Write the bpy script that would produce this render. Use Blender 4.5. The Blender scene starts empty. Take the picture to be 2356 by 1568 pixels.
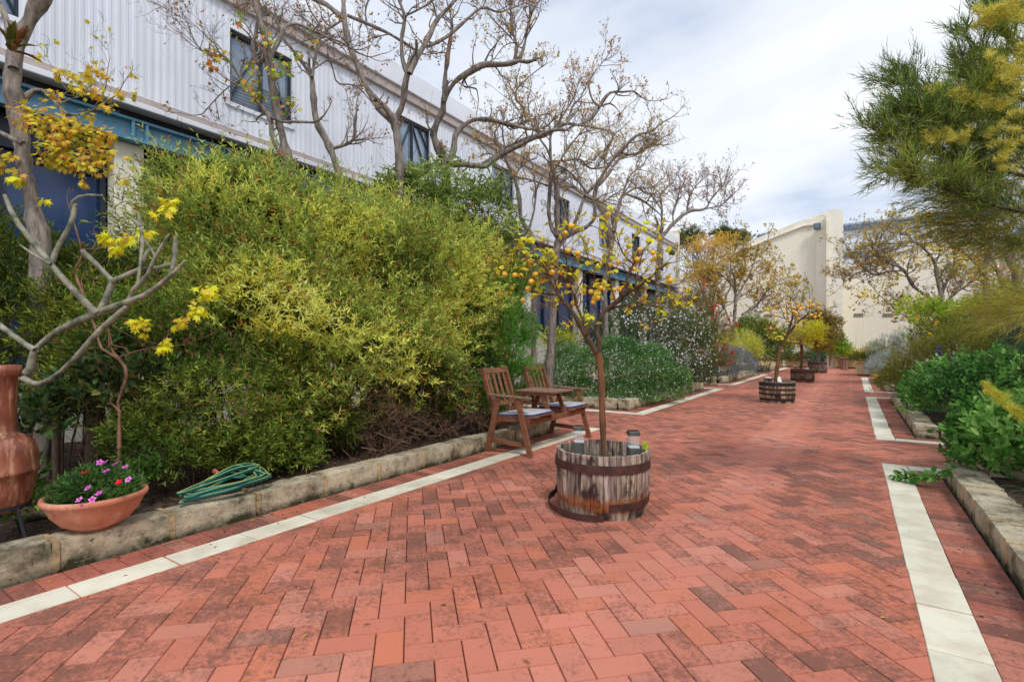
import bpy, math, random
import numpy as np
from math import radians as R_, sin, cos, tan, pi, sqrt
from mathutils import Vector

# ------------------------------------------------------------------ camera
F_PX, CX, HY, CAMH = 1170.0, 1178.0, 797.0, 1.2      # measured on the photo at 2356 px width
YAW = R_(33.9)
scene = bpy.context.scene
col = scene.collection
cam_d = bpy.data.cameras.new('camera')
cam_d.sensor_width = 36.0
cam_d.lens = 36.0 * F_PX / 2356.0
cam_d.shift_y = 13.0 / 2356.0
cam_d.clip_end = 500.0
cam_d.dof.use_dof = True
cam_d.dof.focus_distance = 5.6
cam_d.dof.aperture_fstop = 4.0
cam = bpy.data.objects.new('camera', cam_d)
col.objects.link(cam)
cam.location = (0, 0, CAMH)
cam.rotation_euler = (R_(90), 0, YAW)
scene.camera = cam

# ------------------------------------------------------------------ world, sun, exposure
SUN_EL, SUN_AZ = 52.0, 128.0          # azimuth: degrees clockwise from +Y
world = bpy.data.worlds.new('World')
scene.world = world
world.use_nodes = True
nt = world.node_tree
nt.nodes.clear()
wN = lambda t: nt.nodes.new(t)
sky = wN('ShaderNodeTexSky'); sky.sky_type = 'NISHITA'; sky.sun_disc = False
sky.sun_elevation = R_(SUN_EL); sky.sun_rotation = R_(SUN_AZ)
bgs = wN('ShaderNodeBackground'); bgs.inputs['Strength'].default_value = 0.15
nt.links.new(sky.outputs[0], bgs.inputs['Color'])
tc = wN('ShaderNodeTexCoord')
sep = wN('ShaderNodeSeparateXYZ'); nt.links.new(tc.outputs['Generated'], sep.inputs[0])
def wmath(op, a, b=None):
    m = wN('ShaderNodeMath'); m.operation = op
    for i, v in enumerate((a, b)):
        if v is None: continue
        if isinstance(v, (int, float)): m.inputs[i].default_value = v
        else: nt.links.new(v, m.inputs[i])
    return m.outputs[0]
zz = wmath('ADD', wmath('MAXIMUM', sep.outputs['Z'], 0.0), 0.32)
comb = wN('ShaderNodeCombineXYZ')
nt.links.new(wmath('DIVIDE', sep.outputs['X'], zz), comb.inputs[0])
nt.links.new(wmath('DIVIDE', sep.outputs['Y'], zz), comb.inputs[1])
n1 = wN('ShaderNodeTexNoise'); n1.inputs['Scale'].default_value = 1.25; n1.inputs['Detail'].default_value = 7
n1.inputs['Roughness'].default_value = 0.48; n1.inputs['Distortion'].default_value = 0.35
mp = wN('ShaderNodeMapping'); mp.inputs['Location'].default_value = (3.1, 7.45, 0); mp.inputs['Scale'].default_value = (1.0, 1.0, 1)
nt.links.new(comb.outputs[0], mp.inputs[0]); nt.links.new(mp.outputs[0], n1.inputs['Vector'])
rmp = wN('ShaderNodeValToRGB')
el = rmp.color_ramp.elements
el[0].position = 0.33; el[0].color = (0.38, 0.47, 0.65, 1)
el[1].position = 0.70; el[1].color = (0.86, 0.88, 0.91, 1)
e = el.new(0.44); e.color = (0.60, 0.66, 0.76, 1)
e = el.new(0.54); e.color = (0.73, 0.77, 0.84, 1)
n2w = wN('ShaderNodeTexNoise'); n2w.inputs['Scale'].default_value = 4.2; n2w.inputs['Detail'].default_value = 6; n2w.inputs['Roughness'].default_value = 0.5
mp2 = wN('ShaderNodeMapping'); mp2.inputs['Rotation'].default_value = (0, 0, 0.6); mp2.inputs['Scale'].default_value = (0.45, 1.3, 1)
nt.links.new(comb.outputs[0], mp2.inputs[0]); nt.links.new(mp2.outputs[0], n2w.inputs['Vector'])
den = wmath('ADD', n1.outputs['Fac'], wmath('MULTIPLY', wmath('SUBTRACT', n2w.outputs['Fac'], 0.5), 0.42))
low = wmath('MAXIMUM', wmath('SUBTRACT', 0.46, sep.outputs['Z']), 0.0)
den = wmath('ADD', den, wmath('MULTIPLY', low, 0.42))
nt.links.new(den, rmp.inputs[0])
bgc = wN('ShaderNodeBackground'); bgc.inputs['Strength'].default_value = 1.0
nt.links.new(rmp.outputs[0], bgc.inputs['Color'])
mix = wN('ShaderNodeMixShader'); mix.inputs[0].default_value = 0.9
nt.links.new(bgs.outputs[0], mix.inputs[1]); nt.links.new(bgc.outputs[0], mix.inputs[2])
wo = wN('ShaderNodeOutputWorld'); nt.links.new(mix.outputs[0], wo.inputs[0])

sun_d = bpy.data.lights.new('sun', 'SUN'); sun_d.energy = 1.5; sun_d.angle = R_(12); sun_d.color = (1.0, 0.96, 0.9)
sun = bpy.data.objects.new('sun', sun_d); col.objects.link(sun)
sun.rotation_euler = (R_(90 - SUN_EL), 0, R_(180 - SUN_AZ))
sun.location = (0, 0, 20)
scene.view_settings.view_transform = 'Standard'
scene.view_settings.look = 'None'
scene.view_settings.gamma = 1.0
scene.view_settings.exposure = 0.34
scene.cycles.max_bounces = 6
scene.cycles.transparent_max_bounces = 6

# ------------------------------------------------------------------ projection helpers (photo pixels -> world points)
FW = np.array([-sin(YAW), cos(YAW), 0.0]); RT = np.array([cos(YAW), sin(YAW), 0.0]); CP = np.array([0, 0, CAMH])
def ray(px, py): return FW + RT * ((px - CX) / F_PX) + np.array([0, 0, (HY - py) / F_PX])
def atD(px, py, D): return CP + ray(px, py) * D
def atZ(px, py, z=0.0):
    return CP + ray(px, py) * ((z - CAMH) / ray(px, py)[2])
def atX(px, py, X):
    r = ray(px, py); return CP + r * (X / r[0])
def crop(ox, oy, s): return lambda x, y: ((ox + x / s) / 1.7385, (oy + y / s) / 1.7385)
C1 = crop(0, 0, 1.531); C2 = crop(1024, 0, 1.531); C3 = crop(1900, 0, 1.4255); C4 = crop(0, 1300, 1.4255)
C5 = crop(1800, 700, 1.568); C6 = crop(2600, 800, 1.742); C7 = crop(3300, 700, 1.568)
CD = crop(2900, 1200, 3.92); CF = crop(0, 700, 1.96); CR = crop(3300, 0, 1.742)

def S(r, g, b):
    f = lambda c: ((c / 255 + 0.055) / 1.055) ** 2.4 if c > 10 else c / 255 / 12.92
    return (f(r), f(g), f(b))

# ------------------------------------------------------------------ tagging
def tag(o, label=None, cat=None, group=None, kind=None):
    if label: o['label'] = label
    if cat: o['category'] = cat
    if group: o['group'] = group
    if kind: o['kind'] = kind
    return o
def thing(name, label, cat, loc, group=None):
    o = bpy.data.objects.new(name, None); col.objects.link(o)
    o.empty_display_size = 0.1
    o.location = tuple(float(v) for v in loc)
    return tag(o, label, cat, group)

# ------------------------------------------------------------------ numpy mesh helpers
def mesh_obj(name, V, faces, mats, parent=None, colr=None, dirt=None, smooth=False, midx=None, loc=None):
    """faces: list of int arrays (n,k). V world coordinates."""
    V = np.asarray(V, dtype=np.float64)
    base = np.array(parent.location) if parent is not None else (np.array(loc, dtype=float) if loc is not None else np.zeros(3))
    if parent is not None and parent.parent is not None: base = base + np.array(parent.parent.location)
    V = V - base
    me = bpy.data.meshes.new(name)
    faces = [np.asarray(f, dtype=np.int32) for f in faces if len(f)]
    nl = sum(f.size for f in faces); nf = sum(len(f) for f in faces)
    me.vertices.add(len(V)); me.vertices.foreach_set('co', V.astype(np.float32).ravel())
    me.loops.add(nl); me.loops.foreach_set('vertex_index', np.concatenate([f.ravel() for f in faces]))
    me.polygons.add(nf)
    tot = np.concatenate([np.full(len(f), f.shape[1], dtype=np.int32) for f in faces])
    st = np.zeros(nf, dtype=np.int32); st[1:] = np.cumsum(tot)[:-1]
    me.polygons.foreach_set('loop_start', st); me.polygons.foreach_set('loop_total', tot)
    if midx is not None: me.polygons.foreach_set('material_index', np.asarray(midx, dtype=np.int32))
    me.update(calc_edges=True)
    me.polygons.foreach_set('use_smooth', np.full(nf, bool(smooth)))
    if colr is not None:
        a = me.color_attributes.new('Col', 'FLOAT_COLOR', 'POINT')
        c = np.ones((len(V), 4), dtype=np.float32); c[:, :3] = colr
        a.data.foreach_set('color', c.ravel())
    if dirt is not None:
        a = me.attributes.new('dirt', 'FLOAT', 'POINT'); a.data.foreach_set('value', np.asarray(dirt, dtype=np.float32))
    for m in (mats if isinstance(mats, (list, tuple)) else [mats]): me.materials.append(m)
    o = bpy.data.objects.new(name, me); col.objects.link(o)
    if parent is not None: o.parent = parent
    elif loc is not None: o.location = tuple(float(v) for v in loc)
    return o

class MB:
    """collects boxes, beams, tubes and lathes into one mesh"""
    def __init__(s): s.V = []; s.F = {}; s.n = 0; s.C = []
    def add(s, V, F, c=(1, 1, 1)):
        V = np.asarray(V, float)
        for f in F:
            s.F.setdefault(len(f), []).append([i + s.n for i in f])
        s.V.append(V); s.n += len(V)
        c = np.asarray(c, float); s.C.append(np.broadcast_to(c, (len(V), 3)) if c.ndim == 1 else c)
    def addn(s, V, F, c=(1, 1, 1)):
        V = np.asarray(V, float); F = np.asarray(F)
        s.F.setdefault(F.shape[1], []).extend((F + s.n).tolist())
        s.V.append(V); s.n += len(V)
        c = np.asarray(c, float); s.C.append(np.broadcast_to(c, (len(V), 3)) if c.ndim == 1 else c)
    def box(s, c, d, rz=0.0, colr=(1, 1, 1), R=None):
        c = np.asarray(c, float); d = np.asarray(d, float) / 2
        P = np.array([[x, y, z] for z in (-1, 1) for y in (-1, 1) for x in (-1, 1)], float) * d
        if R is not None: P = P @ np.asarray(R).T
        elif rz: P = P @ np.array([[cos(rz), sin(rz), 0], [-sin(rz), cos(rz), 0], [0, 0, 1]])
        s.add(P + c, [(0, 2, 3, 1), (4, 5, 7, 6), (0, 1, 5, 4), (2, 6, 7, 3), (0, 4, 6, 2), (1, 3, 7, 5)], colr)
    def bx(s, x0, x1, y0, y1, z0, z1, colr=(1, 1, 1)):
        s.box(((x0 + x1) / 2, (y0 + y1) / 2, (z0 + z1) / 2), (abs(x1 - x0), abs(y1 - y0), abs(z1 - z0)), 0, colr)
    def beam(s, a, b, w, t, side=(0, 1, 0), colr=(1, 1, 1)):
        """w = size along 'side', t = size across both"""
        a = np.asarray(a, float); b = np.asarray(b, float); d = b - a; L = np.linalg.norm(d); d /= L
        sd = np.asarray(side, float); sd = sd - d * sd.dot(d); sd /= np.linalg.norm(sd); up = np.cross(d, sd)
        s.box((a + b) / 2, (L, w, t), R=np.stack([d, sd, up], 1), colr=colr)
    def prism(s, pts, axis, a0, a1, colr=(1, 1, 1)):
        """extrude polygon pts (2D) along axis (0,1,2) from a0 to a1"""
        n = len(pts); V = []
        for a in (a0, a1):
            for p in pts:
                q = [p[0], p[1]]; q.insert(axis, a); V.append(q)
        F = [tuple(range(n))[::-1], tuple(range(n, 2 * n))] + [(i, (i + 1) % n, (i + 1) % n + n, i + n) for i in range(n)]
        s.add(V, F, colr)
    def lathe(s, prof, c, seg=32, colr=(1, 1, 1), close=False):
        V = []; n = len(prof)
        for (r, z) in prof:
            for k in range(seg):
                a = 2 * pi * k / seg; V.append((c[0] + r * cos(a), c[1] + r * sin(a), c[2] + z))
        F = [(i * seg + k, i * seg + (k + 1) % seg, (i + 1) * seg + (k + 1) % seg, (i + 1) * seg + k) for i in range(n - 1) for k in range(seg)]
        if close: F.append(tuple(range((n - 1) * seg, n * seg))); F.append(tuple(range(seg))[::-1])
        s.add(V, F, colr)
    def tube(s, pts, r, seg=8, colr=(1, 1, 1), closed=False):
        P = np.asarray(pts, float); r = np.broadcast_to(np.asarray(r, float), (len(P),))
        V, F = tubes(P[None], r[None], seg)
        s.addn(V, F, colr)
    def ball(s, c, r, nu=10, nv=7, colr=(1, 1, 1)):
        r = np.broadcast_to(np.asarray(r, float), (3,))
        V = [(c[0], c[1], c[2] - r[2])]
        for j in range(1, nv):
            t = -pi / 2 + pi * j / nv
            for k in range(nu):
                a = 2 * pi * k / nu; V.append((c[0] + r[0] * cos(t) * cos(a), c[1] + r[1] * cos(t) * sin(a), c[2] + r[2] * sin(t)))
        V.append((c[0], c[1], c[2] + r[2])); top = len(V) - 1
        F = [(0, 1 + (k + 1) % nu, 1 + k) for k in range(nu)]
        for j in range(nv - 2):
            o = 1 + j * nu
            F += [(o + k, o + (k + 1) % nu, o + nu + (k + 1) % nu, o + nu + k) for k in range(nu)]
        o = 1 + (nv - 2) * nu
        F += [(o + k, o + (k + 1) % nu, top) for k in range(nu)]
        s.add(V, F, colr)
    def build(s, name, mat, parent=None, smooth=False, bevel=0.0, usecol=False, loc=None):
        V = np.concatenate(s.V)
        o = mesh_obj(name, V, [np.array(v) for v in s.F.values()], mat, parent, colr=np.concatenate(s.C) if usecol else None, smooth=smooth, loc=loc)
        if bevel:
            m = o.modifiers.new('bevel', 'BEVEL'); m.width = bevel; m.segments = 2; m.limit_method = 'ANGLE'
        return o

def unit(v): return v / np.maximum(np.linalg.norm(v, axis=-1, keepdims=True), 1e-9)
def tubes(P, R, seg=5):
    """P (N,K,3), R (N,K) -> verts, quads"""
    N, K, _ = P.shape
    T = np.empty_like(P); T[:, 1:-1] = P[:, 2:] - P[:, :-2]; T[:, 0] = P[:, 1] - P[:, 0]; T[:, -1] = P[:, -1] - P[:, -2]
    T = unit(T)
    ref = np.where(np.abs(T[:, :1, 2:3]) > 0.8, np.array([1.0, 0, 0]), np.array([0, 0, 1.0]))
    ref = np.broadcast_to(ref, T.shape)
    A = unit(np.cross(T, ref)); B = np.cross(T, A)
    ang = np.arange(seg) * 2 * pi / seg
    V = P[:, :, None] + (A[:, :, None] * np.cos(ang)[:, None] + B[:, :, None] * np.sin(ang)[:, None]) * R[:, :, None, None]
    idx = np.arange(N * K * seg).reshape(N, K, seg)
    a = idx[:, :-1]; b = np.roll(a, -1, 2); d = idx[:, 1:]; c = np.roll(d, -1, 2)
    F = np.stack([a, b, c, d], -1).reshape(-1, 4)
    return V.reshape(-1, 3), F
def catmull(P, m):
    """resample polyline (n,d) to about m points"""
    P = np.asarray(P, float)
    if len(P) == 2: 
        t = np.linspace(0, 1, m)[:, None]; return P[0] * (1 - t) + P[1] * t
    Q = np.vstack([2 * P[0] - P[1], P, 2 * P[-1] - P[-2]]); n = len(P) - 1
    t = np.linspace(0, n - 1e-6, m); i = t.astype(int); u = (t - i)[:, None]
    p0, p1, p2, p3 = Q[i], Q[i + 1], Q[i + 2], Q[i + 3]
    return 0.5 * ((2 * p1) + (-p0 + p2) * u + (2 * p0 - 5 * p1 + 4 * p2 - p3) * u ** 2 + (-p0 + 3 * p1 - 3 * p2 + p3) * u ** 3)
_r = np.random.RandomState(7)
_W = _r.normal(size=(24, 3)); _PH = _r.uniform(0, 6.28, 24)
def n3(P, scale, seed=0):
    """smooth pseudo noise about -1..1"""
    P = np.asarray(P, float) * scale + seed * 3.17
    o = 0
    for i in range(8):
        j = (i + seed * 5) % 24
        o = o + np.sin(P @ _W[j] * (0.7 + 0.22 * i) + _PH[j] + 0.9 * np.sin(P @ _W[(j + 7) % 24] + _PH[(j + 3) % 24]))
    return o / 4.0
def rnd(rs, n): return unit(rs.normal(size=(n, 3)))

# ------------------------------------------------------------------ materials
def nodes(name):
    m = bpy.data.materials.new(name); m.use_nodes = True; t = m.node_tree
    b = t.nodes['Principled BSDF']; return m, t, b
def N(t, typ, **kw):
    n = t.nodes.new(typ)
    for k, v in kw.items():
        if k in n.inputs: n.inputs[k].default_value = v
        else: setattr(n, k, v)
    return n
def noise(t, scale, detail=4, rough=0.55, vec=None, sc3=None, coord='Object', dist=0.0):
    n = N(t, 'ShaderNodeTexNoise', Scale=scale, Detail=detail, Roughness=rough, Distortion=dist)
    if vec is None:
        tcn = t.nodes.new('ShaderNodeTexCoord'); vec = tcn.outputs[coord]
    if sc3:
        mpn = t.nodes.new('ShaderNodeMapping'); mpn.inputs['Scale'].default_value = sc3
        t.links.new(vec, mpn.inputs[0]); vec = mpn.outputs[0]
    t.links.new(vec, n.inputs['Vector']); return n.outputs['Fac']
def ramp(t, src, stops):
    r = t.nodes.new('ShaderNodeValToRGB'); e = r.color_ramp.elements
    while len(e) < len(stops): e.new(0.5)
    for k, (p, c) in enumerate(stops):
        e[k].position = p; e[k].color = (*c, 1) if len(c) == 3 else c
    t.links.new(src, r.inputs[0]); return r.outputs[0]
def mixc(t, fac, a, b, mode='MIX'):
    m = t.nodes.new('ShaderNodeMix'); m.data_type = 'RGBA'; m.blend_type = mode; m.clamp_factor = True
    for i, v in ((0, fac), (6, a), (7, b)):
        if hasattr(v, 'links'): t.links.new(v, m.inputs[i])
        elif isinstance(v, (int, float)): m.inputs[i].default_value = v
        else: m.inputs[i].default_value = (*v, 1)
    return m.outputs[2]
def mth(t, op, a, b=0.0, clamp=False):
    m = t.nodes.new('ShaderNodeMath'); m.operation = op; m.use_clamp = clamp
    for i, v in enumerate((a, b)):
        if hasattr(v, 'links'): t.links.new(v, m.inputs[i])
        else: m.inputs[i].default_value = v
    return m.outputs[0]
def bump(t, b, src, strength=0.3, dist=0.01):
    n = N(t, 'ShaderNodeBump', Strength=strength, Distance=dist); t.links.new(src, n.inputs['Height']); t.links.new(n.outputs[0], b.inputs['Normal'])
def attr(t, name):
    a = t.nodes.new('ShaderNodeAttribute'); a.attribute_name = name; return a
def K(v): return ((0.0, 0.0, 0.0), (1.0, 1.0, 1.0))[v]

def simple(name, c1, c2=None, scale=8, rough=0.6, bmp=0.0, bscale=40, metal=0.0, sc3=None, spec=0.5, lo=0.35, hi=0.65, detail=5):
    m, t, b = nodes(name)
    b.inputs['Roughness'].default_value = rough; b.inputs['Metallic'].default_value = metal
    b.inputs['Specular IOR Level'].default_value = spec
    if c2 is None: b.inputs['Base Color'].default_value = (*c1, 1)
    else:
        f = noise(t, scale, detail, 0.6, sc3=sc3)
        t.links.new(ramp(t, f, [(lo, c1), (hi, c2)]), b.inputs['Base Color'])
    if bmp: bump(t, b, noise(t, bscale, 6, 0.65, sc3=sc3), bmp)
    return m

def leaf_mat(name, trans=0.35, rough=0.5):
    m, t, b = nodes(name)
    a = attr(t, 'Col')
    b.inputs['Roughness'].default_value = rough; b.inputs['Specular IOR Level'].default_value = 0.35
    t.links.new(a.outputs['Color'], b.inputs['Base Color'])
    tr = t.nodes.new('ShaderNodeBsdfTranslucent'); t.links.new(a.outputs['Color'], tr.inputs['Color'])
    mx = t.nodes.new('ShaderNodeMixShader'); mx.inputs[0].default_value = trans
    t.links.new(b.outputs[0], mx.inputs[1]); t.links.new(tr.outputs[0], mx.inputs[2])
    t.links.new(mx.outputs[0], t.nodes['Material Output'].inputs['Surface'])
    return m
M = {}
M['leaf'] = leaf_mat('leaf')
M['petal'] = leaf_mat('petal', 0.25, 0.6)
M['bark'] = simple('bark_grey', S(92, 84, 78), S(160, 148, 138), 26, 0.85, 0.8, 60, sc3=(1, 1, 0.22), detail=8)
M['bark_brown'] = simple('bark_brown', S(98, 66, 44), S(142, 98, 64), 16, 0.75, 0.35, 70, sc3=(1, 1, 0.3))
M['bark_red'] = simple('bark_reddish', S(122, 84, 66), S(160, 118, 92), 16, 0.7, 0.2, 70)
M['bark_frangi'] = simple('bark_frangipani', S(84, 90, 76), S(168, 164, 142), 16, 0.6, 0.35, 50, detail=8)
M['bark_dark'] = simple('bark_dark', S(70, 54, 42), S(104, 82, 62), 16, 0.85, 0.3, 70)
M['deadtwig'] = simple('dead_twigs', S(96, 70, 54), S(148, 118, 94), 12, 0.85)

# brick pavers
m, t, b = nodes('clay_pavers'); M['brick'] = m
a = attr(t, 'Col'); d = attr(t, 'dirt')
sp = noise(t, 36, 8, 0.86); sp2 = noise(t, 6, 4, 0.6)
thr = mth(t, 'ADD', mth(t, 'MULTIPLY', mth(t, 'SUBTRACT', sp, 0.5), 7.0), mth(t, 'MULTIPLY', mth(t, 'SUBTRACT', sp2, 0.5), 3.0))
f = mth(t, 'ADD', mth(t, 'ADD', thr, mth(t, 'MULTIPLY', mth(t, 'SUBTRACT', d.outputs['Fac'], 0.5), 1.5)), 0.30, True)
c = mixc(t, noise(t, 160, 3, 0.6), a.outputs['Color'], S(236, 150, 122))
c = mixc(t, 0.72, c, a.outputs['Color'])
c = mixc(t, mth(t, 'MULTIPLY', f, 0.70), c, S(92, 70, 62))
big = ramp(t, noise(t, 0.55, 3, 0.5), [(0.35, (0.86, 0.84, 0.84)), (0.65, (1.06, 1.04, 1.03))])
c = mixc(t, 1.0, c, big, 'MULTIPLY')
t.links.new(c, b.inputs['Base Color']); b.inputs['Roughness'].default_value = 0.82; b.inputs['Specular IOR Level'].default_value = 0.35
bump(t, b, sp, 0.35, 0.004)
M['joint'] = simple('joint_sand', S(62, 46, 38), S(104, 74, 56), 20, 0.95)
m, t, b = nodes('white_slabs'); M['slab'] = m
c = ramp(t, noise(t, 4, 6, 0.6), [(0.3, S(204, 196, 172)), (0.55, S(232, 226, 206)), (0.8, S(240, 236, 220))])
dk = ramp(t, noise(t, 38, 6, 0.8), [(0.60, K(0)), (0.74, K(1))])
c = mixc(t, mth(t, 'MULTIPLY', dk, 0.55), c, S(140, 132, 112))
c = mixc(t, 0.9, c, attr(t, 'Col').outputs['Color'], 'MULTIPLY')
t.links.new(c, b.inputs['Base Color']); b.inputs['Roughness'].default_value = 0.8
bump(t, b, noise(t, 90, 5, 0.7), 0.25, 0.003)
m, t, b = nodes('limestone'); M['lime'] = m
c = ramp(t, noise(t, 5, 7, 0.62), [(0.3, S(150, 140, 118)), (0.5, S(204, 192, 166)), (0.72, S(230, 218, 190))])
pit = ramp(t, noise(t, 26, 6, 0.75), [(0.56, K(0)), (0.66, K(1))])
c = mixc(t, mth(t, 'MULTIPLY', pit, 0.85), c, S(70, 64, 50))
mo = ramp(t, noise(t, 3.2, 6, 0.7), [(0.50, K(0)), (0.62, K(1))])
sx = t.nodes.new('ShaderNodeSeparateXYZ'); tcn = t.nodes.new('ShaderNodeTexCoord'); t.links.new(tcn.outputs['Object'], sx.inputs[0])
low = mth(t, 'SUBTRACT', 1.0, mth(t, 'MULTIPLY', sx.outputs['Z'], 16), True)
mo2 = mth(t, 'MULTIPLY', mth(t, 'ADD', mth(t, 'MULTIPLY', mo, 0.95), low), mth(t, 'MULTIPLY', noise(t, 14, 6, 0.75), 1.5), True)
c = mixc(t, mo2, c, S(66, 66, 40))
c = mixc(t, 1.0, c, attr(t, 'Col').outputs['Color'], 'MULTIPLY')
t.links.new(c, b.inputs['Base Color']); b.inputs['Roughness'].default_value = 0.92
bump(t, b, noise(t, 30, 8, 0.75), 0.9, 0.02)
M['soil'] = simple('bark_mulch', S(40, 30, 24), S(96, 74, 58), 24, 0.95, 1.0, 34, detail=8)
M['cream'] = simple('cream_render', S(234, 228, 210), S(246, 241, 226), 1.6, 0.85, 0.15, 50, detail=8)
M['white_metal'] = simple('white_flashing', S(222, 226, 236), S(232, 235, 243), 1.2, 0.5)
M['fascia'] = simple('taupe_flashing', S(168, 156, 152), S(182, 170, 164), 2, 0.6)
M['blue'] = simple('blue_painted_steel', S(66, 120, 150), S(98, 150, 176), 1.4, 0.45, detail=8)
M['navy'] = simple('navy_frames', S(28, 42, 60), None, rough=0.45)
M['dark'] = simple('dark_recess', S(34, 34, 40), None, rough=0.8)
m, t, b = nodes('ground_window_glass'); M['glass_blue'] = m
b.inputs['Base Color'].default_value = (*S(32, 60, 104), 1); b.inputs['Roughness'].default_value = 0.12; b.inputs['Specular IOR Level'].default_value = 0.5
m, t, b = nodes('upper_window_glass'); M['glass_grey'] = m
c = ramp(t, noise(t, 1.5, 3, 0.5), [(0.3, S(110, 126, 146)), (0.7, S(160, 176, 190))])
t.links.new(c, b.inputs['Base Color']); b.inputs['Roughness'].default_value = 0.12; b.inputs['Metallic'].default_value = 0.35
m, t, b = nodes('corrugated_sheet'); M['corr'] = m
c = ramp(t, noise(t, 0.9, 5, 0.6), [(0.3, S(220, 225, 238)), (0.7, S(232, 236, 246))])
stk = ramp(t, noise(t, 1.0, 6, 0.65, sc3=(1, 5.0, 0.35)), [(0.42, (0.90, 0.90, 0.89)), (0.58, (1, 1, 1))])
c = mixc(t, 1.0, c, stk, 'MULTIPLY')
t.links.new(c, b.inputs['Base Color']); b.inputs['Roughness'].default_value = 0.42
# painted brick end wall
m, t, b = nodes('painted_brick'); M['pbrick'] = m
tcn = t.nodes.new('ShaderNodeTexCoord'); mpn = t.nodes.new('ShaderNodeMapping'); mpn.inputs['Rotation'].default_value = (R_(90), 0, 0)
t.links.new(tcn.outputs['Object'], mpn.inputs[0])
br = N(t, 'ShaderNodeTexBrick', Scale=1.0); br.inputs['Mortar Size'].default_value = 0.008; br.inputs['Brick Width'].default_value = 0.24; br.inputs['Row Height'].default_value = 0.086
br.inputs['Mortar Smooth'].default_value = 0.6
t.links.new(mpn.outputs[0], br.inputs['Vector'])
c = ramp(t, noise(t, 0.5, 8, 0.62), [(0.3, S(238, 231, 210)), (0.6, S(248, 243, 226)), (0.8, S(242, 236, 220))])
c = mixc(t, mth(t, 'MULTIPLY', br.outputs['Fac'], 0.42), c, S(176, 162, 132))
st = ramp(t, noise(t, 2.0, 5, 0.6, sc3=(1.6, 1, 0.12)), [(0.62, K(0)), (0.72, K(1))])
c = mixc(t, mth(t, 'MULTIPLY', st, 0.22), c, S(188, 166, 112))
t.links.new(c, b.inputs['Base Color']); b.inputs['Roughness'].default_value = 0.85
bump(t, b, mth(t, 'SUBTRACT', 1.0, br.outputs['Fac']), 0.5, 0.01)
m, t, b = nodes('terracotta'); M['terracotta'] = m
c = ramp(t, noise(t, 5, 8, 0.65), [(0.3, S(182, 108, 80)), (0.6, S(212, 140, 110))])
c = mixc(t, mth(t, 'MULTIPLY', ramp(t, noise(t, 11, 8, 0.75), [(0.52, K(0)), (0.66, K(1))]), 0.5), c, S(222, 196, 176))
c = mixc(t, mth(t, 'MULTIPLY', ramp(t, noise(t, 1.0, 6, 0.7, sc3=(24, 24, 5)), [(0.56, K(0)), (0.66, K(1))]), 0.45), c, S(120, 84, 62))
t.links.new(c, b.inputs['Base Color']); b.inputs['Roughness'].default_value = 0.85; bump(t, b, noise(t, 70, 5, 0.6), 0.2, 0.003)
m, t, b = nodes('glazed_rust_clay'); M['chim'] = m
c = ramp(t, noise(t, 5, 6, 0.65, sc3=(1, 1, 0.45)), [(0.32, S(80, 44, 32)), (0.5, S(132, 74, 54)), (0.72, S(188, 128, 98))])
c = mixc(t, mth(t, 'MULTIPLY', ramp(t, noise(t, 1.0, 7, 0.7, sc3=(30, 30, 4)), [(0.50, K(0)), (0.66, K(1))]), 0.55), c, S(222, 176, 140))
t.links.new(c, b.inputs['Base Color']); b.inputs['Roughness'].default_value = 0.4
bump(t, b, noise(t, 9, 4, 0.5, sc3=(1, 1, 0.3)), 0.2, 0.01)
m, t, b = nodes('oiled_timber'); M['timber'] = m
c = ramp(t, noise(t, 7, 6, 0.65, sc3=(1, 1, 5)), [(0.25, S(92, 58, 40)), (0.5, S(132, 86, 60)), (0.8, S(164, 114, 82))])
t.links.new(c, b.inputs['Base Color']); b.inputs['Roughness'].default_value = 0.6
bump(t, b, noise(t, 40, 5, 0.6, sc3=(1, 1, 5)), 0.15, 0.003)
M['timber_worn'] = simple('worn_timber', S(112, 78, 62), S(158, 126, 108), 9, 0.75, 0.2, 50, sc3=(4, 1, 1))
M['cushion'] = simple('grey_blue_fabric', S(158, 160, 168), S(186, 188, 192), 12, 0.9, 0.15, 90)
M['piping'] = simple('slate_blue_edge', S(72, 76, 122), None, rough=0.85)
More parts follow.
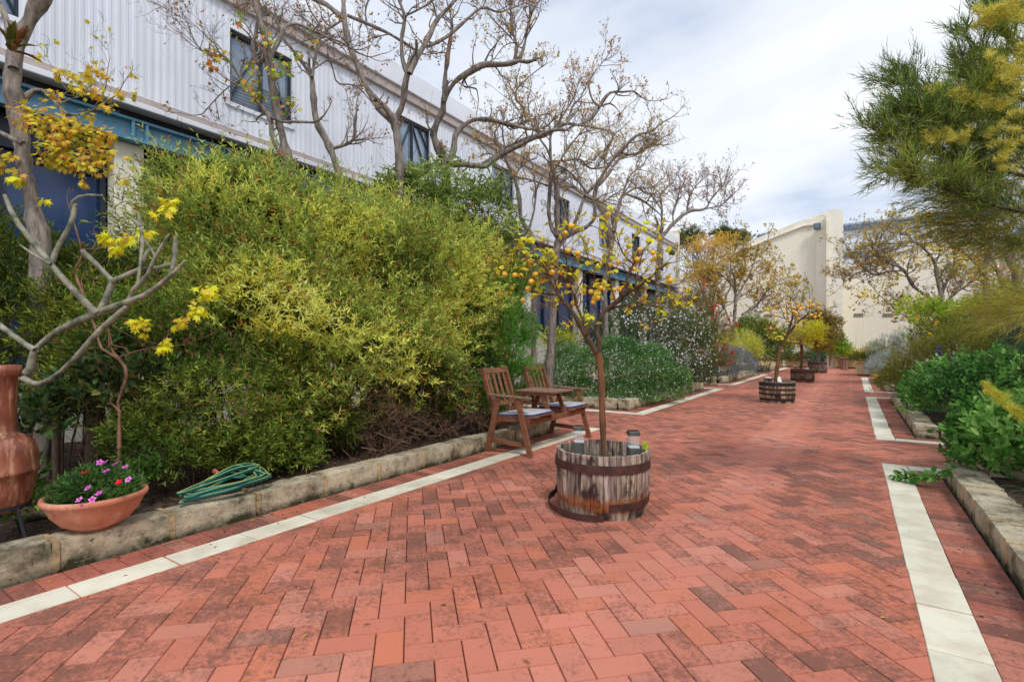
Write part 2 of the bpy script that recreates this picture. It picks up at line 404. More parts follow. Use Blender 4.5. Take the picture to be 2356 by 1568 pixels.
def stave_mat(name, light, mid, dark, rust=True, hi=0.42):
    m, t, b = nodes(name)
    stn = noise(t, 1.0, 7, 0.65, sc3=(34, 34, 2.6)); st2 = noise(t, 1.0, 4, 0.6, sc3=(9, 9, 4.5))
    c = ramp(t, stn, [(0.36, dark), (0.50, mid), (0.66, light)])
    c = mixc(t, ramp(t, st2, [(0.50, K(0)), (0.62, K(1))]), c, dark)
    c = mixc(t, 0.85, c, attr(t, 'Col').outputs['Color'], 'MULTIPLY')
    if rust:
        sx = t.nodes.new('ShaderNodeSeparateXYZ'); tcn = t.nodes.new('ShaderNodeTexCoord'); t.links.new(tcn.outputs['Object'], sx.inputs[0])
        zn = mth(t, 'ADD', sx.outputs['Z'], mth(t, 'MULTIPLY', mth(t, 'SUBTRACT', stn, 0.5), 0.16))
        band = mth(t, 'SUBTRACT', 1.0, mth(t, 'MULTIPLY', mth(t, 'ABSOLUTE', mth(t, 'SUBTRACT', zn, 0.105)), 16), True)
        c = mixc(t, mth(t, 'MULTIPLY', band, 0.9), c, S(166, 92, 36))
        core = mth(t, 'SUBTRACT', 1.0, mth(t, 'MULTIPLY', mth(t, 'ABSOLUTE', mth(t, 'SUBTRACT', sx.outputs['Z'], 0.10)), 42), True)
        c = mixc(t, mth(t, 'MULTIPLY', mth(t, 'MULTIPLY', core, ramp(t, noise(t, 18, 5, 0.7), [(0.45, K(0)), (0.6, K(1))])), 0.8), c, S(74, 38, 24))
    t.links.new(c, b.inputs['Base Color']); b.inputs['Roughness'].default_value = 0.85
    bump(t, b, stn, 0.5, 0.006)
    return m
M['stave'] = stave_mat('weathered_staves', S(218, 206, 196), S(160, 142, 130), S(56, 42, 38))
M['stave_grey'] = stave_mat('grey_staves', S(176, 160, 150), S(126, 108, 98), S(66, 54, 48), rust=False)
M['stave_pale'] = stave_mat('pale_staves', S(226, 214, 204), S(172, 148, 122), S(70, 54, 46), rust=False)
M['hoop'] = simple('rusty_hoop', S(56, 34, 32), S(92, 54, 46), 12, 0.75, 0.4, 60)
M['hoop_black'] = simple('black_strap', S(34, 32, 36), S(52, 48, 50), 12, 0.55)
M['steel'] = simple('brushed_steel', S(84, 86, 84), S(122, 122, 118), 30, 0.4, metal=0.35)
m, t, b = nodes('clear_tube'); M['clear'] = m
b.inputs['Alpha'].default_value = 0.14; b.inputs['Roughness'].default_value = 0.05; b.inputs['Base Color'].default_value = (0.8, 0.85, 0.85, 1)
M['lampwhite'] = simple('white_reflector', S(232, 238, 240), None, rough=0.3)
M['orange'] = simple('citrus_skin', S(252, 180, 32), S(255, 208, 74), 5, 0.42, 0.1, 120)
M['green_fruit'] = simple('unripe_skin', S(60, 90, 30), None, rough=0.45)
M['hose_fit'] = simple('hose_fitting', S(190, 106, 84), None, rough=0.5)
m, t, b = nodes('hose_rubber'); M['hose'] = m
t.links.new(attr(t, 'Col').outputs['Color'], b.inputs['Base Color']); b.inputs['Roughness'].default_value = 0.35
M['trough'] = simple('cream_trough', S(206, 184, 134), S(222, 204, 158), 5, 0.75)
M['roofmetal'] = simple('zinc_roof', S(96, 112, 130), S(120, 134, 150), 3, 0.5)
M['vent'] = simple('vent_grille', S(120, 112, 98), None, rough=0.8)
# ================================================================== SETTING: ground, paving
rs = np.random.RandomState(11)
g = MB(); g.bx(-90, 90, -60, 120, -0.6, -0.03)
tag(g.build('ground', M['joint']), kind='structure')

LB = [(-3.0, 6.90), (8.69, 15.41), (17.15, 24.3), (26.0, 32.6)]     # left bed outlines along y
RB = [(-3.0, 6.47), (8.09, 14.80), (16.4, 23.9), (25.6, 32.6)]
PW = 0.115
def herring(x0, x1, y0, y1, hole):
    c45 = sqrt(0.5); n = int(60 / PW)
    I, J = np.meshgrid(np.arange(-420, 420), np.arange(-420, 420), indexing='ij')
    k = (I - J) % 4
    out = []
    for kk, dx, dy, lx, ly in ((0, 1.0, 0.5, 2, 1), (2, 0.5, 0.0, 1, 2)):
        m = k == kk
        cx = (I[m] + dx) * PW; cy = (J[m] + dy) * PW
        X = (cx - cy) * c45 - 1.42; Y = (cx + cy) * c45 + 3.0
        ok = (X > x0) & (X < x1) & (Y > y0) & (Y < y1) & ~hole(X, Y)
        X, Y = X[ok], Y[ok]
        out.append((X, Y, np.full(len(X), lx * PW), np.full(len(X), ly * PW)))
    return out
def hole(X, Y):
    h = np.zeros(X.shape, bool)
    for (a, b) in LB: h |= (X < -3.2) & (Y > a + 0.12) & (Y < b - 0.12)
    for (a, b) in RB: h |= (X > 0.37) & (Y > a + 0.12) & (Y < b - 0.12)
    return h
def brick_mesh(X, Y, LX, LY, rot, z, rs, dirt_gain=1.0, base=(194, 118, 96)):
    n = len(X); hx = LX / 2 - 0.0014; hy = LY / 2 - 0.0014; bev = 0.0022
    sx = np.array([-1, 1, 1, -1]); sy = np.array([-1, -1, 1, 1])
    V = np.zeros((n, 8, 3))
    tx = rs.normal(0, 0.003, n); ty = rs.normal(0, 0.003, n); zz_ = rs.normal(0, 0.0007, n)
    for q in range(4):
        for lay, (ins, dz) in enumerate(((0, -0.008), (bev, 0.0))):
            px = sx[q] * (hx - ins); py = sy[q] * (hy - ins)
            V[:, q + 4 * lay, 0] = px; V[:, q + 4 * lay, 1] = py
            V[:, q + 4 * lay, 2] = z + dz + zz_ + px * tx + py * ty
    c, s_ = cos(rot), sin(rot)
    vx = V[..., 0] * c - V[..., 1] * s_; vy = V[..., 0] * s_ + V[..., 1] * c
    V[..., 0] = vx + X[:, None]; V[..., 1] = vy + Y[:, None]
    b = np.arange(n)[:, None] * 8
    F = np.concatenate([b + np.array([4, 5, 6, 7])] + [b + np.array([q, (q + 1) % 4, 4 + (q + 1) % 4, 4 + q]) for q in range(4)])
    colr = np.array(S(*base))[None] * (1 + rs.normal(0, 0.05, (n, 1)))
    hue = rs.rand(n)
    pale = np.array(S(198, 130, 110)); orn = np.array(S(196, 116, 88)); gry = np.array(S(172, 120, 102))
    colr = np.where((hue < 0.15)[:, None], pale * (1 + rs.normal(0, 0.06, (n, 1))), colr)
    colr = np.where(((hue > 0.22) & (hue < 0.40))[:, None], orn * (1 + rs.normal(0, 0.06, (n, 1))), colr)
    colr = np.where((hue > 0.96)[:, None], gry * (1 + rs.normal(0, 0.06, (n, 1))), colr)
    P = np.stack([X, Y, 0 * X], 1)
    # worn, cleaner brick down the middle of the path
    mid = np.exp(-((X + 0.85) / 0.28) ** 2) * (Y > 1)
    dirt = np.clip(0.55 + 0.22 * n3(P, 1.3, 2) + rs.normal(0, 0.24, n) - 0.45 * mid, 0.02, 1.1) * dirt_gain
    colr = colr * (1 - 0.0 * mid[:, None]) + mid[:, None] * np.array([0.07, 0.05, 0.045])
    return V.reshape(-1, 3), F, np.repeat(colr, 8, 0), np.repeat(dirt, 8)
hr = herring(-8, 4.5, -2.5, 34.6, hole)
X = np.concatenate([q[0] for q in hr]); Y = np.concatenate([q[1] for q in hr]); LX = np.concatenate([q[2] for q in hr]); LY = np.concatenate([q[3] for q in hr])
V, F, Cc, Dd = brick_mesh(X, Y, LX, LY, R_(45), 0.0, rs)
tag(mesh_obj('brick_paving', V, [F], M['brick'], colr=Cc, dirt=Dd), kind='structure')

# slab strips and brick margins round the beds
sl = MB(); mX = []; mY = []; mLX = []; mLY = []
def slab_run(p0, p1, w=0.2, L=0.43):
    p0 = np.array(p0); p1 = np.array(p1); d = p1 - p0; T = np.linalg.norm(d); n = max(1, round(T / L)); d = d / T; st = T / n
    for k in range(n):
        a = p0 + d * (k * st); c_ = a + d * st / 2
        sz = (st - 0.007, w) if abs(d[0]) > 0.5 else (w, st - 0.007)
        v = 0.86 + rs.rand() * 0.16
        ja, jb = rs.normal(0, 0.0025, 2); c_ = c_ + [ja, jb]; sl.bx(c_[0] - sz[0] / 2, c_[0] + sz[0] / 2, c_[1] - sz[1] / 2, c_[1] + sz[1] / 2, -0.02, 0.005 + rs.rand() * 0.0015, (v, v, v * (0.98 + rs.rand() * 0.02)))
def margin(x0, x1, y0, y1, along):
    w = PW
    if along == 'y':
        n = int((y1 - y0) / w)
        for k in range(n): mX.append((x0 + x1) / 2); mY.append(y0 + (k + 0.5) * w); mLX.append(abs(x1 - x0)); mLY.append(w)
    else:
        n = int((x1 - x0) / w)
        for k in range(n): mX.append(x0 + (k + 0.5) * w); mY.append((y0 + y1) / 2); mLX.append(w); mLY.append(abs(y1 - y0))
for i, (a, b_) in enumerate(LB):
    slab_run((-3.17, a), (-3.17, b_)); 
    slab_run((-7.3, b_ - 0.1), (-3.272, b_ - 0.1))
    if i: slab_run((-7.3, a + 0.1), (-3.272, a + 0.1))
    margin(-3.50, -3.272, a + (0.2 if i else 0), b_ - 0.2, 'y')
    margin(-7.3, -3.50, b_ - 0.43, b_ - 0.202, 'x')
    if i: margin(-7.3, -3.50, a + 0.202, a + 0.43, 'x')
for i, (a, b_) in enumerate(RB):
    slab_run((0.34, a), (0.34, b_)); slab_run((0.442, b_ - 0.1), (3.9, b_ - 0.1))
    if i: slab_run((0.442, a + 0.1), (3.9, a + 0.1))
    margin(0.442, 0.67, a + (0.2 if i else 0), b_ - 0.2, 'y')
    margin(0.67, 3.9, b_ - 0.43, b_ - 0.202, 'x')
    if i: margin(0.67, 3.9, a + 0.202, a + 0.43, 'x')
o = sl.build('pavement_edging', M['slab'], usecol=True, bevel=0.003); tag(o, kind='structure')
V, F, Cc, Dd = brick_mesh(np.array(mX), np.array(mY), np.array(mLX), np.array(mLY), 0.0, 0.0025, rs, 1.0, (176, 100, 84))
tag(mesh_obj('pavement_border_bricks', V, [F], M['brick'], colr=Cc * 0.86, dirt=Dd), kind='structure')

# soil sheets
so = MB()
def soil_sheet(mb, x0, x1, y0, y1, z, seed):
    nx = max(4, int((x1 - x0) / 0.12)); ny = max(4, int((y1 - y0) / 0.12))
    gx, gy = np.meshgrid(np.linspace(x0, x1, nx), np.linspace(y0, y1, ny), indexing='ij')
    P = np.stack([gx, gy, 0 * gx], -1).reshape(-1, 3)
    P[:, 2] = z + 0.015 * n3(P, 2.2, seed) + 0.008 * n3(P, 9, seed + 1)
    idx = np.arange(nx * ny).reshape(nx, ny)
    Fq = np.stack([idx[:-1, :-1], idx[1:, :-1], idx[1:, 1:], idx[:-1, 1:]], -1).reshape(-1, 4)
    mb.addn(P, Fq)
for i, (a, b_) in enumerate(LB): soil_sheet(so, -7.4, -3.6, a + (0.5 if i else 0), b_ - 0.5, 0.11, i)
for i, (a, b_) in enumerate(RB): soil_sheet(so, 0.78, 3.95, a + (0.5 if i else 0), b_ - 0.5, 0.11, i + 4)
tag(so.build('soil', M['soil'], smooth=True), kind='structure')

# ================================================================== limestone kerbs
def rough_block(mb, c, d, r=0.010, amp=0.007, n=(8, 4, 4), colr=(1, 1, 1)):
    d = np.array(d) / 2; V = []; F = []
    for ax in range(3):
        for sg in (-1, 1):
            u, v = [k for k in range(3) if k != ax]
            gu, gv = np.meshgrid(np.linspace(-1, 1, n[u] + 1), np.linspace(-1, 1, n[v] + 1), indexing='ij')
            P = np.zeros(gu.shape + (3,)); P[..., ax] = sg; P[..., u] = gu; P[..., v] = gv
            idx = np.arange(gu.size).reshape(gu.shape) + sum(len(q) for q in V)
            f = np.stack([idx[:-1, :-1], idx[1:, :-1], idx[1:, 1:], idx[:-1, 1:]], -1).reshape(-1, 4)
            if (sg > 0) == (ax == 1): f = f[:, ::-1]
            V.append(P.reshape(-1, 3) * d); F.append(f)
    P = np.concatenate(V); q = np.clip(P, -(d - r), d - r); P = q + r * unit(P - q) * (np.linalg.norm(P - q, axis=1, keepdims=True) > 1e-9)
    W = P + np.array(c)
    W += unit(P) * (n3(W, 14, 3) * amp + n3(W, 48, 5) * amp * 0.6)[:, None]
    mb.addn(W, np.concatenate(F), colr)
def kerb_run(mb, p0, p1, w, h, L, rs, gapc=(1.0, 0.78, 0.50)):
    p0 = np.array(p0, float); p1 = np.array(p1, float); d = p1 - p0; T = np.linalg.norm(d); d /= T; n = max(1, round(T / L)); st = T / n
    for k in range(n):
        c = p0 + d * (k + 0.5) * st; ln = st - 0.028; hh = h + rs.normal(0, 0.006); ww = w + rs.normal(0, 0.006)
        dim = (ww, ln, hh) if abs(d[1]) > 0.5 else (ln, ww, hh)
        v = 0.9 + rs.rand() * 0.2
        rough_block(mb, (c[0], c[1], hh / 2 - 0.02), dim, n=(5, 14, 5) if abs(d[1]) > 0.5 else (14, 5, 5), colr=(v, v * 0.99, v * 0.96))
        if k:
            c2 = p0 + d * k * st; dim = (w + 0.010, 0.034, h + 0.004) if abs(d[1]) > 0.5 else (0.034, w + 0.010, h + 0.004)
            rough_block(mb, (c2[0], c2[1], (h - 0.006) / 2 - 0.02), dim, r=0.006, amp=0.004, n=(4, 2, 4), colr=(1.06, 0.90, 0.70))
KH = 0.185
kl = ['long pale limestone block kerb along the left edge under the big yellow green shrub',
      'limestone block kerb under the rounded white flowering bush beyond the bench',
      'limestone block kerb beside the lavender bush on the left',
      'most distant limestone block kerb on the left side of the path']
for i, (a, b_) in enumerate(LB):
    mb = MB()
    if i == 2:
        kerb_run(mb, (-3.62, a + 0.55), (-3.62, b_ - 0.45), 0.2, 0.22, 1.0, rs)
    else: kerb_run(mb, (-3.62, a + (0.45 if i else 0)), (-3.62, b_ - 0.45), 0.2, KH + (0.03 if i else 0), 0.55, rs)
    kerb_run(mb, (-7.3, b_ - 0.55), (-3.75, b_ - 0.55), 0.2, KH, 0.55, rs)
    if i: kerb_run(mb, (-7.3, a + 0.55), (-3.75, a + 0.55), 0.2, KH + 0.04, 0.9, rs)
    o = mb.build('stone_kerb', M['lime'], usecol=True, smooth=True, loc=(-3.62, a, 0)); tag(o, kl[i], 'kerb', 'limestone kerbs of the garden beds')
kr = ['short chunky limestone block kerb at the lower right edge', 'limestone block kerb under the leafy green plants on the right',
      'limestone kerb beside the silver bush on the right', 'most distant limestone kerb on the right side']
for i, (a, b_) in enumerate(RB):
    mb = MB()
    kerb_run(mb, (0.80, a + (0.45 if i else 0)), (0.80, b_ - 0.45), 0.23, 0.175, 0.46, rs)
    kerb_run(mb, (0.93, b_ - 0.57), (3.9, b_ - 0.57), 0.23, 0.175, 0.46, rs)
    if i: kerb_run(mb, (0.93, a + 0.57), (3.9, a + 0.57), 0.23, 0.185, 0.7, rs)
    o = mb.build('stone_kerb', M['lime'], usecol=True, smooth=True, loc=(0.8, a, 0)); tag(o, kr[i], 'kerb', 'limestone kerbs of the garden beds')

# ================================================================== LEFT BUILDING
BX = -7.5
bld = thing('shed_building', 'long two storey building clad in pale corrugated sheet with blue beam and cream columns', 'building', (BX, 12, 0))
wins = [(3.82 + 3.2 * k, 4.80 + 3.2 * k) for k in range(-2, 7)]
WZ0, WZ1 = 4.74, 5.80
Y0, Y1 = -4.0, 26.2
# corrugated cladding: one sheet with window openings
pitch = 0.088
ys = np.arange(Y0, Y1, pitch / 4); prof = np.tile([0.0, 0.0, 0.007, 0.007], len(ys) // 4 + 1)[:len(ys)]
ysj = ys + np.tile([0, 0.010, 0, 0.010], len(ys) // 4 + 1)[:len(ys)]
zs = [4.34, WZ0, WZ1, 6.16]
V = np.array([[(BX + prof[i], ysj[i], z) for z in zs] for i in range(len(ys))]).reshape(-1, 3)
F = []
for i in range(len(ys) - 1):
    ym = (ysj[i] + ysj[i + 1]) / 2; inw = any(a < ym < b_ for a, b_ in wins)
    for k in range(3):
        if k == 1 and inw: continue
        q = i * 4 + k; F.append((q, q + 4, q + 5, q + 1))
mesh_obj('cladding', V, [np.array(F)], M['corr'], bld)
mb = MB()
mb.bx(BX - 0.25, BX + 0.13, Y0, Y1, 6.30, 6.72); mb.build('roof_fascia', M['white_metal'], bld, bevel=0.02)
mb = MB(); mb.bx(BX - 0.2, BX + 0.085, Y0, Y1, 6.14, 6.297); mb.build('soffit_trim', M['fascia'], bld)
mb = MB(); mb.bx(BX - 0.2, BX + 0.05, Y0, Y1, 4.235, 4.345); mb.build('base_flashing', M['fascia'], bld)
mb = MB(); mb.bx(BX - 0.2, BX + 0.14, Y0, Y1, 4.16, 4.233); mb.build('gutter', M['white_metal'], bld, bevel=0.01)
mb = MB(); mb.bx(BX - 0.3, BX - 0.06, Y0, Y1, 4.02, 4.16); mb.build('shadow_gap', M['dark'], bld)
mb = MB(); mb.bx(BX - 0.10, BX - 0.03, Y0, Y1, 3.80, 4.04); mb.bx(BX - 0.10, BX + 0.04, Y0, Y1, 4.02, 4.05); mb.bx(BX - 0.10, BX + 0.04, Y0, Y1, 3.77, 3.80)
for (a, b_) in wins: 
    mb.bx(BX - 0.03, BX + 0.035, a - 1.05, a - 1.02, 3.802, 4.018); mb.bx(BX - 0.03, BX + 0.035, a - 1.20, a - 1.17, 3.802, 4.018)
mb.build('blue_beam', M['blue'], bld)
mb = MB(); mb.bx(BX - 6, BX - 0.26, Y0, Y1, 4.35, 6.68); mb.build('roof_core', M['white_metal'], bld)
for k, (a, b_) in enumerate(wins):
    fr = MB()
    for (y0, y1, z0, z1) in ((a - 0.05, a, WZ0 - 0.05, WZ1 + 0.05), (b_, b_ + 0.05, WZ0 - 0.05, WZ1 + 0.05), (a, b_, WZ1, WZ1 + 0.05), (a, b_, WZ0 - 0.06, WZ0)):
        fr.bx(BX - 0.1, BX + 0.034, y0, y1, z0, z1)
    w = fr.build('window', M['white_metal'], bld)
    iw = MB()
    ym = (a + b_) / 2
    for (y0, y1, z0, z1) in ((a, a + 0.035, WZ0, WZ1), (b_ - 0.035, b_, WZ0, WZ1), (a + 0.035, b_ - 0.035, WZ1 - 0.05, WZ1), (a + 0.035, b_ - 0.035, WZ0, WZ0 + 0.03), (ym - 0.02, ym + 0.02, WZ0 + 0.03, WZ1 - 0.05)):
        iw.bx(BX - 0.045, BX - 0.005, y0 + 0.001, y1 - 0.001, z0, z1)
    for (p, q) in (((a, WZ0), (ym, WZ1)), ((ym, WZ1), (b_, WZ0)), ((a, WZ1 - 0.45), (a + 0.3, WZ1)), ((b_ - 0.3, WZ1), (b_, WZ1 - 0.45))):
        if k % 2 or p[1] == WZ0 or q[1] == WZ0:
            iw.beam((BX - 0.035, p[0], p[1]), (BX - 0.035, q[0], q[1]), 0.03, 0.02, side=(1, 0, 0))
    iw.build('sash', M['navy'], w)
    gl = MB(); gl.bx(BX - 0.09, BX - 0.06, a, b_, WZ0, WZ1); gl.build('pane', M['glass_grey'], w)
    if k == 2:
        bl = MB()
        for q in range(9): bl.bx(BX - 0.058, BX - 0.050, a + 0.04, b_ - 0.04, WZ0 + 0.04 + q * 0.045, WZ0 + 0.07 + q * 0.045)
        bl.build('louvre_blind', M['roofmetal'], w)
# lower storey
mb = MB()
for k in range(-2, 8):
    yc = 2.64 + 3.2 * k; mb.bx(BX - 0.32, BX - 0.105, yc - 0.16, yc + 0.16, -0.05, 3.77)
mb.bx(BX - 0.30, BX - 0.12, Y0, Y1, -0.05, 0.9)
mb.build('cream_columns', M['cream'], bld, bevel=0.01)
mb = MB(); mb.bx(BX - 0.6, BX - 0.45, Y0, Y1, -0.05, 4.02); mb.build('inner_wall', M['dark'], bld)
for k in range(-2, 7):
    ya = 2.64 + 3.2 * k + 0.16; yb = 2.64 + 3.2 * (k + 1) - 0.16
    fr = MB()
    for yy in np.linspace(ya + 0.05, yb - 0.05, 4): fr.bx(BX - 0.36, BX - 0.31, yy - 0.03, yy + 0.03, 0.9, 3.76)
    for zz_ in (0.93, 1.75, 3.35, 3.72): fr.bx(BX - 0.358, BX - 0.312, ya, yb, zz_ - 0.03, zz_ + 0.03)
    fr.bx(BX - 0.40, BX - 0.25, ya, yb, 3.40, 3.76) if k % 2 else None
    w = fr.build('ground_window', M['navy'], bld)
    gl = MB(); gl.bx(BX - 0.40, BX - 0.375, ya, yb, 0.9, 3.75); gl.build('pane', M['glass_blue'], w)
# cream stair parapet in front of the building
mb = MB(); mb.bx(-6.75, -6.45, 9.7, 10.25, 0, 1.97); mb.bx(-6.80, -6.40, 9.65, 10.30, 1.97, 2.05)
mb.prism([(10.25, 0.0), (12.2, 0.0), (12.2, 0.95), (10.25, 1.75)], 0, -6.70, -6.50)
mb.prism([(10.25, 1.752), (12.25, 0.952), (12.25, 1.02), (10.25, 1.82)], 0, -6.74, -6.46)
o = mb.build('stair_wall', M['cream'], loc=(-6.6, 10, 0), bevel=0.01); tag(o, 'cream masonry stair parapet with square pier in front of the corrugated building', 'wall')
# security light under the gutter
mb = MB(); c = np.array([BX + 0.2, 12.3, 3.95]); mb.beam(c + [-0.22, 0, 0.06], c, 0.04, 0.04); mb.lathe([(0.0, 0.10), (0.05, 0.09), (0.09, 0.0), (0.10, -0.07), (0.0, -0.075)], c, 16)
tag(mb.build('security_light', M['dark'], loc=c, smooth=False), 'small dark wall light fixed to the blue beam above the fruiting tree', 'light')

# ================================================================== END WALL
EY = 35.0
def px2x(px):  # x on plane y = EY
    r = ray(px, 600); return r[0] / r[1] * EY
def px2z(px, py):
    r = ray(px, py); return CAMH + r[2] / r[1] * EY
ew = thing('end_wall', 'tall cream painted brick gable wall closing the far end of the path', 'wall', (px2x(1800), EY, 0))
A = [(px2x(1500), px2z(1500, 664)), (px2x(1725), px2z(1725, 556)), (px2x(1848), px2z(1848, 507)), (px2x(1880), px2z(1880, 495)), (px2x(1906), px2z(1906, 492)), (px2x(1906), 0), (px2x(1500), 0)]
mb = MB(); mb.prism(A, 1, EY, EY + 0.35); mb.build('gable_masonry', M['pbrick'], ew)
# pale capping band following the slope
mb = MB()
pr = [A[0], A[1], A[2], (px2x(1875), px2z(1875, 503))]
for (p, q) in zip(pr[:-1], pr[1:]):
    mb.prism([(p[0], p[1] - 0.30), (q[0], q[1] - 0.30), (q[0], q[1] + 0.03), (p[0], p[1] + 0.03)], 1, EY - 0.10, EY - 0.003)
    mb.prism([(p[0], p[1] - 0.38), (q[0], q[1] - 0.38), (q[0], q[1] - 0.302), (p[0], p[1] - 0.302)], 1, EY - 0.16, EY - 0.004)
mb.build('sloping_coping', M['cream'], ew)
# end pier, rounded top
px0, px1_ = px2x(1902), px2x(1940); zt = px2z(1930, 488); r_ = 0.25
pts = [(px0, 0), (px1_, 0), (px1_, zt - r_)] + [(px1_ - r_ + r_ * cos(a), zt - r_ + r_ * sin(a)) for a in np.linspace(0, pi / 2, 7)[1:]] + [(px0, zt - 0.02)]
mb = MB(); mb.prism(pts, 1, EY - 0.9, EY + 0.35); mb.build('end_pier', M['cream'], ew)
xp0, xp1 = px2x(1879), px2x(1901.5)
mb = MB(); mb.bx(xp0, xp1, EY - 0.32, EY - 0.004, 0, px2z(1890, 528)); mb.build('pilaster', M['pbrick'], ew)
mb = MB(); mb.bx(px2x(1887), px2x(1898), EY - 1.0, EY - 0.9, px2z(1890, 505), px2z(1890, 497)); mb.bx(px2x(1903), px2x(1909), EY - 1.02, EY - 0.903, 0, px2z(1890, 515)); mb.build('downpipe', M['cream'], ew)
# lower gable to the right
Bp = [(px1_ - 0.5, 0), (px2x(2300), 0), (px2x(2300), px2z(2300, 500)), (px2x(2225), px2z(2225, 525)), (px1_ - 0.5, px2z(1912, 628))]
mb = MB(); mb.prism(Bp, 1, EY + 0.05, EY + 0.42); mb.build('right_gable_masonry', M['pbrick'], ew)
mb = MB()
p, q = (px1_ - 0.7, px2z(1912, 628)), (px2x(2300), px2z(2300, 500))
mb.prism([(p[0], p[1] - 0.1), (q[0], q[1] - 0.1), (q[0], q[1] + 0.04), (p[0], p[1] + 0.04)], 1, EY - 0.12, EY + 0.047); mb.build('right_coping', M['cream'], ew)
for (cx_, cy_) in ((3434, 1260), (3550, 1260), (3072, 1262)):
    x_ = px2x(cx_ / 1.7385); z_ = px2z(cx_ / 1.7385, cy_ / 1.7385)
    mb = MB(); yy = EY + 0.05 if cx_ > 3300 else EY
    for q in range(6): mb.bx(x_ - 0.22 + q * 0.08, x_ - 0.18 + q * 0.08, yy - 0.02, yy - 0.003, z_ - 0.10, z_ + 0.10)
    for q in range(3): mb.bx(x_ - 0.23, x_ + 0.23, yy - 0.024, yy - 0.0205, z_ - 0.1 + q * 0.08, z_ - 0.07 + q * 0.08)
    mb.build('air_vent', M['vent'], ew)
x_ = px2x(1881); z_ = px2z(1881, 524)
mb = MB(); mb.bx(x_ - 0.18, x_ + 0.18, EY - 0.55, EY - 0.33, z_ - 0.18, z_ + 0.18); mb.bx(x_ - 0.12, x_ + 0.12, EY - 0.60, EY - 0.552, z_ - 0.13, z_ + 0.12)
tag(mb.build('wall_floodlight', M['roofmetal'], loc=(x_, EY - 0.4, z_), bevel=0.01), 'small grey box floodlight high on the tall cream wall', 'light')
# wall returning along the building end (cream block left of the gable)
mb = MB(); mb.bx(-9.5, -7.45, 26.3, 26.6, 0, 7.1); mb.bx(-7.9, -7.40, 26.22, 26.68, 7.1, 7.18)
tag(mb.build('party_wall', M['cream'], loc=(-8, 26.4, 0)), 'plain cream party wall standing at the far end of the corrugated building', 'wall')
# far metal roofed building behind the end wall
fb = thing('far_shed', 'white shed with grey metal roof showing above the end wall', 'building', (4, 46, 0))
mb = MB(); mb.bx(-6, 16, 44, 52, 0, 9.6); mb.build('wall', M['white_metal'], fb)
mb = MB(); mb.prism([(43.7, 9.6), (52.3, 9.6), (52.3, 9.9), (48, 10.9), (43.7, 9.9)], 0, -6.3, 16.3)
for q in range(60): mb.bx(-6.2 + q * 0.37, -6.1 + q * 0.37, 43.66, 43.72, 9.78, 9.98)
mb.build('roof', M['roofmetal'], fb)
mb = MB(); mb.bx(-5, 15, 43.95, 43.997, 7.6, 8.0); mb.build('window_band', M['roofmetal'], fb)

# ================================================================== RIGHT BUILDING
rb = thing('right_building', 'cream rendered building half hidden by the trees on the right', 'building', (4.7, 20, 0))
mb = MB(); mb.bx(4.7, 11, -4, 27.0, 0, 4.6); mb.build('wall', M['cream'], rb)
mb = MB(); mb.bx(4.2, 11.5, -4.2, 27.2, 4.602, 4.80); mb.build('roof_edge', M['fascia'], rb)
mb = MB(); mb.bx(4.15, 4.30, -4.2, 27.2, 4.62, 4.76); mb.build('gutter', M['blue'], rb)
for k in range(5):
    fr = MB(); y_ = 2 + k * 5.0
    fr.bx(4.66, 4.697, y_, y_ + 1.6, 1.0, 2.4); w = fr.build('window', M['navy'], rb)
    gl = MB(); gl.bx(4.64, 4.658, y_ + 0.06, y_ + 1.54, 1.06, 2.34); gl.build('pane', M['glass_grey'], w)
mb = MB(); mb.bx(3.98, 4.20, 16.0, 28.6, 0, 2.62); mb.bx(3.95, 4.23, 15.97, 28.63, 2.62, 2.70)
tag(mb.build('garden_wall', M['cream'], loc=(4.1, 22, 0), bevel=0.01), 'low flat topped cream garden wall behind the right hand trees', 'wall')
# ================================================================== OBJECTS
# ---- companion bench: two slatted chairs joined by a small table
BO = np.array([-3.2, 5.41, 0.0])
def bp(d, w, z): return BO + np.array([d, w, z])
bench = thing('companion_bench', 'brown timber twin seat bench with slatted backs joined by a small central table', 'bench', BO)
TH = 0.034; OW = 0.735
for sd in (-1, 1):
    y = sd * OW
    fl = MB(); fl.beam(bp(0.30, y, 0.0), bp(0.13, y, 0.63), TH, 0.062); fl.build('leg', M['timber'], bench, bevel=0.004)
    rl = MB(); rl.beam(bp(-0.28, y, 0.0), bp(-0.13, y, 0.63), TH, 0.062); rl.build('leg', M['timber'], bench, bevel=0.004)
    st = MB(); st.beam(bp(-0.235, y - sd * 0.034, 0.135), bp(0.262, y - sd * 0.034, 0.115), TH - 0.004, 0.05); st.build('stretcher', M['timber'], bench, bevel=0.003)
    ar = MB(); ar.beam(bp(-0.26, y, 0.655), bp(0.30, y, 0.635), 0.062, 0.024); ar.build('armrest', M['timber_worn'], bench, bevel=0.006)
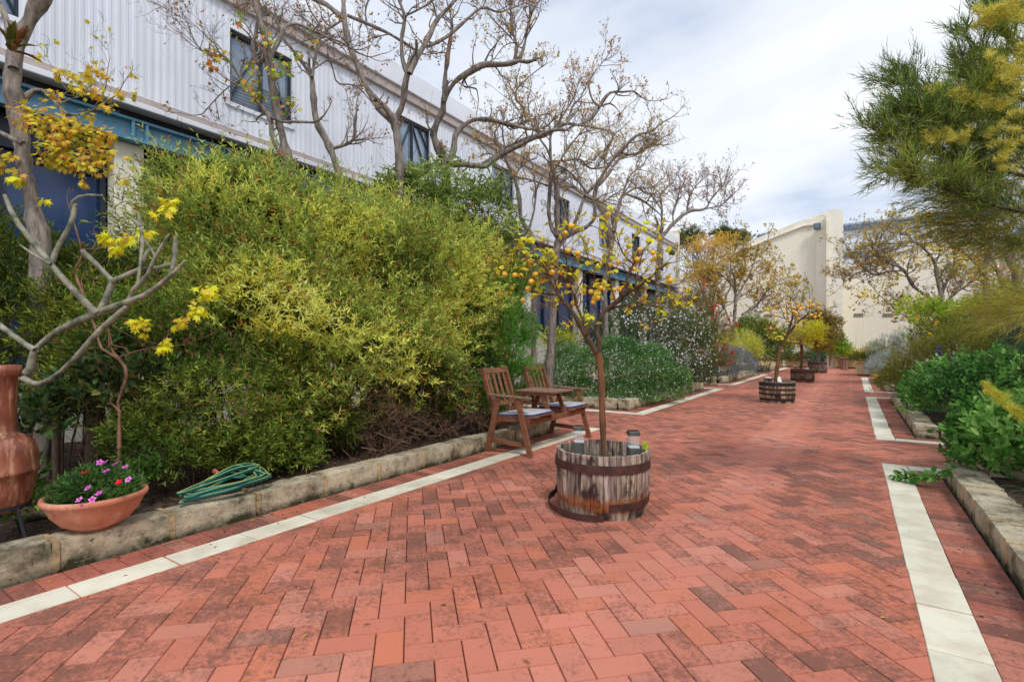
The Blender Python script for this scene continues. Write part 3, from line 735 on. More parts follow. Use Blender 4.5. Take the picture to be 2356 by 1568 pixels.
def seat_unit(y0, y1):
    for y in (y0 + 0.02, y1 - 0.02):
        sr = MB(); sr.beam(bp(-0.22, y, 0.375), bp(0.27, y, 0.405), 0.026, 0.06); sr.build('seat_rail', M['timber'], bench, bevel=0.003)
    ss = MB()
    for k in range(6):
        d = -0.19 + k * 0.092; ss.beam(bp(d, y0, 0.413 + d * 0.05), bp(d, y1, 0.413 + d * 0.05), 0.07, 0.02, side=(1, 0, 0))
    ss.build('seat_slats', M['timber'], bench, bevel=0.003)
    bk = MB(); tp = (-0.395, 0.945); bt = (-0.19, 0.33)
    for y in (y0 + 0.018, y1 - 0.018): bk.beam(bp(bt[0], y, bt[1]), bp(tp[0], y, tp[1]), 0.034, 0.05)
    def onb(u): return bt[0] + (tp[0] - bt[0]) * u, bt[1] + (tp[1] - bt[1]) * u
    d, z = onb(0.95); bk.beam(bp(d, y0 + 0.036, z), bp(d, y1 - 0.036, z), 0.026, 0.062, side=(1, 0, 0.3))
    d, z = onb(0.33); bk.beam(bp(d, y0 + 0.036, z), bp(d, y1 - 0.036, z), 0.026, 0.05, side=(1, 0, 0.3))
    bk.build('back_frame', M['timber'], bench, bevel=0.004)
    bs = MB(); a = onb(0.37); b_ = onb(0.90); n = 4; W = y1 - y0 - 0.09
    for k in range(n):
        y = y0 + 0.045 + W * (k + 0.5) / n; bs.beam(bp(a[0], y, a[1]), bp(b_[0], y, b_[1]), 0.042, 0.014)
    bs.build('back_slats', M['timber'], bench, bevel=0.003)
seat_unit(-0.70, -0.20); seat_unit(0.20, 0.70)
for d, z in ((0.235, 0.36), (-0.20, 0.335)):
    mb = MB(); mb.beam(bp(d, -0.70, z), bp(d, 0.70, z), 0.03, 0.062, side=(1, 0, 0))
    mb.build('cross_rail', M['timber'], bench, bevel=0.003)
for y in (-0.185, 0.185):
    for sg in (-1, 1):
        p = MB(); p.beam(bp(sg * 0.235, y, 0.36), bp(sg * 0.13, y, 0.625), 0.03, 0.05); p.build('table_post', M['timber'], bench, bevel=0.003)
tb = MB()
for k in range(5): 
    d = -0.232 + k * 0.1135; tb.bx(BO[0] + d, BO[0] + d + 0.109, BO[1] - 0.235, BO[1] + 0.235, 0.655, 0.675)
tb.build('table_top', M['timber_worn'], bench, bevel=0.003)
for y in (-0.20, 0.20):
    tb = MB(); tb.bx(BO[0] - 0.21, BO[0] + 0.31, BO[1] + y - 0.012, BO[1] + y + 0.012, 0.62, 0.654)
    tb.build('table_batten', M['timber'], bench)
for (y0, lb) in ((-0.455, 'grey blue seat pad on the near chair of the timber bench'), (0.455, 'grey blue seat pad on the far chair of the timber bench')):
    c = bp(0.06, y0, 0.424); cu = thing('seat_cushion', lb, 'cushion', c, 'seat pads on the timber bench')
    P = []; n = 18
    gx, gy = np.meshgrid(np.linspace(-1, 1, n), np.linspace(-1, 1, n), indexing='ij')
    rr = np.clip(1 - np.maximum(np.abs(gx), np.abs(gy)) ** 8, 0, 1) ** 0.5
    tuft = sum(np.exp(-((gx - a) ** 2 + (gy - b_) ** 2) / 0.02) for a in (-0.45, 0.45) for b_ in (-0.45, 0.45))
    wx = gx * 0.235; wy = gy * 0.235
    shp = np.where(np.abs(gx * gy) > 0.86, 0.97, 1.0)
    top = np.stack([c[0] + wx * shp, c[1] + wy * shp, c[2] + 0.012 + 0.05 * wx + 0.036 * rr * (0.85 + 0.15 * np.cos(gx * 2)) - 0.012 * tuft], -1).reshape(-1, 3)
    bot = np.stack([c[0] + wx * shp, c[1] + wy * shp, c[2] + 0.010 + 0.05 * wx - 0.008 * rr], -1).reshape(-1, 3)
    idx = np.arange(n * n).reshape(n, n); f = np.stack([idx[:-1, :-1], idx[1:, :-1], idx[1:, 1:], idx[:-1, 1:]], -1).reshape(-1, 4)
    mb = MB(); mb.addn(top, f); mb.addn(bot, f[:, ::-1]); mb.build('pad', M['cushion'], cu, smooth=True)
    mb = MB(); q = 0.233
    ring = [(-q, -q), (q, -q), (q, q), (-q, q)]
    pts = []
    for i in range(4):
        a = np.array(ring[i]); b_ = np.array(ring[(i + 1) % 4])
        for t_ in np.linspace(0.04, 0.96, 6): pts.append(a + (b_ - a) * t_)
    pts.append(pts[0]); pts = np.array(pts)
    mb.tube(np.stack([c[0] + pts[:, 0], c[1] + pts[:, 1], c[2] + 0.012 + 0.05 * pts[:, 0]], 1), 0.0105, 8)
    mb.build('piping', M['piping'], cu, smooth=True)

# ---- half barrel planters
def barrel(pos, H, rt, rb, label, mat, hoops, rs, loose=False, dip=0.0):
    th = thing('barrel_planter', label, 'planter', pos, 'half barrel planters down the middle of the path')
    n = 27; mb = MB(); a = 0; cuts = np.cumsum(rs.uniform(0.7, 1.3, n)); cuts = cuts / cuts[-1] * 2 * pi
    zl = np.linspace(0, 1, 6); prv = 0.0
    def rad(u): return rb + (rt - rb) * (u ** 0.75) + 0.012 * sin(pi * u)
    for k in range(n):
        a0 = prv + 0.006; a1 = cuts[k] - 0.006; prv = cuts[k]
        dz = rs.normal(0, 0.0012); off = rs.normal(0, 0.0018); v = 0.72 + rs.rand() * 0.5
        V = []; m_ = 4
        for u in zl:
            for rr in (rad(u) + off, rad(u) + off - 0.026):
                for q in range(m_):
                    aa = a0 + (a1 - a0) * q / (m_ - 1); r2 = rr - (0.0025 if q in (0, m_ - 1) and rr > rad(u) - 0.01 else 0)
                    V.append((pos[0] + r2 * cos(aa), pos[1] + r2 * sin(aa), pos[2] + u * (H + dz)))
        F = []; L = 2 * m_
        for i in range(len(zl) - 1):
            o = i * L
            for q in range(m_ - 1):
                F.append((o + q, o + q + 1, o + L + q + 1, o + L + q)); F.append((o + m_ + q + 1, o + m_ + q, o + L + m_ + q, o + L + m_ + q + 1))
            F.append((o + m_, o, o + L, o + L + m_)); F.append((o + m_ - 1, o + 2 * m_ - 1, o + L + 2 * m_ - 1, o + L + m_ - 1))
        o = (len(zl) - 1) * L
        for q in range(m_ - 1): F.append((o + q, o + q + 1, o + m_ + q + 1, o + m_ + q))
        mb.add(V, F, (v, v * rs.uniform(0.92, 1.0), v * rs.uniform(0.85, 1.0)))
    mb.build('staves', mat, th, usecol=True)
    for (z0, z1, m_) in hoops:
        hp = MB(); pr = [(rad(z0 / H) + 0.0035, z0), (rad(z0 / H) + 0.0075, z0), (rad(z1 / H) + 0.0075, z1), (rad(z1 / H) + 0.0035, z1)]
        hp.lathe(pr + [pr[0]], pos, 56)
        for q in range(5):
            aa = 0.7 + q * 1.27; zc = (z0 + z1) / 2; r2 = rad(zc / H) + 0.009; hp.ball((pos[0] + r2 * cos(aa), pos[1] + r2 * sin(aa), pos[2] + zc), 0.006, 6, 4)
        hp.build('hoop', m_, th)
    if loose:      # the bottom hoop has dropped: one end still grips the right side, the rest lies on the paving
        def band(a0, a1, rf, zf, nm):
            hp = MB(); V = []; n2 = 40
            for k in range(n2 + 1):
                u = k / n2; aa = R_(a0 + (a1 - a0) * u); r0 = rf(u); z = zf(u)
                for (dr, dz) in ((0, 0), (0.004, 0), (0.006, 0.046), (0.002, 0.046)):
                    V.append((pos[0] + (r0 + dr) * cos(aa), pos[1] + (r0 + dr) * sin(aa), pos[2] + z + dz))
            hp.add(V, [(k * 4 + q, (k + 1) * 4 + q, (k + 1) * 4 + (q + 1) % 4, k * 4 + (q + 1) % 4) for k in range(n2) for q in range(4)]); hp.build(nm, M['hoop'], th)
        band(-58, 60, lambda u: rad(0.2) + 0.006, lambda u: 0.075 + 0.012 * u, 'broken_hoop')
        band(-176, -64, lambda u: rad(0.1) + 0.012 + 0.062 * cos(min(1, abs(u - 0.30) / 0.72) * pi / 2), lambda u: 0.030 * max(0, 1 - u * 1.4) + 0.003, 'dropped_hoop')
        hp = MB(); q_ = [(-176, .385, .05), (-172, .372, .09), (-164, .345, .12), (-158, .335, .155)]
        e = [pos + np.array([r_ * cos(R_(a_)), r_ * sin(R_(a_)), z_]) for a_, r_, z_ in q_]
        for p, q in zip(e[:-1], e[1:]): hp.beam(p, q, 0.034, 0.004, side=(0.3, 0.3, 0.3))
        hp.build('buckled_end', M['hoop'], th)
    sm = MB(); zz_ = H - 0.135
    V = [(pos[0], pos[1], zz_ + 0.02)]; F = []
    for r2 in (0.1, 0.2, rad(0.8) - 0.02):
        for k in range(24):
            aa = 2 * pi * k / 24; V.append((pos[0] + r2 * cos(aa), pos[1] + r2 * sin(aa), zz_ + rs.normal(0, 0.008)))
    F += [(0, 1 + k, 1 + (k + 1) % 24) for k in range(24)]
    for j in range(2): F += [(1 + j * 24 + k, 1 + j * 24 + (k + 1) % 24, 25 + j * 24 + (k + 1) % 24, 25 + j * 24 + k) for k in range(24)][::1]
    sm.add(V, F); sm.build('potting_soil', M['soil'], th, smooth=True)
    return th
B1 = np.array([-1.565, 3.54, 0.0]); B2 = np.array([-1.38, 12.35, 0.0]); B3 = np.array([-1.45, 19.9, 0.0]); B4 = np.array([-1.38, 27.2, 0.0])
HB = 0.445
barrel(B1, HB, 0.340, 0.318, 'weathered half barrel with rust stains and a dropped iron hoop nearest the camera', M['stave'], [(0.325, 0.385, M['hoop'])], rs, loose=True)
barrel(B2, HB + 0.01, 0.345, 0.325, 'pale half barrel wrapped in four black straps beyond the nearest planter', M['stave_pale'],
       [(0.05, 0.10, M['hoop_black']), (0.17, 0.21, M['hoop_black']), (0.27, 0.315, M['hoop']), (0.365, 0.435, M['hoop_black'])], rs)
barrel(B3, HB, 0.355, 0.345, 'grey half barrel with two brown hoops, second from the far wall', M['stave_grey'], [(0.07, 0.12, M['hoop']), (0.30, 0.41, M['hoop'])], rs)
barrel(B4, HB + 0.07, 0.375, 0.365, 'grey half barrel planter closest to the tall end wall', M['stave_grey'], [(0.05, 0.10, M['hoop']), (0.40, 0.48, M['hoop'])], rs)
mb = MB()
for k in range(8):
    a = 2 * pi * k / 8; mb.beam((0.35 + 0.16 * cos(a) - 0.75, 31.6 + 0.16 * sin(a), 0), (0.35 + 0.17 * cos(a) - 0.75, 31.6 + 0.17 * sin(a), 0.62), 0.12, 0.03, side=(-sin(a), cos(a), 0))
mb.bx(-0.62, -0.18, 31.38, 31.82, 0.6, 0.66)
tag(mb.build('wooden_tub', M['timber_worn'], loc=(-0.4, 31.6, 0)), 'small dark wooden tub standing between the far barrel and the cream trough', 'planter')

# ---- steel solar bollard lights in the nearest barrel
def solar_post(p, lb, tilt):
    t_ = thing('solar_light', lb, 'garden light', p, 'solar lights in the nearest barrel')
    w = 0.078; R = np.array([[cos(tilt), -sin(tilt), 0], [sin(tilt), cos(tilt), 0], [0, 0, 1]])
    mb = MB(); mb.box(p + [0, 0, 0.09], (w, w, 0.18), R=R); mb.build('post', M['steel'], t_, bevel=0.003)
    mb = MB(); mb.box(p + [0, 0, 0.184], (w - 0.006, w - 0.006, 0.006), R=R); mb.build('reflector', M['lampwhite'], t_)
    mb = MB()
    for sx_ in (-1, 1):
        mb.box(p + R @ np.array([sx_ * (w / 2 - 0.002), 0, 0.228]), (0.003, w - 0.004, 0.08), R=R); mb.box(p + R @ np.array([0, sx_ * (w / 2 - 0.002), 0.228]), (w - 0.012, 0.003, 0.08), R=R)
    mb.build('glass_tube', M['clear'], t_)
    mb = MB(); mb.box(p + [0, 0, 0.284], (w + 0.003, w + 0.003, 0.032), R=R); mb.build('cap', M['steel'], t_, bevel=0.004)
    mb = MB(); mb.box(p + [0, 0, 0.3015], (w - 0.014, w - 0.014, 0.003), R=R); mb.build('solar_panel', M['dark'], t_)
pa = atD(1332, 1030, 3.86); pa[2] = 0.30; pb = atD(1457, 1040, 3.72); pb[2] = 0.285
solar_post(pa, 'square steel solar light on the left inside the nearest barrel', 0.5)
solar_post(pb, 'square steel solar light on the right inside the nearest barrel', 0.65)
def spot(p, lb, yaw_):
    t_ = thing('solar_spotlight', lb, 'garden light', p, 'round solar spotlights in the far barrels')
    mb = MB(); mb.beam(p, p + [0, 0, 0.1], 0.02, 0.02)
    for a in (-0.04, 0, 0.04): mb.beam(p + [a, 0, 0.03], p + [a * 1.2, 0, 0.10], 0.008, 0.008)
    mb.build('stake', M['dark'], t_)
    mb = MB(); c = p + [0, 0, 0.12]; mb.ball(c, (0.11, 0.08, 0.03), 14, 6); mb.build('lamp_head', M['steel'], t_, smooth=True)
    mb = MB(); mb.ball(c + [-0.005, 0, 0.012], (0.085, 0.06, 0.024), 14, 6); mb.build('lens', M['lampwhite'], t_, smooth=True)
spot(B2 + [-0.16, -0.05, HB - 0.06], 'round solar spotlight in the black strapped barrel', 0)
spot(B3 + [-0.20, -0.05, HB - 0.05], 'round solar spotlight in the grey barrel with two hoops', 0)
spot(B4 + [-0.33, -0.02, HB + 0.02], 'tiny round solar spotlight on the farthest barrel', 0)
mb = MB(); mb.beam(B2 + [0.09, -0.12, HB - 0.09], B2 + [0.03, 0.0, HB + 0.10], 0.07, 0.012, side=(1, 0.2, 0)); tag(mb.build('plant_tag', M['lampwhite'], loc=B2 + [0.08, -0.1, HB - 0.05]), 'pale flat panel leaning by the trunk in the black strapped barrel', 'panel')
mb = MB(); mb.lathe([(0.0, 0.1), (0.05, 0.1), (0.055, 0.0), (0, 0)], B3 + [0.14, -0.1, HB - 0.05], 12); tag(mb.build('small_jar', M['lampwhite'], loc=B3 + [0.14, -0.1, HB - 0.05], smooth=True), 'small pale jar standing in the grey barrel with two hoops', 'jar')

# ---- terracotta chiminea
CP1 = atD(0, 1000, 2.8); CP1[2] = 0.0
ch = thing('chiminea', 'terracotta chiminea with narrow neck and round glazed belly at the left edge', 'chiminea', CP1)
mb = MB()
mb.lathe([(0.10, 0.30), (0.125, 0.34), (0.148, 0.44), (0.156, 0.50), (0.162, 0.503), (0.166, 0.52), (0.160, 0.53), (0.162, 0.58), (0.157, 0.63), (0.140, 0.675), (0.105, 0.705), (0.078, 0.72), (0.070, 0.74), (0.068, 0.84), (0.070, 0.95), (0.073, 1.03), (0.088, 1.04), (0.091, 1.07), (0.087, 1.098), (0.070, 1.098), (0.06, 1.08), (0.058, 0.9)], CP1, 48)
mb.build('clay_body', M['chim'], ch, smooth=True)
mb = MB(); mb.lathe([(0.118, 0.315), (0.128, 0.315), (0.130, 0.335), (0.120, 0.335), (0.118, 0.315)], CP1, 32)
for k in range(3):
    a = 0.4 + k * 2 * pi / 3; mb.tube([CP1 + [0.12 * cos(a), 0.12 * sin(a), 0.32], CP1 + [0.16 * cos(a), 0.16 * sin(a), 0.2], CP1 + [0.20 * cos(a), 0.20 * sin(a), 0.10]], 0.009, 6)
mb.build('iron_stand', M['dark'], ch)
mb = MB(); mb.tube([CP1 + [0.02, 0.10, 0.34], CP1 + [0.02, 0.16, 0.16], CP1 + [0.06, 0.24, 0.12]], 0.006, 6)
# ---- shallow terracotta bowl
BWp = atZ(226, 1222, 0.155); BWp = BWp + np.array([-0.10, 0.02, 0]); BWp[2] = 0.155
bw = thing('flower_bowl', 'wide shallow terracotta bowl of flowering dianthus resting on the kerb', 'planter', BWp)
mb = MB(); mb.lathe([(0.0, 0.0), (0.095, 0.0), (0.10, 0.012), (0.16, 0.045), (0.205, 0.10), (0.228, 0.155), (0.236, 0.165), (0.246, 0.172), (0.250, 0.185), (0.246, 0.198), (0.234, 0.203), (0.222, 0.196), (0.214, 0.17), (0.19, 0.14)], BWp, 64)
mb.build('bowl', M['terracotta'], bw, smooth=True)
mb = MB(); mb.lathe([(0.0, 0.165), (0.10, 0.16), (0.212, 0.15)], BWp, 24); mb.build('potting_soil', M['soil'], bw)

# ---- garden hose
mb = MB(); rs2 = np.random.RandomState(5)
hc = np.array([-3.64, 1.82, 0.18]); pts = []
for k in range(9):
    a_ = 0.24 + rs2.uniform(-0.05, 0.06) + (0.08 if k in (1, 5) else 0); b_ = 0.085 + rs2.normal(0, 0.02) + (0.03 if k == 5 else 0); o_ = np.array([rs2.normal(0, 0.01), (a_ - 0.28) + rs2.normal(0, 0.012)]); tw = rs2.normal(-0.06, 0.08)
    for q in range(14):
        t_ = 2 * pi * q / 14
        u = a_ * cos(t_); v = b_ * sin(t_) * (1.0 + 0.85 * cos(t_)) / 1.3
        pts.append(hc + [v * cos(tw) + u * sin(tw) + o_[0], u * cos(tw) - v * sin(tw) + o_[1] + 0.02 * k / 9, 0.006 + 0.006 * k + 0.75 * max(0, -v) + 0.02 * (cos(t_) + 1) + rs2.normal(0, 0.003)])
pts.append(hc + [0.02, -0.30, 0.07]); pts.append(hc + [-0.05, -0.05, 0.11]); pts.append(hc + [-0.13, 0.02, 0.12])
P = catmull(pts, 700); P[:, 2] = np.maximum(P[:, 2], 0.172)
V, F = tubes(P[None], np.full((1, len(P)), 0.0085), 8)
cc = np.array([S(0, 104, 98)] * 8); cc[6] = S(206, 200, 84); 
mb.addn(V, F, np.tile(cc, (len(P), 1)))
o = mb.build('garden_hose', M['hose'], usecol=True, smooth=True, loc=hc); tag(o, 'coiled green garden hose with yellow stripes lying on the limestone kerb', 'hose')
mb = MB(); mb.beam(P[-1], P[-1] + [-0.05, 0.0, 0.01], 0.022, 0.022); mb.build('coupling', M['hose_fit'], o)
tp = atX(582, 1085, -3.75); tp[2] = 0.1
t_ = thing('garden_tap', 'brass and steel tap on a short pipe at the foot of the big shrub', 'tap', tp)
mb = MB(); mb.tube([tp, tp + [0, 0, 0.16]], 0.009, 8); mb.build('pipe', M['steel'], t_)
mb = MB(); mb.tube([tp + [0, 0, 0.10], tp + [0, 0, 0.145]], 0.017, 10, ); mb.tube([tp + [0, 0, 0.14], tp + [0.03, 0.02, 0.17], tp + [0.05, 0.03, 0.15]], 0.009, 8); mb.build('valve', simple('brass', S(170, 130, 70), None, rough=0.4, metal=0.5), t_)
# hoop of black wire and pale stone lying in the bed
mb = MB(); rough_block(mb, (-4.35, 1.05, 0.20), (0.2, 0.28, 0.16), n=(5, 5, 5), colr=(1.1, 1.0, 0.75)); tag(mb.build('loose_stone', M['lime'], usecol=True, smooth=True, loc=(-4.35, 1.05, 0.1)), 'loose yellow limestone lump in the bed behind the flower bowl', 'stone')

# ---- cream troughs along the end wall and planter box on the right
def trough(x0, x1, y0, y1, h, lb):
    t_ = thing('planter_trough', lb, 'planter', ((x0 + x1) / 2, (y0 + y1) / 2, 0), 'cream planter troughs')
    mb = MB(); w = 0.04; t2 = 0.05
    mb.bx(x0 + t2, x1 - t2, y0 + t2, y1 - t2, 0.05, h - 0.08)
    mb.bx(x0, x1, y0, y1, h - 0.08, h); mb.build('trough_body', M['trough'], t_, bevel=0.02)
    mb = MB(); mb.bx(x0 + 0.1, x1 - 0.1, y0 + 0.08, y1 - 0.08, 0, 0.05); mb.build('base', M['dark'], t_)
    mb = MB(); mb.bx(x0 + 0.06, x1 - 0.06, y0 + 0.06, y1 - 0.06, h + 0.001, h + 0.006); mb.build('potting_soil', M['soil'], t_)
trough(-0.95, 0.80, 33.9, 34.5, 0.52, 'long cream trough at the foot of the end wall right of the pier')
trough(-4.9, -3.5, 33.9, 34.5, 0.50, 'long cream trough at the foot of the end wall behind the leftmost citrus tree')
trough(-3.4, -1.9, 33.9, 34.5, 0.50, 'long cream trough half hidden behind the two farthest barrels')
trough(0.02, 0.66, 25.3, 25.95, 0.60, 'square cream planter box at the right edge of the path overflowing with greenery')
# ================================================================== PLANT TOOLS
def lt(kind):
    if kind == 'leaf':     # folded diamond
        return np.array([[0, 0, 0], [0.5, 0.42, 0.10], [0, 1, -0.08], [-0.5, 0.42, 0.10]]), np.array([[0, 1, 2], [0, 2, 3]])
    if kind == 'leaf6':    # broader curved leaf
        return np.array([[0, 0, 0], [0.42, 0.28, 0.07], [0.40, 0.66, 0.05], [0, 1, -0.14], [-0.40, 0.66, 0.05], [-0.42, 0.28, 0.07], [0, 0.5, 0.0]]), np.array([[0, 1, 6], [1, 2, 6], [2, 3, 6], [3, 4, 6], [4, 5, 6], [5, 0, 6]])
    if kind == 'maple':    # lobed
        V = [[0, 0, 0]]
        for a, r in ((-75, .55), (-50, .35), (-30, .85), (-14, .55), (0, 1.0), (14, .55), (30, .85), (50, .35), (75, .55)): V.append([r * sin(R_(a)) * 1.0, r * cos(R_(a)), 0.06 * (r - .5) - 0.1 * r])
        return np.array(V), np.array([[0, i + 1, i] for i in range(1, 9)])
    if kind == 'needle':
        return np.array([[-0.5, 0, 0], [0.5, 0, 0], [0, 1, -0.06]]), np.array([[0, 1, 2]])
    if kind == 'blade':
        return np.array([[-0.5, 0, 0], [0.5, 0, 0], [-0.4, 0.5, 0.12], [0.4, 0.5, 0.12], [0, 1, -0.15]]), np.array([[0, 1, 3], [0, 3, 2], [2, 3, 4]])
    if kind == 'flower':   # five petals cup
        V = [[0, 0, 0]]
        for k in range(10):
            a = 2 * pi * k / 10; r = 1.0 if k % 2 == 0 else 0.62
            V.append([r * cos(a), r * sin(a), 0.28 * r])
        return np.array(V), np.array([[0, 1 + k, 1 + (k + 1) % 10] for k in range(10)])
    if kind == 'dot':
        V = np.array([[1, 0, 0], [0, 1, 0], [-1, 0, 0], [0, -1, 0], [0, 0, 1], [0, 0, -1]], float)
        return V, np.array([[0, 1, 4], [1, 2, 4], [2, 3, 4], [3, 0, 4], [1, 0, 5], [2, 1, 5], [3, 2, 5], [0, 3, 5]])
def stamp(kind, pos, d, up, L, W, colr):
    """-> V,F,C ; d = leaf direction, up = leaf normal hint"""
    T, F = lt(kind); d = unit(d); x = unit(np.cross(d, up)); z = np.cross(x, d)
    L = np.broadcast_to(L, (len(pos),)); W = np.broadcast_to(W, (len(pos),))
    if kind in ('flower', 'dot'):
        V = pos[:, None] + (x[:, None] * T[:, 0, None] + d[:, None] * T[:, 1, None] + z[:, None] * T[:, 2, None]) * L[:, None, None]
    else:
        V = pos[:, None] + x[:, None] * (T[:, 0, None] * W[:, None, None]) + d[:, None] * (T[:, 1, None] * L[:, None, None]) + z[:, None] * (T[:, 2, None] * L[:, None, None])
    k = len(T); Fo = F[None] + (np.arange(len(pos)) * k)[:, None, None]
    return V.reshape(-1, 3), Fo.reshape(-1, 3), np.repeat(colr, k, 0)
class Leaves:
    def __init__(s): s.V = []; s.F = []; s.C = []; s.n = 0
    def add(s, kind, pos, d, up, L, W, colr):
        if len(pos) == 0: return
        V, F, C = stamp(kind, pos, d, up, L, W, colr); s.V.append(V); s.F.append(F + s.n); s.C.append(C); s.n += len(V)
    def build(s, name, parent, mat=None, loc=None):
        if not s.V: return
        return mesh_obj(name, np.concatenate(s.V), [np.concatenate(s.F)], mat or M['leaf'], parent, colr=np.clip(np.concatenate(s.C), 0, 1), loc=loc)
LG = 1.5     # real leaves reflect more than their shaded look in the picture
def pal(rs, n, cols, P=None, scale=1.5, seed=1, w=None, var=0.12):
    """leaf colours: neighbours drift between the palette's colours"""
    c = np.array([S(*q) for q in cols]); k = len(c)
    if P is not None:
        u = np.clip((n3(P, scale, seed) * 0.35 + 0.5), 0, 0.999) * (k - 1) + rs.normal(0, 0.75, n)
        u = np.clip(u, 0, k - 1.001); i = u.astype(int); f = (u - i)[:, None]; out = c[i] * (1 - f) + c[i + 1] * f
    else: out = c[rs.choice(k, n, p=w)]
    return np.clip(out * LG * (1 + rs.normal(0, var, (n, 1))), 0, 0.88)
def shoots(lv, rs, pos, d, n, SL, L, W, cols, ang=55, kind='leaf', scale=1.2, seed=1, droop=0.0, var=0.13, tipcol=None, bend=0.2, stemcol=None):
    """leafy shoots: n leaves spiralling up each stem"""
    m = len(pos); d = unit(d)
    SL = np.broadcast_to(SL, (m,))
    t = (np.arange(n) + 0.5) / n
    a1 = unit(np.cross(d, rnd(rs, m))); a2 = np.cross(d, a1)
    az = np.arange(n) * 2.4 + rs.rand(m, 1) * 6.28
    bendv = rnd(rs, m) * bend + np.array([0, 0, -droop])
    P = pos[:, None] + d[:, None] * (SL[:, None] * t)[..., None] + bendv[:, None] * (SL[:, None] * t ** 2)[..., None]
    an = np.radians(ang) * (1.15 - 0.55 * t) + rs.normal(0, 0.15, (m, n))
    r = a1[:, None] * np.cos(az)[..., None] + a2[:, None] * np.sin(az)[..., None]
    D = d[:, None] * np.cos(an)[..., None] + r * np.sin(an)[..., None] + np.array([0, 0, -droop]) * 0.7
    P = P.reshape(-1, 3); D = unit(D.reshape(-1, 3)); up = unit(np.repeat(d, n, 0) + rnd(rs, m * n) * 0.4)
    C = pal(rs, len(P), cols, P, scale, seed, var=var)
    # whole shoots differ
    C = C * np.repeat(1 + rs.normal(0, 0.16, (m, 1)), n, 0)
    if tipcol is not None:
        tc_ = np.array(S(*tipcol)); k = np.tile(t > 0.8, m) & (np.repeat(rs.rand(m), n) < 0.22); C[k] = tc_ * (1 + rs.normal(0, 0.1, (k.sum(), 1)))
    LL = L * rs.uniform(0.6, 1.25, len(P)); lv.add(kind, P, D, up, LL, W * rs.uniform(0.7, 1.2, len(P)) * (LL / L) ** 0.5, C)
    return pos + d * SL[:, None]
def sample_blobs(rs, blobs, n, lump=0.16, lscale=2.0, depth=0.35, seed=1, zmin=0.12, keep=0.72, xmax=None, gap=0):
    """points in the outer shell of a union of ellipsoids; blobs (cx,cy,cz,rx,ry,rz)"""
    B = np.array(blobs, float); w = (B[:, 3] * B[:, 4] * B[:, 5]) ** (2 / 3.0); w /= w.sum()
    i = rs.choice(len(B), n, p=w); u = rnd(rs, n); u[:, 2] = np.where(u[:, 2] < -0.45, -u[:, 2] * rs.rand(n), u[:, 2])
    u = unit(u); q = 1 - depth * rs.rand(n) ** 1.6
    P0 = B[i, :3] + u * B[i, 3:]
    q = q * (1 + lump * n3(P0, lscale, seed) + lump * 0.5 * n3(P0, lscale * 2.7, seed + 3))
    P = B[i, :3] + u * B[i, 3:] * q[:, None]
    nrm = unit(u / B[i, 3:])
    ok = P[:, 2] > zmin
    if gap: ok &= (n3(P, 4.2, seed + 2) + rs.normal(0, 0.25, len(P)) > -gap) | (q < 0.75)
    if xmax is not None: ok &= P[:, 0] < xmax
    for j in range(len(B)):
        e = np.linalg.norm((P - B[j, :3]) / B[j, 3:], axis=1); ok &= (e > keep) | (i == j)
    return P[ok], nrm[ok]
def grow(rs, S0, D, L, R, K=6, wander=0.25, up=0.0, taper=0.25):
    n = len(S0); P = np.zeros((n, K, 3)); P[:, 0] = S0; d = unit(D); L = np.broadcast_to(L, (n,)); R = np.broadcast_to(R, (n,))
    for k in range(1, K):
        d = unit(d + rs.normal(0, wander, (n, 3)) + np.array([0, 0, up])); P[:, k] = P[:, k - 1] + d * (L / (K - 1))[:, None]
    return P, R[:, None] * np.linspace(1, taper, K)[None]
def spawn(rs, P, R, per, t0=0.2, ang=50, lr=0.5, L=None, up=0.2, rr=0.55):
    n, K, _ = P.shape; i = np.repeat(np.arange(n), per); t = rs.uniform(t0, 0.98, len(i)) * (K - 1); j = np.minimum(t.astype(int), K - 2); f = (t - j)[:, None]
    S0 = P[i, j] * (1 - f) + P[i, j + 1] * f; T = unit(P[i, j + 1] - P[i, j]); sd = unit(np.cross(T, rnd(rs, len(i))))
    a = np.radians(ang) * rs.uniform(0.6, 1.3, len(i))[:, None]
    D = T * np.cos(a) + sd * np.sin(a) + np.array([0, 0, up])
    ln = np.linalg.norm(P[i, -1] - P[i, 0], axis=1) if L is None else np.full(len(i), L)
    r = (R[i, j] * rr)
    return S0, unit(D), ln * lr * rs.uniform(0.5, 1.3, len(i)) * (1.15 - 0.5 * t / (K - 1)), r
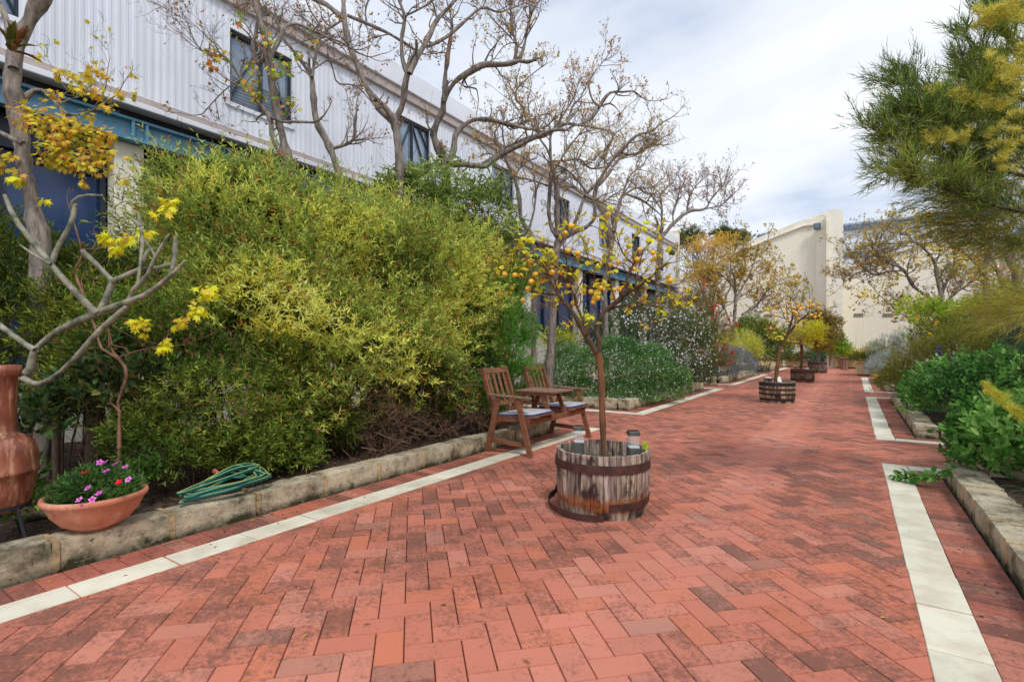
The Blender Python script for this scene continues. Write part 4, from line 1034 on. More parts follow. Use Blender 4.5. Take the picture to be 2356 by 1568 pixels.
def trace(limbs, C, D0, rs, amp=0.35, ground=None, m=None, wscale=1.0):
    """limbs traced on the photo -> 3D polylines. Every limb starts at its parent's depth and drifts from there."""
    out = []; known = []      # (px,py,D)
    for li, L in enumerate(limbs):
        pts = []; w = None; ws = []
        for p in L:
            if len(p) > 2: w = p[2]
            ws.append(w if w is not None else 10); pts.append(C(p[0], p[1]))
        sc = C(1, 0)[0] - C(0, 0)[0]
        pts = np.array(pts); ws = np.array(ws, float) * sc
        # widths given only at some points: smooth them
        if len(ws) > 2: ws[1:-1] = (ws[:-2] + 2 * ws[1:-1] + ws[2:]) / 4
        if known:
            kk = np.array(known); dd = np.hypot(kk[:, 0] - pts[0, 0], kk[:, 1] - pts[0, 1]); Dst = kk[dd.argmin(), 2]
        else: Dst = D0
        seg = np.concatenate([[0], np.cumsum(np.hypot(*np.diff(pts, axis=0).T))]) * Dst / F_PX
        sl = 0.0 if li == 0 else rs.uniform(-1, 1) * amp
        Dp = Dst + sl * seg + 0.04 * np.sin(seg * 3 + rs.rand() * 6) * (li > 0)
        P = np.array([atD(x, y, d) for (x, y), d in zip(pts, Dp)]); Rr = ws * Dp / F_PX / 2 * wscale
        mm = m or max(6, int(seg[-1] / 0.09) + 3); mm = min(mm, 40)
        Q = catmull(np.column_stack([P, Rr]), mm)
        qx = catmull(np.column_stack([pts, Dp]), mm)
        known += [tuple(v) for v in qx]
        out.append((Q[:, :3], np.maximum(Q[:, 3], 0.0015)))
    return out
def limbs_mesh(mb, lims, seg=8, gnarl=0.0):
    for P, R in lims:
        V, F = tubes(P[None], R[None], seg)
        if gnarl: V = V + unit(V - np.repeat(P, seg, 0)) * (n3(V, 9, 2) * gnarl * np.repeat(R, seg))[:, None]
        mb.addn(V, F)
def twigs_from(rs, lims, dens, L1, K=6, wander=0.28, up=0.10, rmax=0.02, lv=(5, 5), lr=(0.55, 0.5), ang=52, t_first=0.15, skip=()):
    """three generations of twigs off traced limbs; returns list of (P,R) and tips"""
    S0 = []; D = []; Rr = []
    for li, (P, R) in enumerate(lims):
        if li in skip: continue
        ln = np.linalg.norm(np.diff(P, axis=0), axis=1); T = ln.sum(); n = rs.poisson(dens * T)
        for _ in range(n):
            t = rs.uniform(t_first, 1) * (len(P) - 1); j = min(int(t), len(P) - 2)
            if R[j] > rmax * 2.2 and rs.rand() < 0.75: continue
            T_ = unit(P[j + 1] - P[j]); sd = unit(np.cross(T_, rnd(rs, 1)[0])); S0.append(P[j] + (P[j + 1] - P[j]) * (t - j)); a = np.radians(ang) * rs.uniform(0.7, 1.3)
            D.append(T_ * cos(a) + sd * sin(a) + np.array([0, 0, up * 2])); Rr.append(min(R[j] * 0.6, rmax))
        S0.append(P[-1]); D.append(P[-1] - P[-2]); Rr.append(R[-1])
    S0, D, Rr = np.array(S0), np.array(D), np.array(Rr)
    g1 = grow(rs, S0, D, L1 * rs.uniform(0.5, 1.3, len(S0)), Rr, K, wander, up)
    a = spawn(rs, *g1, lv[0], ang=ang, lr=lr[0], up=0.2); g2 = grow(rs, *a, 5, wander * 1.1, up)
    b_ = spawn(rs, *g2, lv[1], ang=ang, lr=lr[1], up=0.2); g3 = grow(rs, *b_, 4, wander * 1.1, up)
    return g1, g2, g3
def twig_mesh(name, gens, mat, parent, rmin=0.0012, segs=(6, 4, 3)):
    Vs = []; Fs = []; n = 0
    for (P, R), sg in zip(gens, segs):
        V, F = tubes(P, np.maximum(R, rmin), sg); Vs.append(V); Fs.append(F + n); n += len(V)
    return mesh_obj(name, np.concatenate(Vs), [np.concatenate(Fs)], mat, parent, smooth=True)
def tufts(lv, rs, g, frac, n, L, W, cols, kind='leaf', spread=0.9, at=(0.5, 1.0), seed=3, scale=1.0, droop=0.2):
    P, R = g; N_ = len(P); sel = np.where(rs.rand(N_) < frac)[0]; K = P.shape[1]
    t = rs.uniform(at[0], at[1], len(sel)) * (K - 1.001); j = t.astype(int); f = (t - j)[:, None]
    p = P[sel, j] * (1 - f) + P[sel, np.minimum(j + 1, K - 1)] * f; d = unit(P[sel, -1] - P[sel, -2])
    p = np.repeat(p, n, 0); d = np.repeat(d, n, 0); D = unit(d + rnd(rs, len(p)) * spread + np.array([0, 0, -droop]))
    C = pal(rs, len(p), cols, p, scale, seed); LL = L * rs.uniform(0.5, 1.3, len(p))
    lv.add(kind, p, D, rnd(rs, len(p)) + [0, 0, 0.8], LL, W * LL / L, C)
def bush(name, label, cat, blobs, n, per, SL, L, W, cols, rs, kind='leaf', ang=50, group=None, lump=0.18, lscale=2.2, depth=0.38, seed=1, droop=0.0, upb=0.5, tipcol=None, stems=True,
         flowers=None, scale=1.2, inner=0.0, xmax=None, stemmat=None, bend=0.2, zmin=0.12, stemn=26, keep=0.72, gap=0, wisp=0.0):
    B = np.array(blobs, float); base = np.array([B[:, 0].mean(), B[:, 1].mean(), 0.1])
    t_ = thing(name, label, cat, base, group)
    P, nr = sample_blobs(rs, blobs, n, lump, lscale, depth, seed, zmin, xmax=xmax, keep=keep, gap=gap)
    d = unit(nr * 0.8 + np.array([0, 0, upb]) + rnd(rs, len(P)) * 0.55); lv = Leaves()
    SLs = SL * rs.uniform(0.6, 1.3, len(P)) * np.where(rs.rand(len(P)) < wisp, 2.1, 1.0)
    tips = shoots(lv, rs, P - d * SL * 0.5, d, per, SLs, L, W, cols, ang, kind, scale, seed, droop, tipcol=tipcol, bend=bend)
    if inner > 0:
        m = int(n * inner); i = rs.choice(len(B), m); q = B[i, :3] + rnd(rs, m) * B[i, 3:] * (rs.rand(m, 1) ** 0.4 * 0.72); q = q[q[:, 2] > zmin]
        shoots(lv, rs, q, rnd(rs, len(q)) + [0, 0, 0.4], per, SL, L * 1.3, W * 1.5, [cols[0], cols[0], cols[min(1, len(cols) - 1)]], ang, kind, scale, seed)
    lv.build('foliage', t_)
    if stems:
        m = max(5, stemn); i = rs.choice(len(B), m); tgt = B[i, :3] + rnd(rs, m) * B[i, 3:] * 0.55
        S0 = np.column_stack([base[0] + (tgt[:, 0] - base[0]) * 0.35 + rs.normal(0, 0.08, m), base[1] + (tgt[:, 1] - base[1]) * 0.5 + rs.normal(0, 0.08, m), np.full(m, 0.05)])
        t2 = np.linspace(0, 1, 7)[None, :, None]; Pm = S0[:, None] * (1 - t2) + tgt[:, None] * t2 + np.array([0, 0, 1.0]) * (np.sin(t2 * pi) * 0.12) + rs.normal(0, 0.03, (m, 7, 3)) * np.sin(t2 * pi)
        sz = (B[:, 3:].mean()) ** 0.7
        Rm = np.full((m, 1), 0.012 * sz) * np.linspace(1, 0.35, 7)[None]
        a = spawn(rs, Pm, Rm, 6, t0=0.35, lr=0.45, up=0.25); g2 = grow(rs, *a, 5, 0.25, 0.05); b_ = spawn(rs, *g2, 4, lr=0.6); g3 = grow(rs, *b_, 4, 0.3, 0.05)
        twig_mesh('stems', [(Pm, Rm), g2, g3], stemmat or M['bark_dark'], t_, segs=(6, 4, 3))
    if flowers:
        fl = Leaves(); k = rs.choice(len(tips), min(flowers['n'], len(tips)), replace=False); p = tips[k] + nr[k] * flowers.get('out', 0.02)
        nn = flowers.get('per', 1); p = np.repeat(p, nn, 0) + rs.normal(0, flowers.get('spread', 0.0), (len(p) * nn, 3)); q = np.repeat(nr[k], nn, 0)
        fl.add(flowers.get('kind', 'flower'), p, np.cross(q, rnd(rs, len(p))), q + rnd(rs, len(p)) * 0.4, flowers['r'] * rs.uniform(0.7, 1.2, len(p)), flowers['r'], pal(rs, len(p), flowers['cols'], w=None, var=0.05))
        fl.build('flowers', t_, M['petal'])
    return t_
# ================================================================== LEFT TREES (traced limbs, grown twigs)
def ground_pt(px, D): 
    p = atD(px, HY, D); return p
def deciduous(name, label, limbs, C, D0, seed, groundto=None, amp=0.4, dens=5.0, L1=0.5, lv=(5, 4), frac=0.5, tuft=4, LL=0.035, WW=0.02, cols=None, mat='bark', rmax=0.011, rmin=0.0011, group='bare branched trees along the left building', kind='leaf', tips=None, up=0.10, at=(0.5, 1.0), wander=0.28, skip=()):
    rs = np.random.RandomState(seed)
    L = trace(limbs, C, D0, rs, amp, wscale=0.86)
    b = L[0][0][0]; base = np.array([b[0], b[1], 0.0]) if groundto is None else np.array(groundto, float)
    th = thing(name, label, 'tree', base, group)
    r0 = L[0][1][0]
    tr = catmull([list(base + [0, 0, -0.1]) + [r0 * 1.3], list(base + (b - base) * [0.3, 0.3, 0.35]) + [r0 * 1.06], list(b) + [r0]], 12)
    full = (np.vstack([tr[:-1, :3], L[0][0]]), np.concatenate([tr[:-1, 3], L[0][1]]))
    mb = MB(); limbs_mesh(mb, [full], 12, 0.35); mb.build('trunk', M[mat], th, smooth=True)
    if len(L) > 1:
        mb = MB(); limbs_mesh(mb, L[1:], 8, 0.3); mb.build('limbs', M[mat], th, smooth=True)
    g = twigs_from(rs, L, dens, L1, rmax=rmax, lv=lv, up=up, wander=wander, skip=skip)
    twig_mesh('twigs', g, M[mat], th, rmin=rmin)
    cols = cols or [(150, 92, 50), (196, 142, 50), (206, 172, 60), (150, 150, 50), (176, 110, 50)]
    lf = Leaves(); tufts(lf, rs, g[2], frac, tuft, LL, WW, cols, kind, at=at); tufts(lf, rs, g[1], frac * 0.6, tuft, LL, WW, cols, kind, at=at)
    return th, L, g, lf, rs

# tree A (near, at the left edge, yellow maple-like leaves)
YEL = [(150, 160, 40), (214, 190, 40), (236, 200, 48), (226, 158, 60), (232, 188, 40)]
th, L, g, lf, rsA = deciduous('street_tree', 'grey trunk at the far left rising past the blue windows with yellow leaf clusters',
    [[(250, 1500, 112), (190, 1200, 108), (140, 950, 100), (95, 700, 106), (75, 480, 100), (120, 250, 90), (190, 110, 88), (290, -60, 84)],
     [(80, 420, 60), (60, 200, 46), (0, 30, 40), (-60, -40, 30)],
     [(110, 640, 50), (230, 545, 30), (330, 620, 22), (420, 700, 16), (560, 680, 12), (700, 590, 8)],
     [(140, 880, 50), (60, 840, 40), (-60, 780, 30)],
     [(560, 680, 9), (640, 560, 7), (655, 450, 5)], [(330, 620, 12), (420, 560, 9), (520, 580, 7), (600, 560, 5)],
     [(230, 870, 14), (300, 820, 12), (400, 860, 8)], [(420, 700, 10), (300, 760, 12), (240, 700, 6)]], C1, 4.15, 31, amp=0.2, dens=5.5, L1=0.34, frac=0.25, tuft=3, LL=0.04, WW=0.036, cols=YEL, kind='maple', skip=(0, 1))
def leafball(lf, rs, C, D, items, n, L, cols, kind='maple'):
    for (x, y, r) in items:
        px, py = C(x, y); c = atD(px, py, D); rad = r * (C(1, 0)[0] - C(0, 0)[0]) * D / F_PX
        m = max(5, int(n * (r / 70) ** 1.6)); p = c + rnd(rs, m) * rad * rs.rand(m, 1) ** 0.4
        d = unit(p - c + rnd(rs, m) * rad * 0.5 + [0, 0, -rad * 0.8]); LL = L * rs.uniform(0.6, 1.2, m)
        lf.add(kind, p, d, rnd(rs, m) * 0.5 + [0, 0, 1] - FW * 0.6, LL, LL, pal(rs, m, cols, None))
leafball(lf, rsA, C1, 4.0, [(520, 760, 40), (360, 870, 50), (170, 720, 80), (150, 660, 40), (300, 690, 75), (330, 900, 80), (290, 960, 60), (430, 820, 80), (400, 960, 70), (540, 990, 90), (560, 940, 70), (600, 830, 75), (660, 810, 45), (640, 920, 55), (650, 1000, 40), (30, 960, 50), (20, 1010, 45), (100, 1090, 45), (460, 1000, 70), (330, 570, 40), (370, 440, 45), (450, 470, 35), (520, 450, 35), (655, 455, 30), (735, 560, 30), (810, 575, 30), (585, 410, 22), (470, 530, 40), (590, 560, 50), (640, 650, 30), (540, 690, 30), (750, 1090, 25), (770, 960, 22), (500, 1120, 25), (440, 780, 60), (370, 740, 50), (250, 780, 55)], 46, 0.050, [(186, 166, 46), (204, 182, 50), (196, 160, 50), (200, 144, 60), (140, 142, 44)])
px, py = C1(60, 310); c = atD(px, py, 3.3)
m = 12; d = unit(np.column_stack([rsA.normal(0.4, 0.8, m), rsA.normal(0, 0.5, m), rsA.uniform(-0.2, 1.2, m)]))
lf.add('leaf6', np.repeat(c[None], m, 0), d, rnd(rsA, m) + [0, 0, 1], 0.19 * rsA.uniform(0.7, 1.1, m), 0.055, pal(rsA, m, [(76, 78, 30), (110, 84, 40), (96, 60, 34)]))
lf.build('foliage', th)

ORN = [(150, 96, 50), (186, 130, 56), (200, 164, 60), (160, 150, 60)]
BRN = [(120, 80, 56), (150, 100, 60), (176, 130, 70), (140, 116, 60)]
# tree B
th, L, g, lf, r_ = deciduous('street_tree', 'leaning twin stemmed tree crossing the first upper window with orange green leaf tufts',
    [[(200, 980, 56), (140, 740, 52), (100, 520, 50), (70, 300, 48), (30, 150, 44), (-20, -60, 40)],
     [(165, 960, 40), (100, 830, 38), (85, 720, 34), (0, 610, 30), (-90, 480, 26), (-160, 380, 18), (-250, 300, 12)],
     [(90, 720, 26), (160, 745, 22), (260, 745, 20), (350, 750, 18)],
     [(70, 330, 34), (10, 390, 30), (-20, 300, 26), (0, 200, 24), (20, 60, 20)],
     [(130, 480, 24), (75, 400, 26), (150, 230, 28), (190, 155, 24), (260, 150, 22), (340, 185, 20), (420, 220, 16), (520, 260, 12), (580, 300, 10)],
     [(-160, 380, 12), (-330, 310, 9), (-400, 200, 8), (-440, 120, 7), (-600, 30, 5)], [(-90, 480, 12), (-200, 560, 9), (-330, 700, 7)],
     [(60, 330, 14), (0, 250, 10), (-80, 120, 8), (-140, 60, 6)]],
    C2, 5.5, 32, amp=0.35, dens=8, L1=0.45, frac=0.16, tuft=3, LL=0.03, cols=BRN)
GO = [(104, 130, 40), (140, 150, 40), (176, 166, 50), (190, 130, 60), (96, 120, 40)]
leafball(lf, r_, C2, 5.3, [(160, 400, 60), (110, 420, 60), (180, 450, 45), (20, 560, 55), (0, 590, 55), (-60, 520, 40), (180, 650, 45), (230, 640, 40), (200, 600, 35), (85, 230, 45), (60, 190, 30), (330, 240, 40), (260, 320, 40), (-100, 60, 30), (-80, 120, 25), (130, 590, 25), (10, 480, 35), (210, 380, 35), (240, 330, 30)], 24, 0.055, GO, 'maple')
leafball(lf, r_, C1, 5.2, [(1300, 350, 70), (1290, 310, 55), (1340, 330, 45), (1290, 400, 35), (1435, 120, 25), (1435, 190, 30), (1530, 520, 50), (1540, 580, 40), (1545, 400, 50)], 20, 0.06, [(96, 120, 36), (130, 136, 40), (176, 150, 50), (180, 110, 50)], 'maple')
lf.build('foliage', th)
# tree C
th, L, g, lf, r_ = deciduous('street_tree', 'slender curved bare tree against the corrugated wall right of the first upper window',
    [[(530, 1130, 56), (450, 900, 48), (370, 740, 42), (350, 560, 36), (340, 470, 34)], [(340, 475, 24), (270, 360, 22), (180, 250, 22), (110, 110, 20), (40, 90, 18)],
     [(345, 470, 24), (370, 300, 22), (400, 180, 16), (330, 60, 12), (300, -20, 10)], [(470, 910, 22), (560, 880, 20), (600, 840, 18), (612, 720, 15)],
     [(360, 420, 16), (440, 370, 14), (470, 420, 12), (500, 510, 12), (600, 520, 10), (670, 580, 8)], [(380, 300, 14), (440, 240, 10), (520, 280, 8)]],
    C2, 6.0, 33, amp=0.35, dens=9, L1=0.42, frac=0.22, tuft=3, LL=0.028, cols=BRN)
lf.build('foliage', th)
# tree D
th, L, g, lf, r_ = deciduous('street_tree', 'tall forked bare tree with a wide V of limbs before the second upper window',
    [[(880, 1000, 62), (865, 850, 56), (850, 760, 56)],
     [(840, 750, 46), (740, 650, 44), (680, 540, 42), (620, 400, 42), (575, 280, 40), (545, 150, 36), (535, 0, 32), (530, -80, 30)],
     [(540, 120, 34), (440, 35, 34), (340, -10, 30), (200, -60, 26)], [(560, 95, 24), (680, 145, 26), (800, 200, 24), (890, 250, 24)],
     [(850, 750, 48), (900, 630, 44), (915, 520, 42), (930, 450, 42)], [(925, 450, 32), (895, 350, 30), (892, 230, 28), (910, 110, 24), (875, 0, 18), (860, -60, 14)],
     [(912, 100, 14), (1020, 45, 12), (1120, -20, 10)], [(940, 450, 40), (990, 350, 38), (1060, 220, 36), (1110, 120, 34), (1200, 25, 24), (1250, -60, 18)],
     [(1040, 290, 26), (1110, 260, 28), (1190, 210, 26), (1290, 120, 24), (1390, 45, 18), (1480, 75, 14), (1568, 50, 12), (1640, 20, 8)],
     [(580, 300, 18), (640, 330, 10), (700, 350, 8), (770, 330, 6)], [(535, 120, 14), (440, 180, 14), (370, 230, 12), (300, 250, 8)],
     [(900, 100, 12), (760, 0, 10), (730, -60, 8)], [(680, 145, 12), (670, 60, 10), (700, -40, 8)], [(820, 210, 10), (720, 230, 8), (640, 280, 6)],
     [(1110, 130, 14), (1090, 40, 10), (1060, -40, 8)], [(1390, 45, 10), (1420, -40, 8)], [(1040, 290, 10), (1090, 330, 8), (1150, 310, 6)]],
    C2, 6.75, 34, amp=0.4, dens=9.5, L1=0.45, frac=0.32, tuft=3, LL=0.03, cols=BRN)
lf.build('foliage', th)
# tree E
lE = [[(1165, 1090, 62), (1160, 1010, 60)], [(1165, 1020, 56), (1115, 900, 54), (1085, 810, 50), (1140, 690, 46), (1150, 610, 44)],
      [(1150, 610, 38), (1158, 480, 36), (1180, 300, 30), (1200, 170, 18), (1185, 60, 12)],
      [(1150, 620, 44), (1190, 540, 42), (1240, 485, 42), (1320, 435, 40), (1400, 395, 38), (1500, 395, 36), (1600, 375, 30), (1660, 380, 28)],
      [(1090, 800, 20), (1065, 790, 16), (1052, 765, 14)],
      [(1180, 1000, 42), (1210, 920, 38), (1225, 820, 34), (1300, 750, 30), (1390, 728, 28), (1480, 742, 26), (1568, 765, 26), (1680, 790, 22), (1750, 785, 16)],
      [(1190, 1000, 46), (1300, 1010, 42), (1400, 1020, 40), (1450, 985, 36), (1510, 945, 36), (1600, 895, 34), (1700, 845, 32), (1800, 800, 28)],
      [(1400, 395, 20), (1410, 360, 14)], [(1310, 440, 18), (1260, 520, 16), (1340, 540, 12), (1355, 560, 8)]]
th, L, g, lf, r_ = deciduous('street_tree', 'sprawling tree with thick arching limbs rising behind the broad leaved green shrub',
    lE, C2, 7.5, 35, amp=0.3, dens=6.5, L1=0.45, frac=0.35, tuft=3, LL=0.03, cols=ORN)
e2 = [[(40, 375, 28), (140, 370, 28), (225, 355, 30), (265, 310, 26), (285, 240, 22), (300, 160, 18), (330, 60, 14), (385, -20, 10)], [(225, 350, 24), (238, 260, 22), (215, 180, 20), (205, 70, 14), (200, -20, 12)],
      [(235, 250, 12), (180, 190, 10), (120, 130, 8), (60, 60, 6)], [(240, 240, 10), (170, 260, 8), (100, 350, 6)],
      [(40, 940, 30), (90, 910, 30), (150, 870, 28), (220, 825, 28), (300, 790, 26), (400, 770, 26), (440, 745, 26), (520, 705, 22), (600, 715, 16), (650, 720, 12)],
      [(600, 712, 22), (640, 690, 24), (690, 640, 22), (740, 560, 20), (780, 525, 16), (850, 525, 12), (900, 520, 10), (950, 555, 7)], [(710, 610, 14), (670, 570, 12), (650, 480, 10), (690, 400, 8), (740, 340, 6)],
      [(720, 605, 12), (770, 590, 12), (810, 620, 10), (830, 650, 8)], [(400, 770, 14), (340, 740, 12), (310, 650, 10), (300, 560, 8)], [(0, 680, 22), (100, 690, 22), (190, 715, 20), (240, 715, 16), (290, 690, 12)],
      [(290, 690, 10), (270, 610, 12), (235, 570, 12), (245, 500, 10), (330, 420, 8), (400, 370, 6)], [(440, 740, 10), (540, 600, 8), (600, 450, 6)], [(150, 870, 12), (110, 770, 12), (150, 700, 10)], [(520, 705, 12), (560, 600, 10), (600, 560, 8), (640, 470, 6)], [(300, 790, 12), (260, 650, 8), (200, 560, 6)]]
L2 = trace(e2, C3, 8.0, r_, 0.2, wscale=0.86); mb = MB(); limbs_mesh(mb, L2, 8, 0.3); mb.build('outer_limbs', M['bark'], th, smooth=True)
g2 = twigs_from(r_, L2, 10, 0.5, lv=(5, 5), up=0.14, rmax=0.012); twig_mesh('outer_twigs', g2, M['bark'], th)
tufts(lf, r_, g2[2], 0.45, 3, 0.030, 0.018, ORN, at=(0.4, 1.0)); tufts(lf, r_, g2[1], 0.4, 3, 0.034, 0.02, ORN)
lf.build('foliage', th)
# tree F
lF = [[(455, 1520, 46), (462, 1440, 46), (480, 1370, 46)], [(470, 1350, 32), (435, 1290, 30), (420, 1190, 28), (430, 1050, 28), (436, 930, 24), (410, 850, 18), (360, 780, 12)],
      [(465, 1340, 36), (468, 1180, 38), (468, 1060, 36), (448, 985, 30), (432, 900, 22), (430, 780, 18), (445, 740, 14)],
      [(485, 1365, 36), (560, 1325, 32), (640, 1290, 28), (685, 1230, 22), (670, 1140, 16), (600, 1100, 12)],
      [(540, 1330, 24), (590, 1220, 22), (630, 1115, 24), (700, 1040, 24), (760, 945, 24), (830, 860, 24), (920, 775, 20), (1000, 750, 14), (1075, 695, 8)],
      [(640, 1100, 16), (560, 1000, 16), (490, 950, 14)], [(440, 920, 14), (520, 915, 14), (600, 910, 14), (660, 960, 10), (760, 950, 8)],
      [(820, 870, 14), (900, 880, 12), (960, 850, 10), (1050, 800, 7)], [(760, 945, 14), (730, 880, 10), (790, 780, 8), (770, 740, 6)], [(420, 1060, 14), (330, 1030, 12), (220, 1005, 12)],
      [(450, 980, 12), (520, 860, 12), (600, 760, 10), (650, 700, 8)], [(630, 1110, 14), (720, 1150, 14), (790, 1110, 10)], [(470, 1050, 10), (540, 1000, 9), (590, 860, 7)]]
th, L, g, lf, r_ = deciduous('street_tree', 'many limbed tree with fine orange brown twigs standing behind the nearest citrus tree', lF, C3, 10.3, 36, amp=0.25, dens=10, L1=0.6, lv=(6, 5), frac=0.42, tuft=3, LL=0.036, WW=0.02, cols=[(160, 130, 50), (196, 160, 56), (206, 184, 70), (170, 126, 56)], groundto=[*atX(1262, 830, -5.0)[:2], 0], rmin=0.0016, rmax=0.012)
lf.build('foliage', th)
# tree F left neighbour
th, L, g, lf, r_ = deciduous('street_tree', 'thin bare tree between the third and fourth upper windows',
    [[(335, 1430, 34), (320, 1340, 32), (265, 1250, 28), (250, 1110, 24), (222, 1010, 20), (170, 900, 16), (120, 780, 12)], [(310, 1300, 16), (340, 1180, 14), (345, 1060, 12), (330, 960, 8)], [(170, 900, 10), (90, 880, 8), (20, 800, 6)], [(222, 1010, 12), (280, 930, 10), (350, 900, 8)]],
    C3, 9.6, 37, amp=0.25, dens=9, L1=0.5, frac=0.5, tuft=4, LL=0.038, cols=[(190, 146, 60), (206, 176, 70), (176, 130, 60)], rmin=0.0018)
lf.build('foliage', th)
# tree G
lG = [[(740, 1600, 38), (770, 1460, 38), (782, 1350, 36)], [(780, 1360, 32), (745, 1240, 30), (700, 1160, 26), (682, 1090, 22), (750, 1005, 20), (830, 900, 18), (940, 870, 12), (1010, 830, 8)],
      [(790, 1320, 28), (820, 1180, 24), (850, 1110, 20), (950, 1140, 14), (1030, 1200, 10)], [(850, 1110, 14), (920, 1070, 12), (1000, 1070, 8), (1080, 1010, 6)], [(750, 1010, 12), (740, 900, 10), (780, 800, 6)],
      [(700, 1160, 14), (620, 1110, 12), (560, 1060, 10), (500, 1080, 6)], [(820, 1180, 14), (880, 1010, 12), (960, 940, 8)]]
th, L, g, lf, r_ = deciduous('street_tree', 'mid distance tree whose pale twigs spread above the right half of the nearest citrus tree', lG, C3, 12.6, 38, amp=0.25, dens=8.5, L1=0.75, lv=(6, 5), frac=0.42, tuft=3, LL=0.04, WW=0.024, cols=[(190, 146, 60), (206, 176, 70), (176, 120, 60)], groundto=[*atX(1395, 800, -5.0)[:2], 0], rmin=0.0018, rmax=0.016)
lf.build('foliage', th)
# tree H
lH = [[(1040, 1560, 36), (1050, 1460, 34), (1062, 1360, 30)], [(1060, 1360, 24), (1130, 1275, 24), (1220, 1205, 20), (1310, 1190, 16), (1350, 1130, 12), (1420, 1050, 8)], [(1062, 1340, 18), (1066, 1200, 16), (1060, 1110, 12), (1120, 1045, 8)],
      [(1210, 1210, 14), (1215, 1150, 12), (1245, 1080, 10), (1300, 1020, 7)], [(1310, 1190, 12), (1400, 1170, 10), (1470, 1110, 6)], [(1130, 1275, 12), (1130, 1200, 10), (1160, 1120, 8), (1170, 1020, 6)], [(1066, 1200, 10), (1010, 1120, 8), (960, 1090, 6)]]
th, L, g, lf, r_ = deciduous('street_tree', 'bare tree reaching farthest right over the sky with reddish brown twig tips', lH, C3, 15.6, 39, amp=0.25, dens=9, L1=0.8, lv=(6, 5), frac=0.45, tuft=3, LL=0.042, WW=0.026, cols=[(130, 84, 70), (150, 96, 74), (170, 116, 80)], groundto=[*atX(1512, 800, -5.2)[:2], 0], rmin=0.0022, rmax=0.014)
lf.build('foliage', th)
# distant left trees with yellow-orange crowns
def crown_tree(name, label, base, blobs, limbs_n, n, per, SL, L, W, cols, seed, group, mat='bark', rtrunk=0.1, lump=0.3, depth=0.9, flowers=None, wander=0.2):
    rs = np.random.RandomState(seed); B = np.array(blobs, float); base = np.array(base, float); th = thing(name, label, 'tree', base, group)
    top = B[:, :3].mean(0); fork = base + (top - base) * [0.5, 0.5, 0.42]
    tr = catmull([list(base + [0, 0, -0.1]) + [rtrunk * 1.3], list(base + (fork - base) * 0.5 + [0.04, 0.03, 0]) + [rtrunk], list(fork) + [rtrunk * 0.85]], 10)
    mb = MB(); limbs_mesh(mb, [(tr[:, :3], tr[:, 3])], 9, 0.3); mb.build('trunk', M[mat], th, smooth=True)
    i = np.arange(limbs_n) % len(B); tgt = B[i, :3] + rnd(rs, limbs_n) * B[i, 3:] * 0.6; t2 = np.linspace(0, 1, 9)[None, :, None]
    mid = (fork + tgt) / 2 + rnd(rs, limbs_n) * 0.25 * np.linalg.norm(tgt - fork, axis=1, keepdims=True) - [0, 0, 0.1]
    P = (1 - t2) ** 2 * fork + 2 * t2 * (1 - t2) * mid[:, None] + t2 ** 2 * tgt[:, None] + rs.normal(0, 0.02, (limbs_n, 9, 3))
    P[:, 0] = fork; Rr = np.full((limbs_n, 1), rtrunk * 0.55) * np.linspace(1, 0.3, 9)[None]
    a = spawn(rs, P, Rr, 8, t0=0.3, lr=0.55, up=0.2); g2 = grow(rs, *a, 6, 0.28, 0.08); b_ = spawn(rs, *g2, 5, lr=0.55); g3 = grow(rs, *b_, 4, 0.3, 0.05)
    mb = MB(); limbs_mesh(mb, list(zip(P, Rr)), 6); mb.build('limbs', M[mat], th, smooth=True)
    twig_mesh('twigs', [g2, g3], M[mat], th, rmin=0.003, segs=(4, 3))
    lv = Leaves(); Pp, nr = sample_blobs(rs, blobs, n, lump, 2.6, depth, seed, 0.3, keep=0.0)
    k = n3(Pp, 2.4, seed) + rs.normal(0, 0.35, len(Pp)) > -0.25; Pp, nr = Pp[k], nr[k]
    shoots(lv, rs, Pp, nr * 0.5 + rnd(rs, len(Pp)) + [0, 0, 0.4], per, SL, L, W, cols, 60, 'leaf', 1.0, seed)
    tufts(lv, rs, g3, 0.8, 4, L, W, cols, seed=seed)
    lv.build('foliage', th); return th
DG = 'autumn trees near the far wall'
YO = [(150, 136, 46), (190, 160, 60), (206, 180, 70), (176, 130, 60)]
pH = lambda x, y, D: list(atD(x, y, D))
b1 = [pH(1600, 575, 26) + [0.9, 0.9, 0.75], pH(1650, 585, 26) + [1.0, 0.9, 0.8], pH(1690, 600, 25) + [0.7, 0.8, 0.6], pH(1620, 635, 24) + [1.1, 0.8, 0.8], pH(1660, 560, 26) + [0.8, 0.8, 0.5]]
b0 = atD(1640, 800, 25); b0[2] = 0
crown_tree('autumn_tree', 'orange yellow crowned tree farthest left below the dark evergreen', b0, b1, 9, 2600, 4, 0.16, 0.07, 0.045, [(150, 124, 50), (190, 154, 60), (206, 168, 66), (190, 130, 66)], 51, DG)
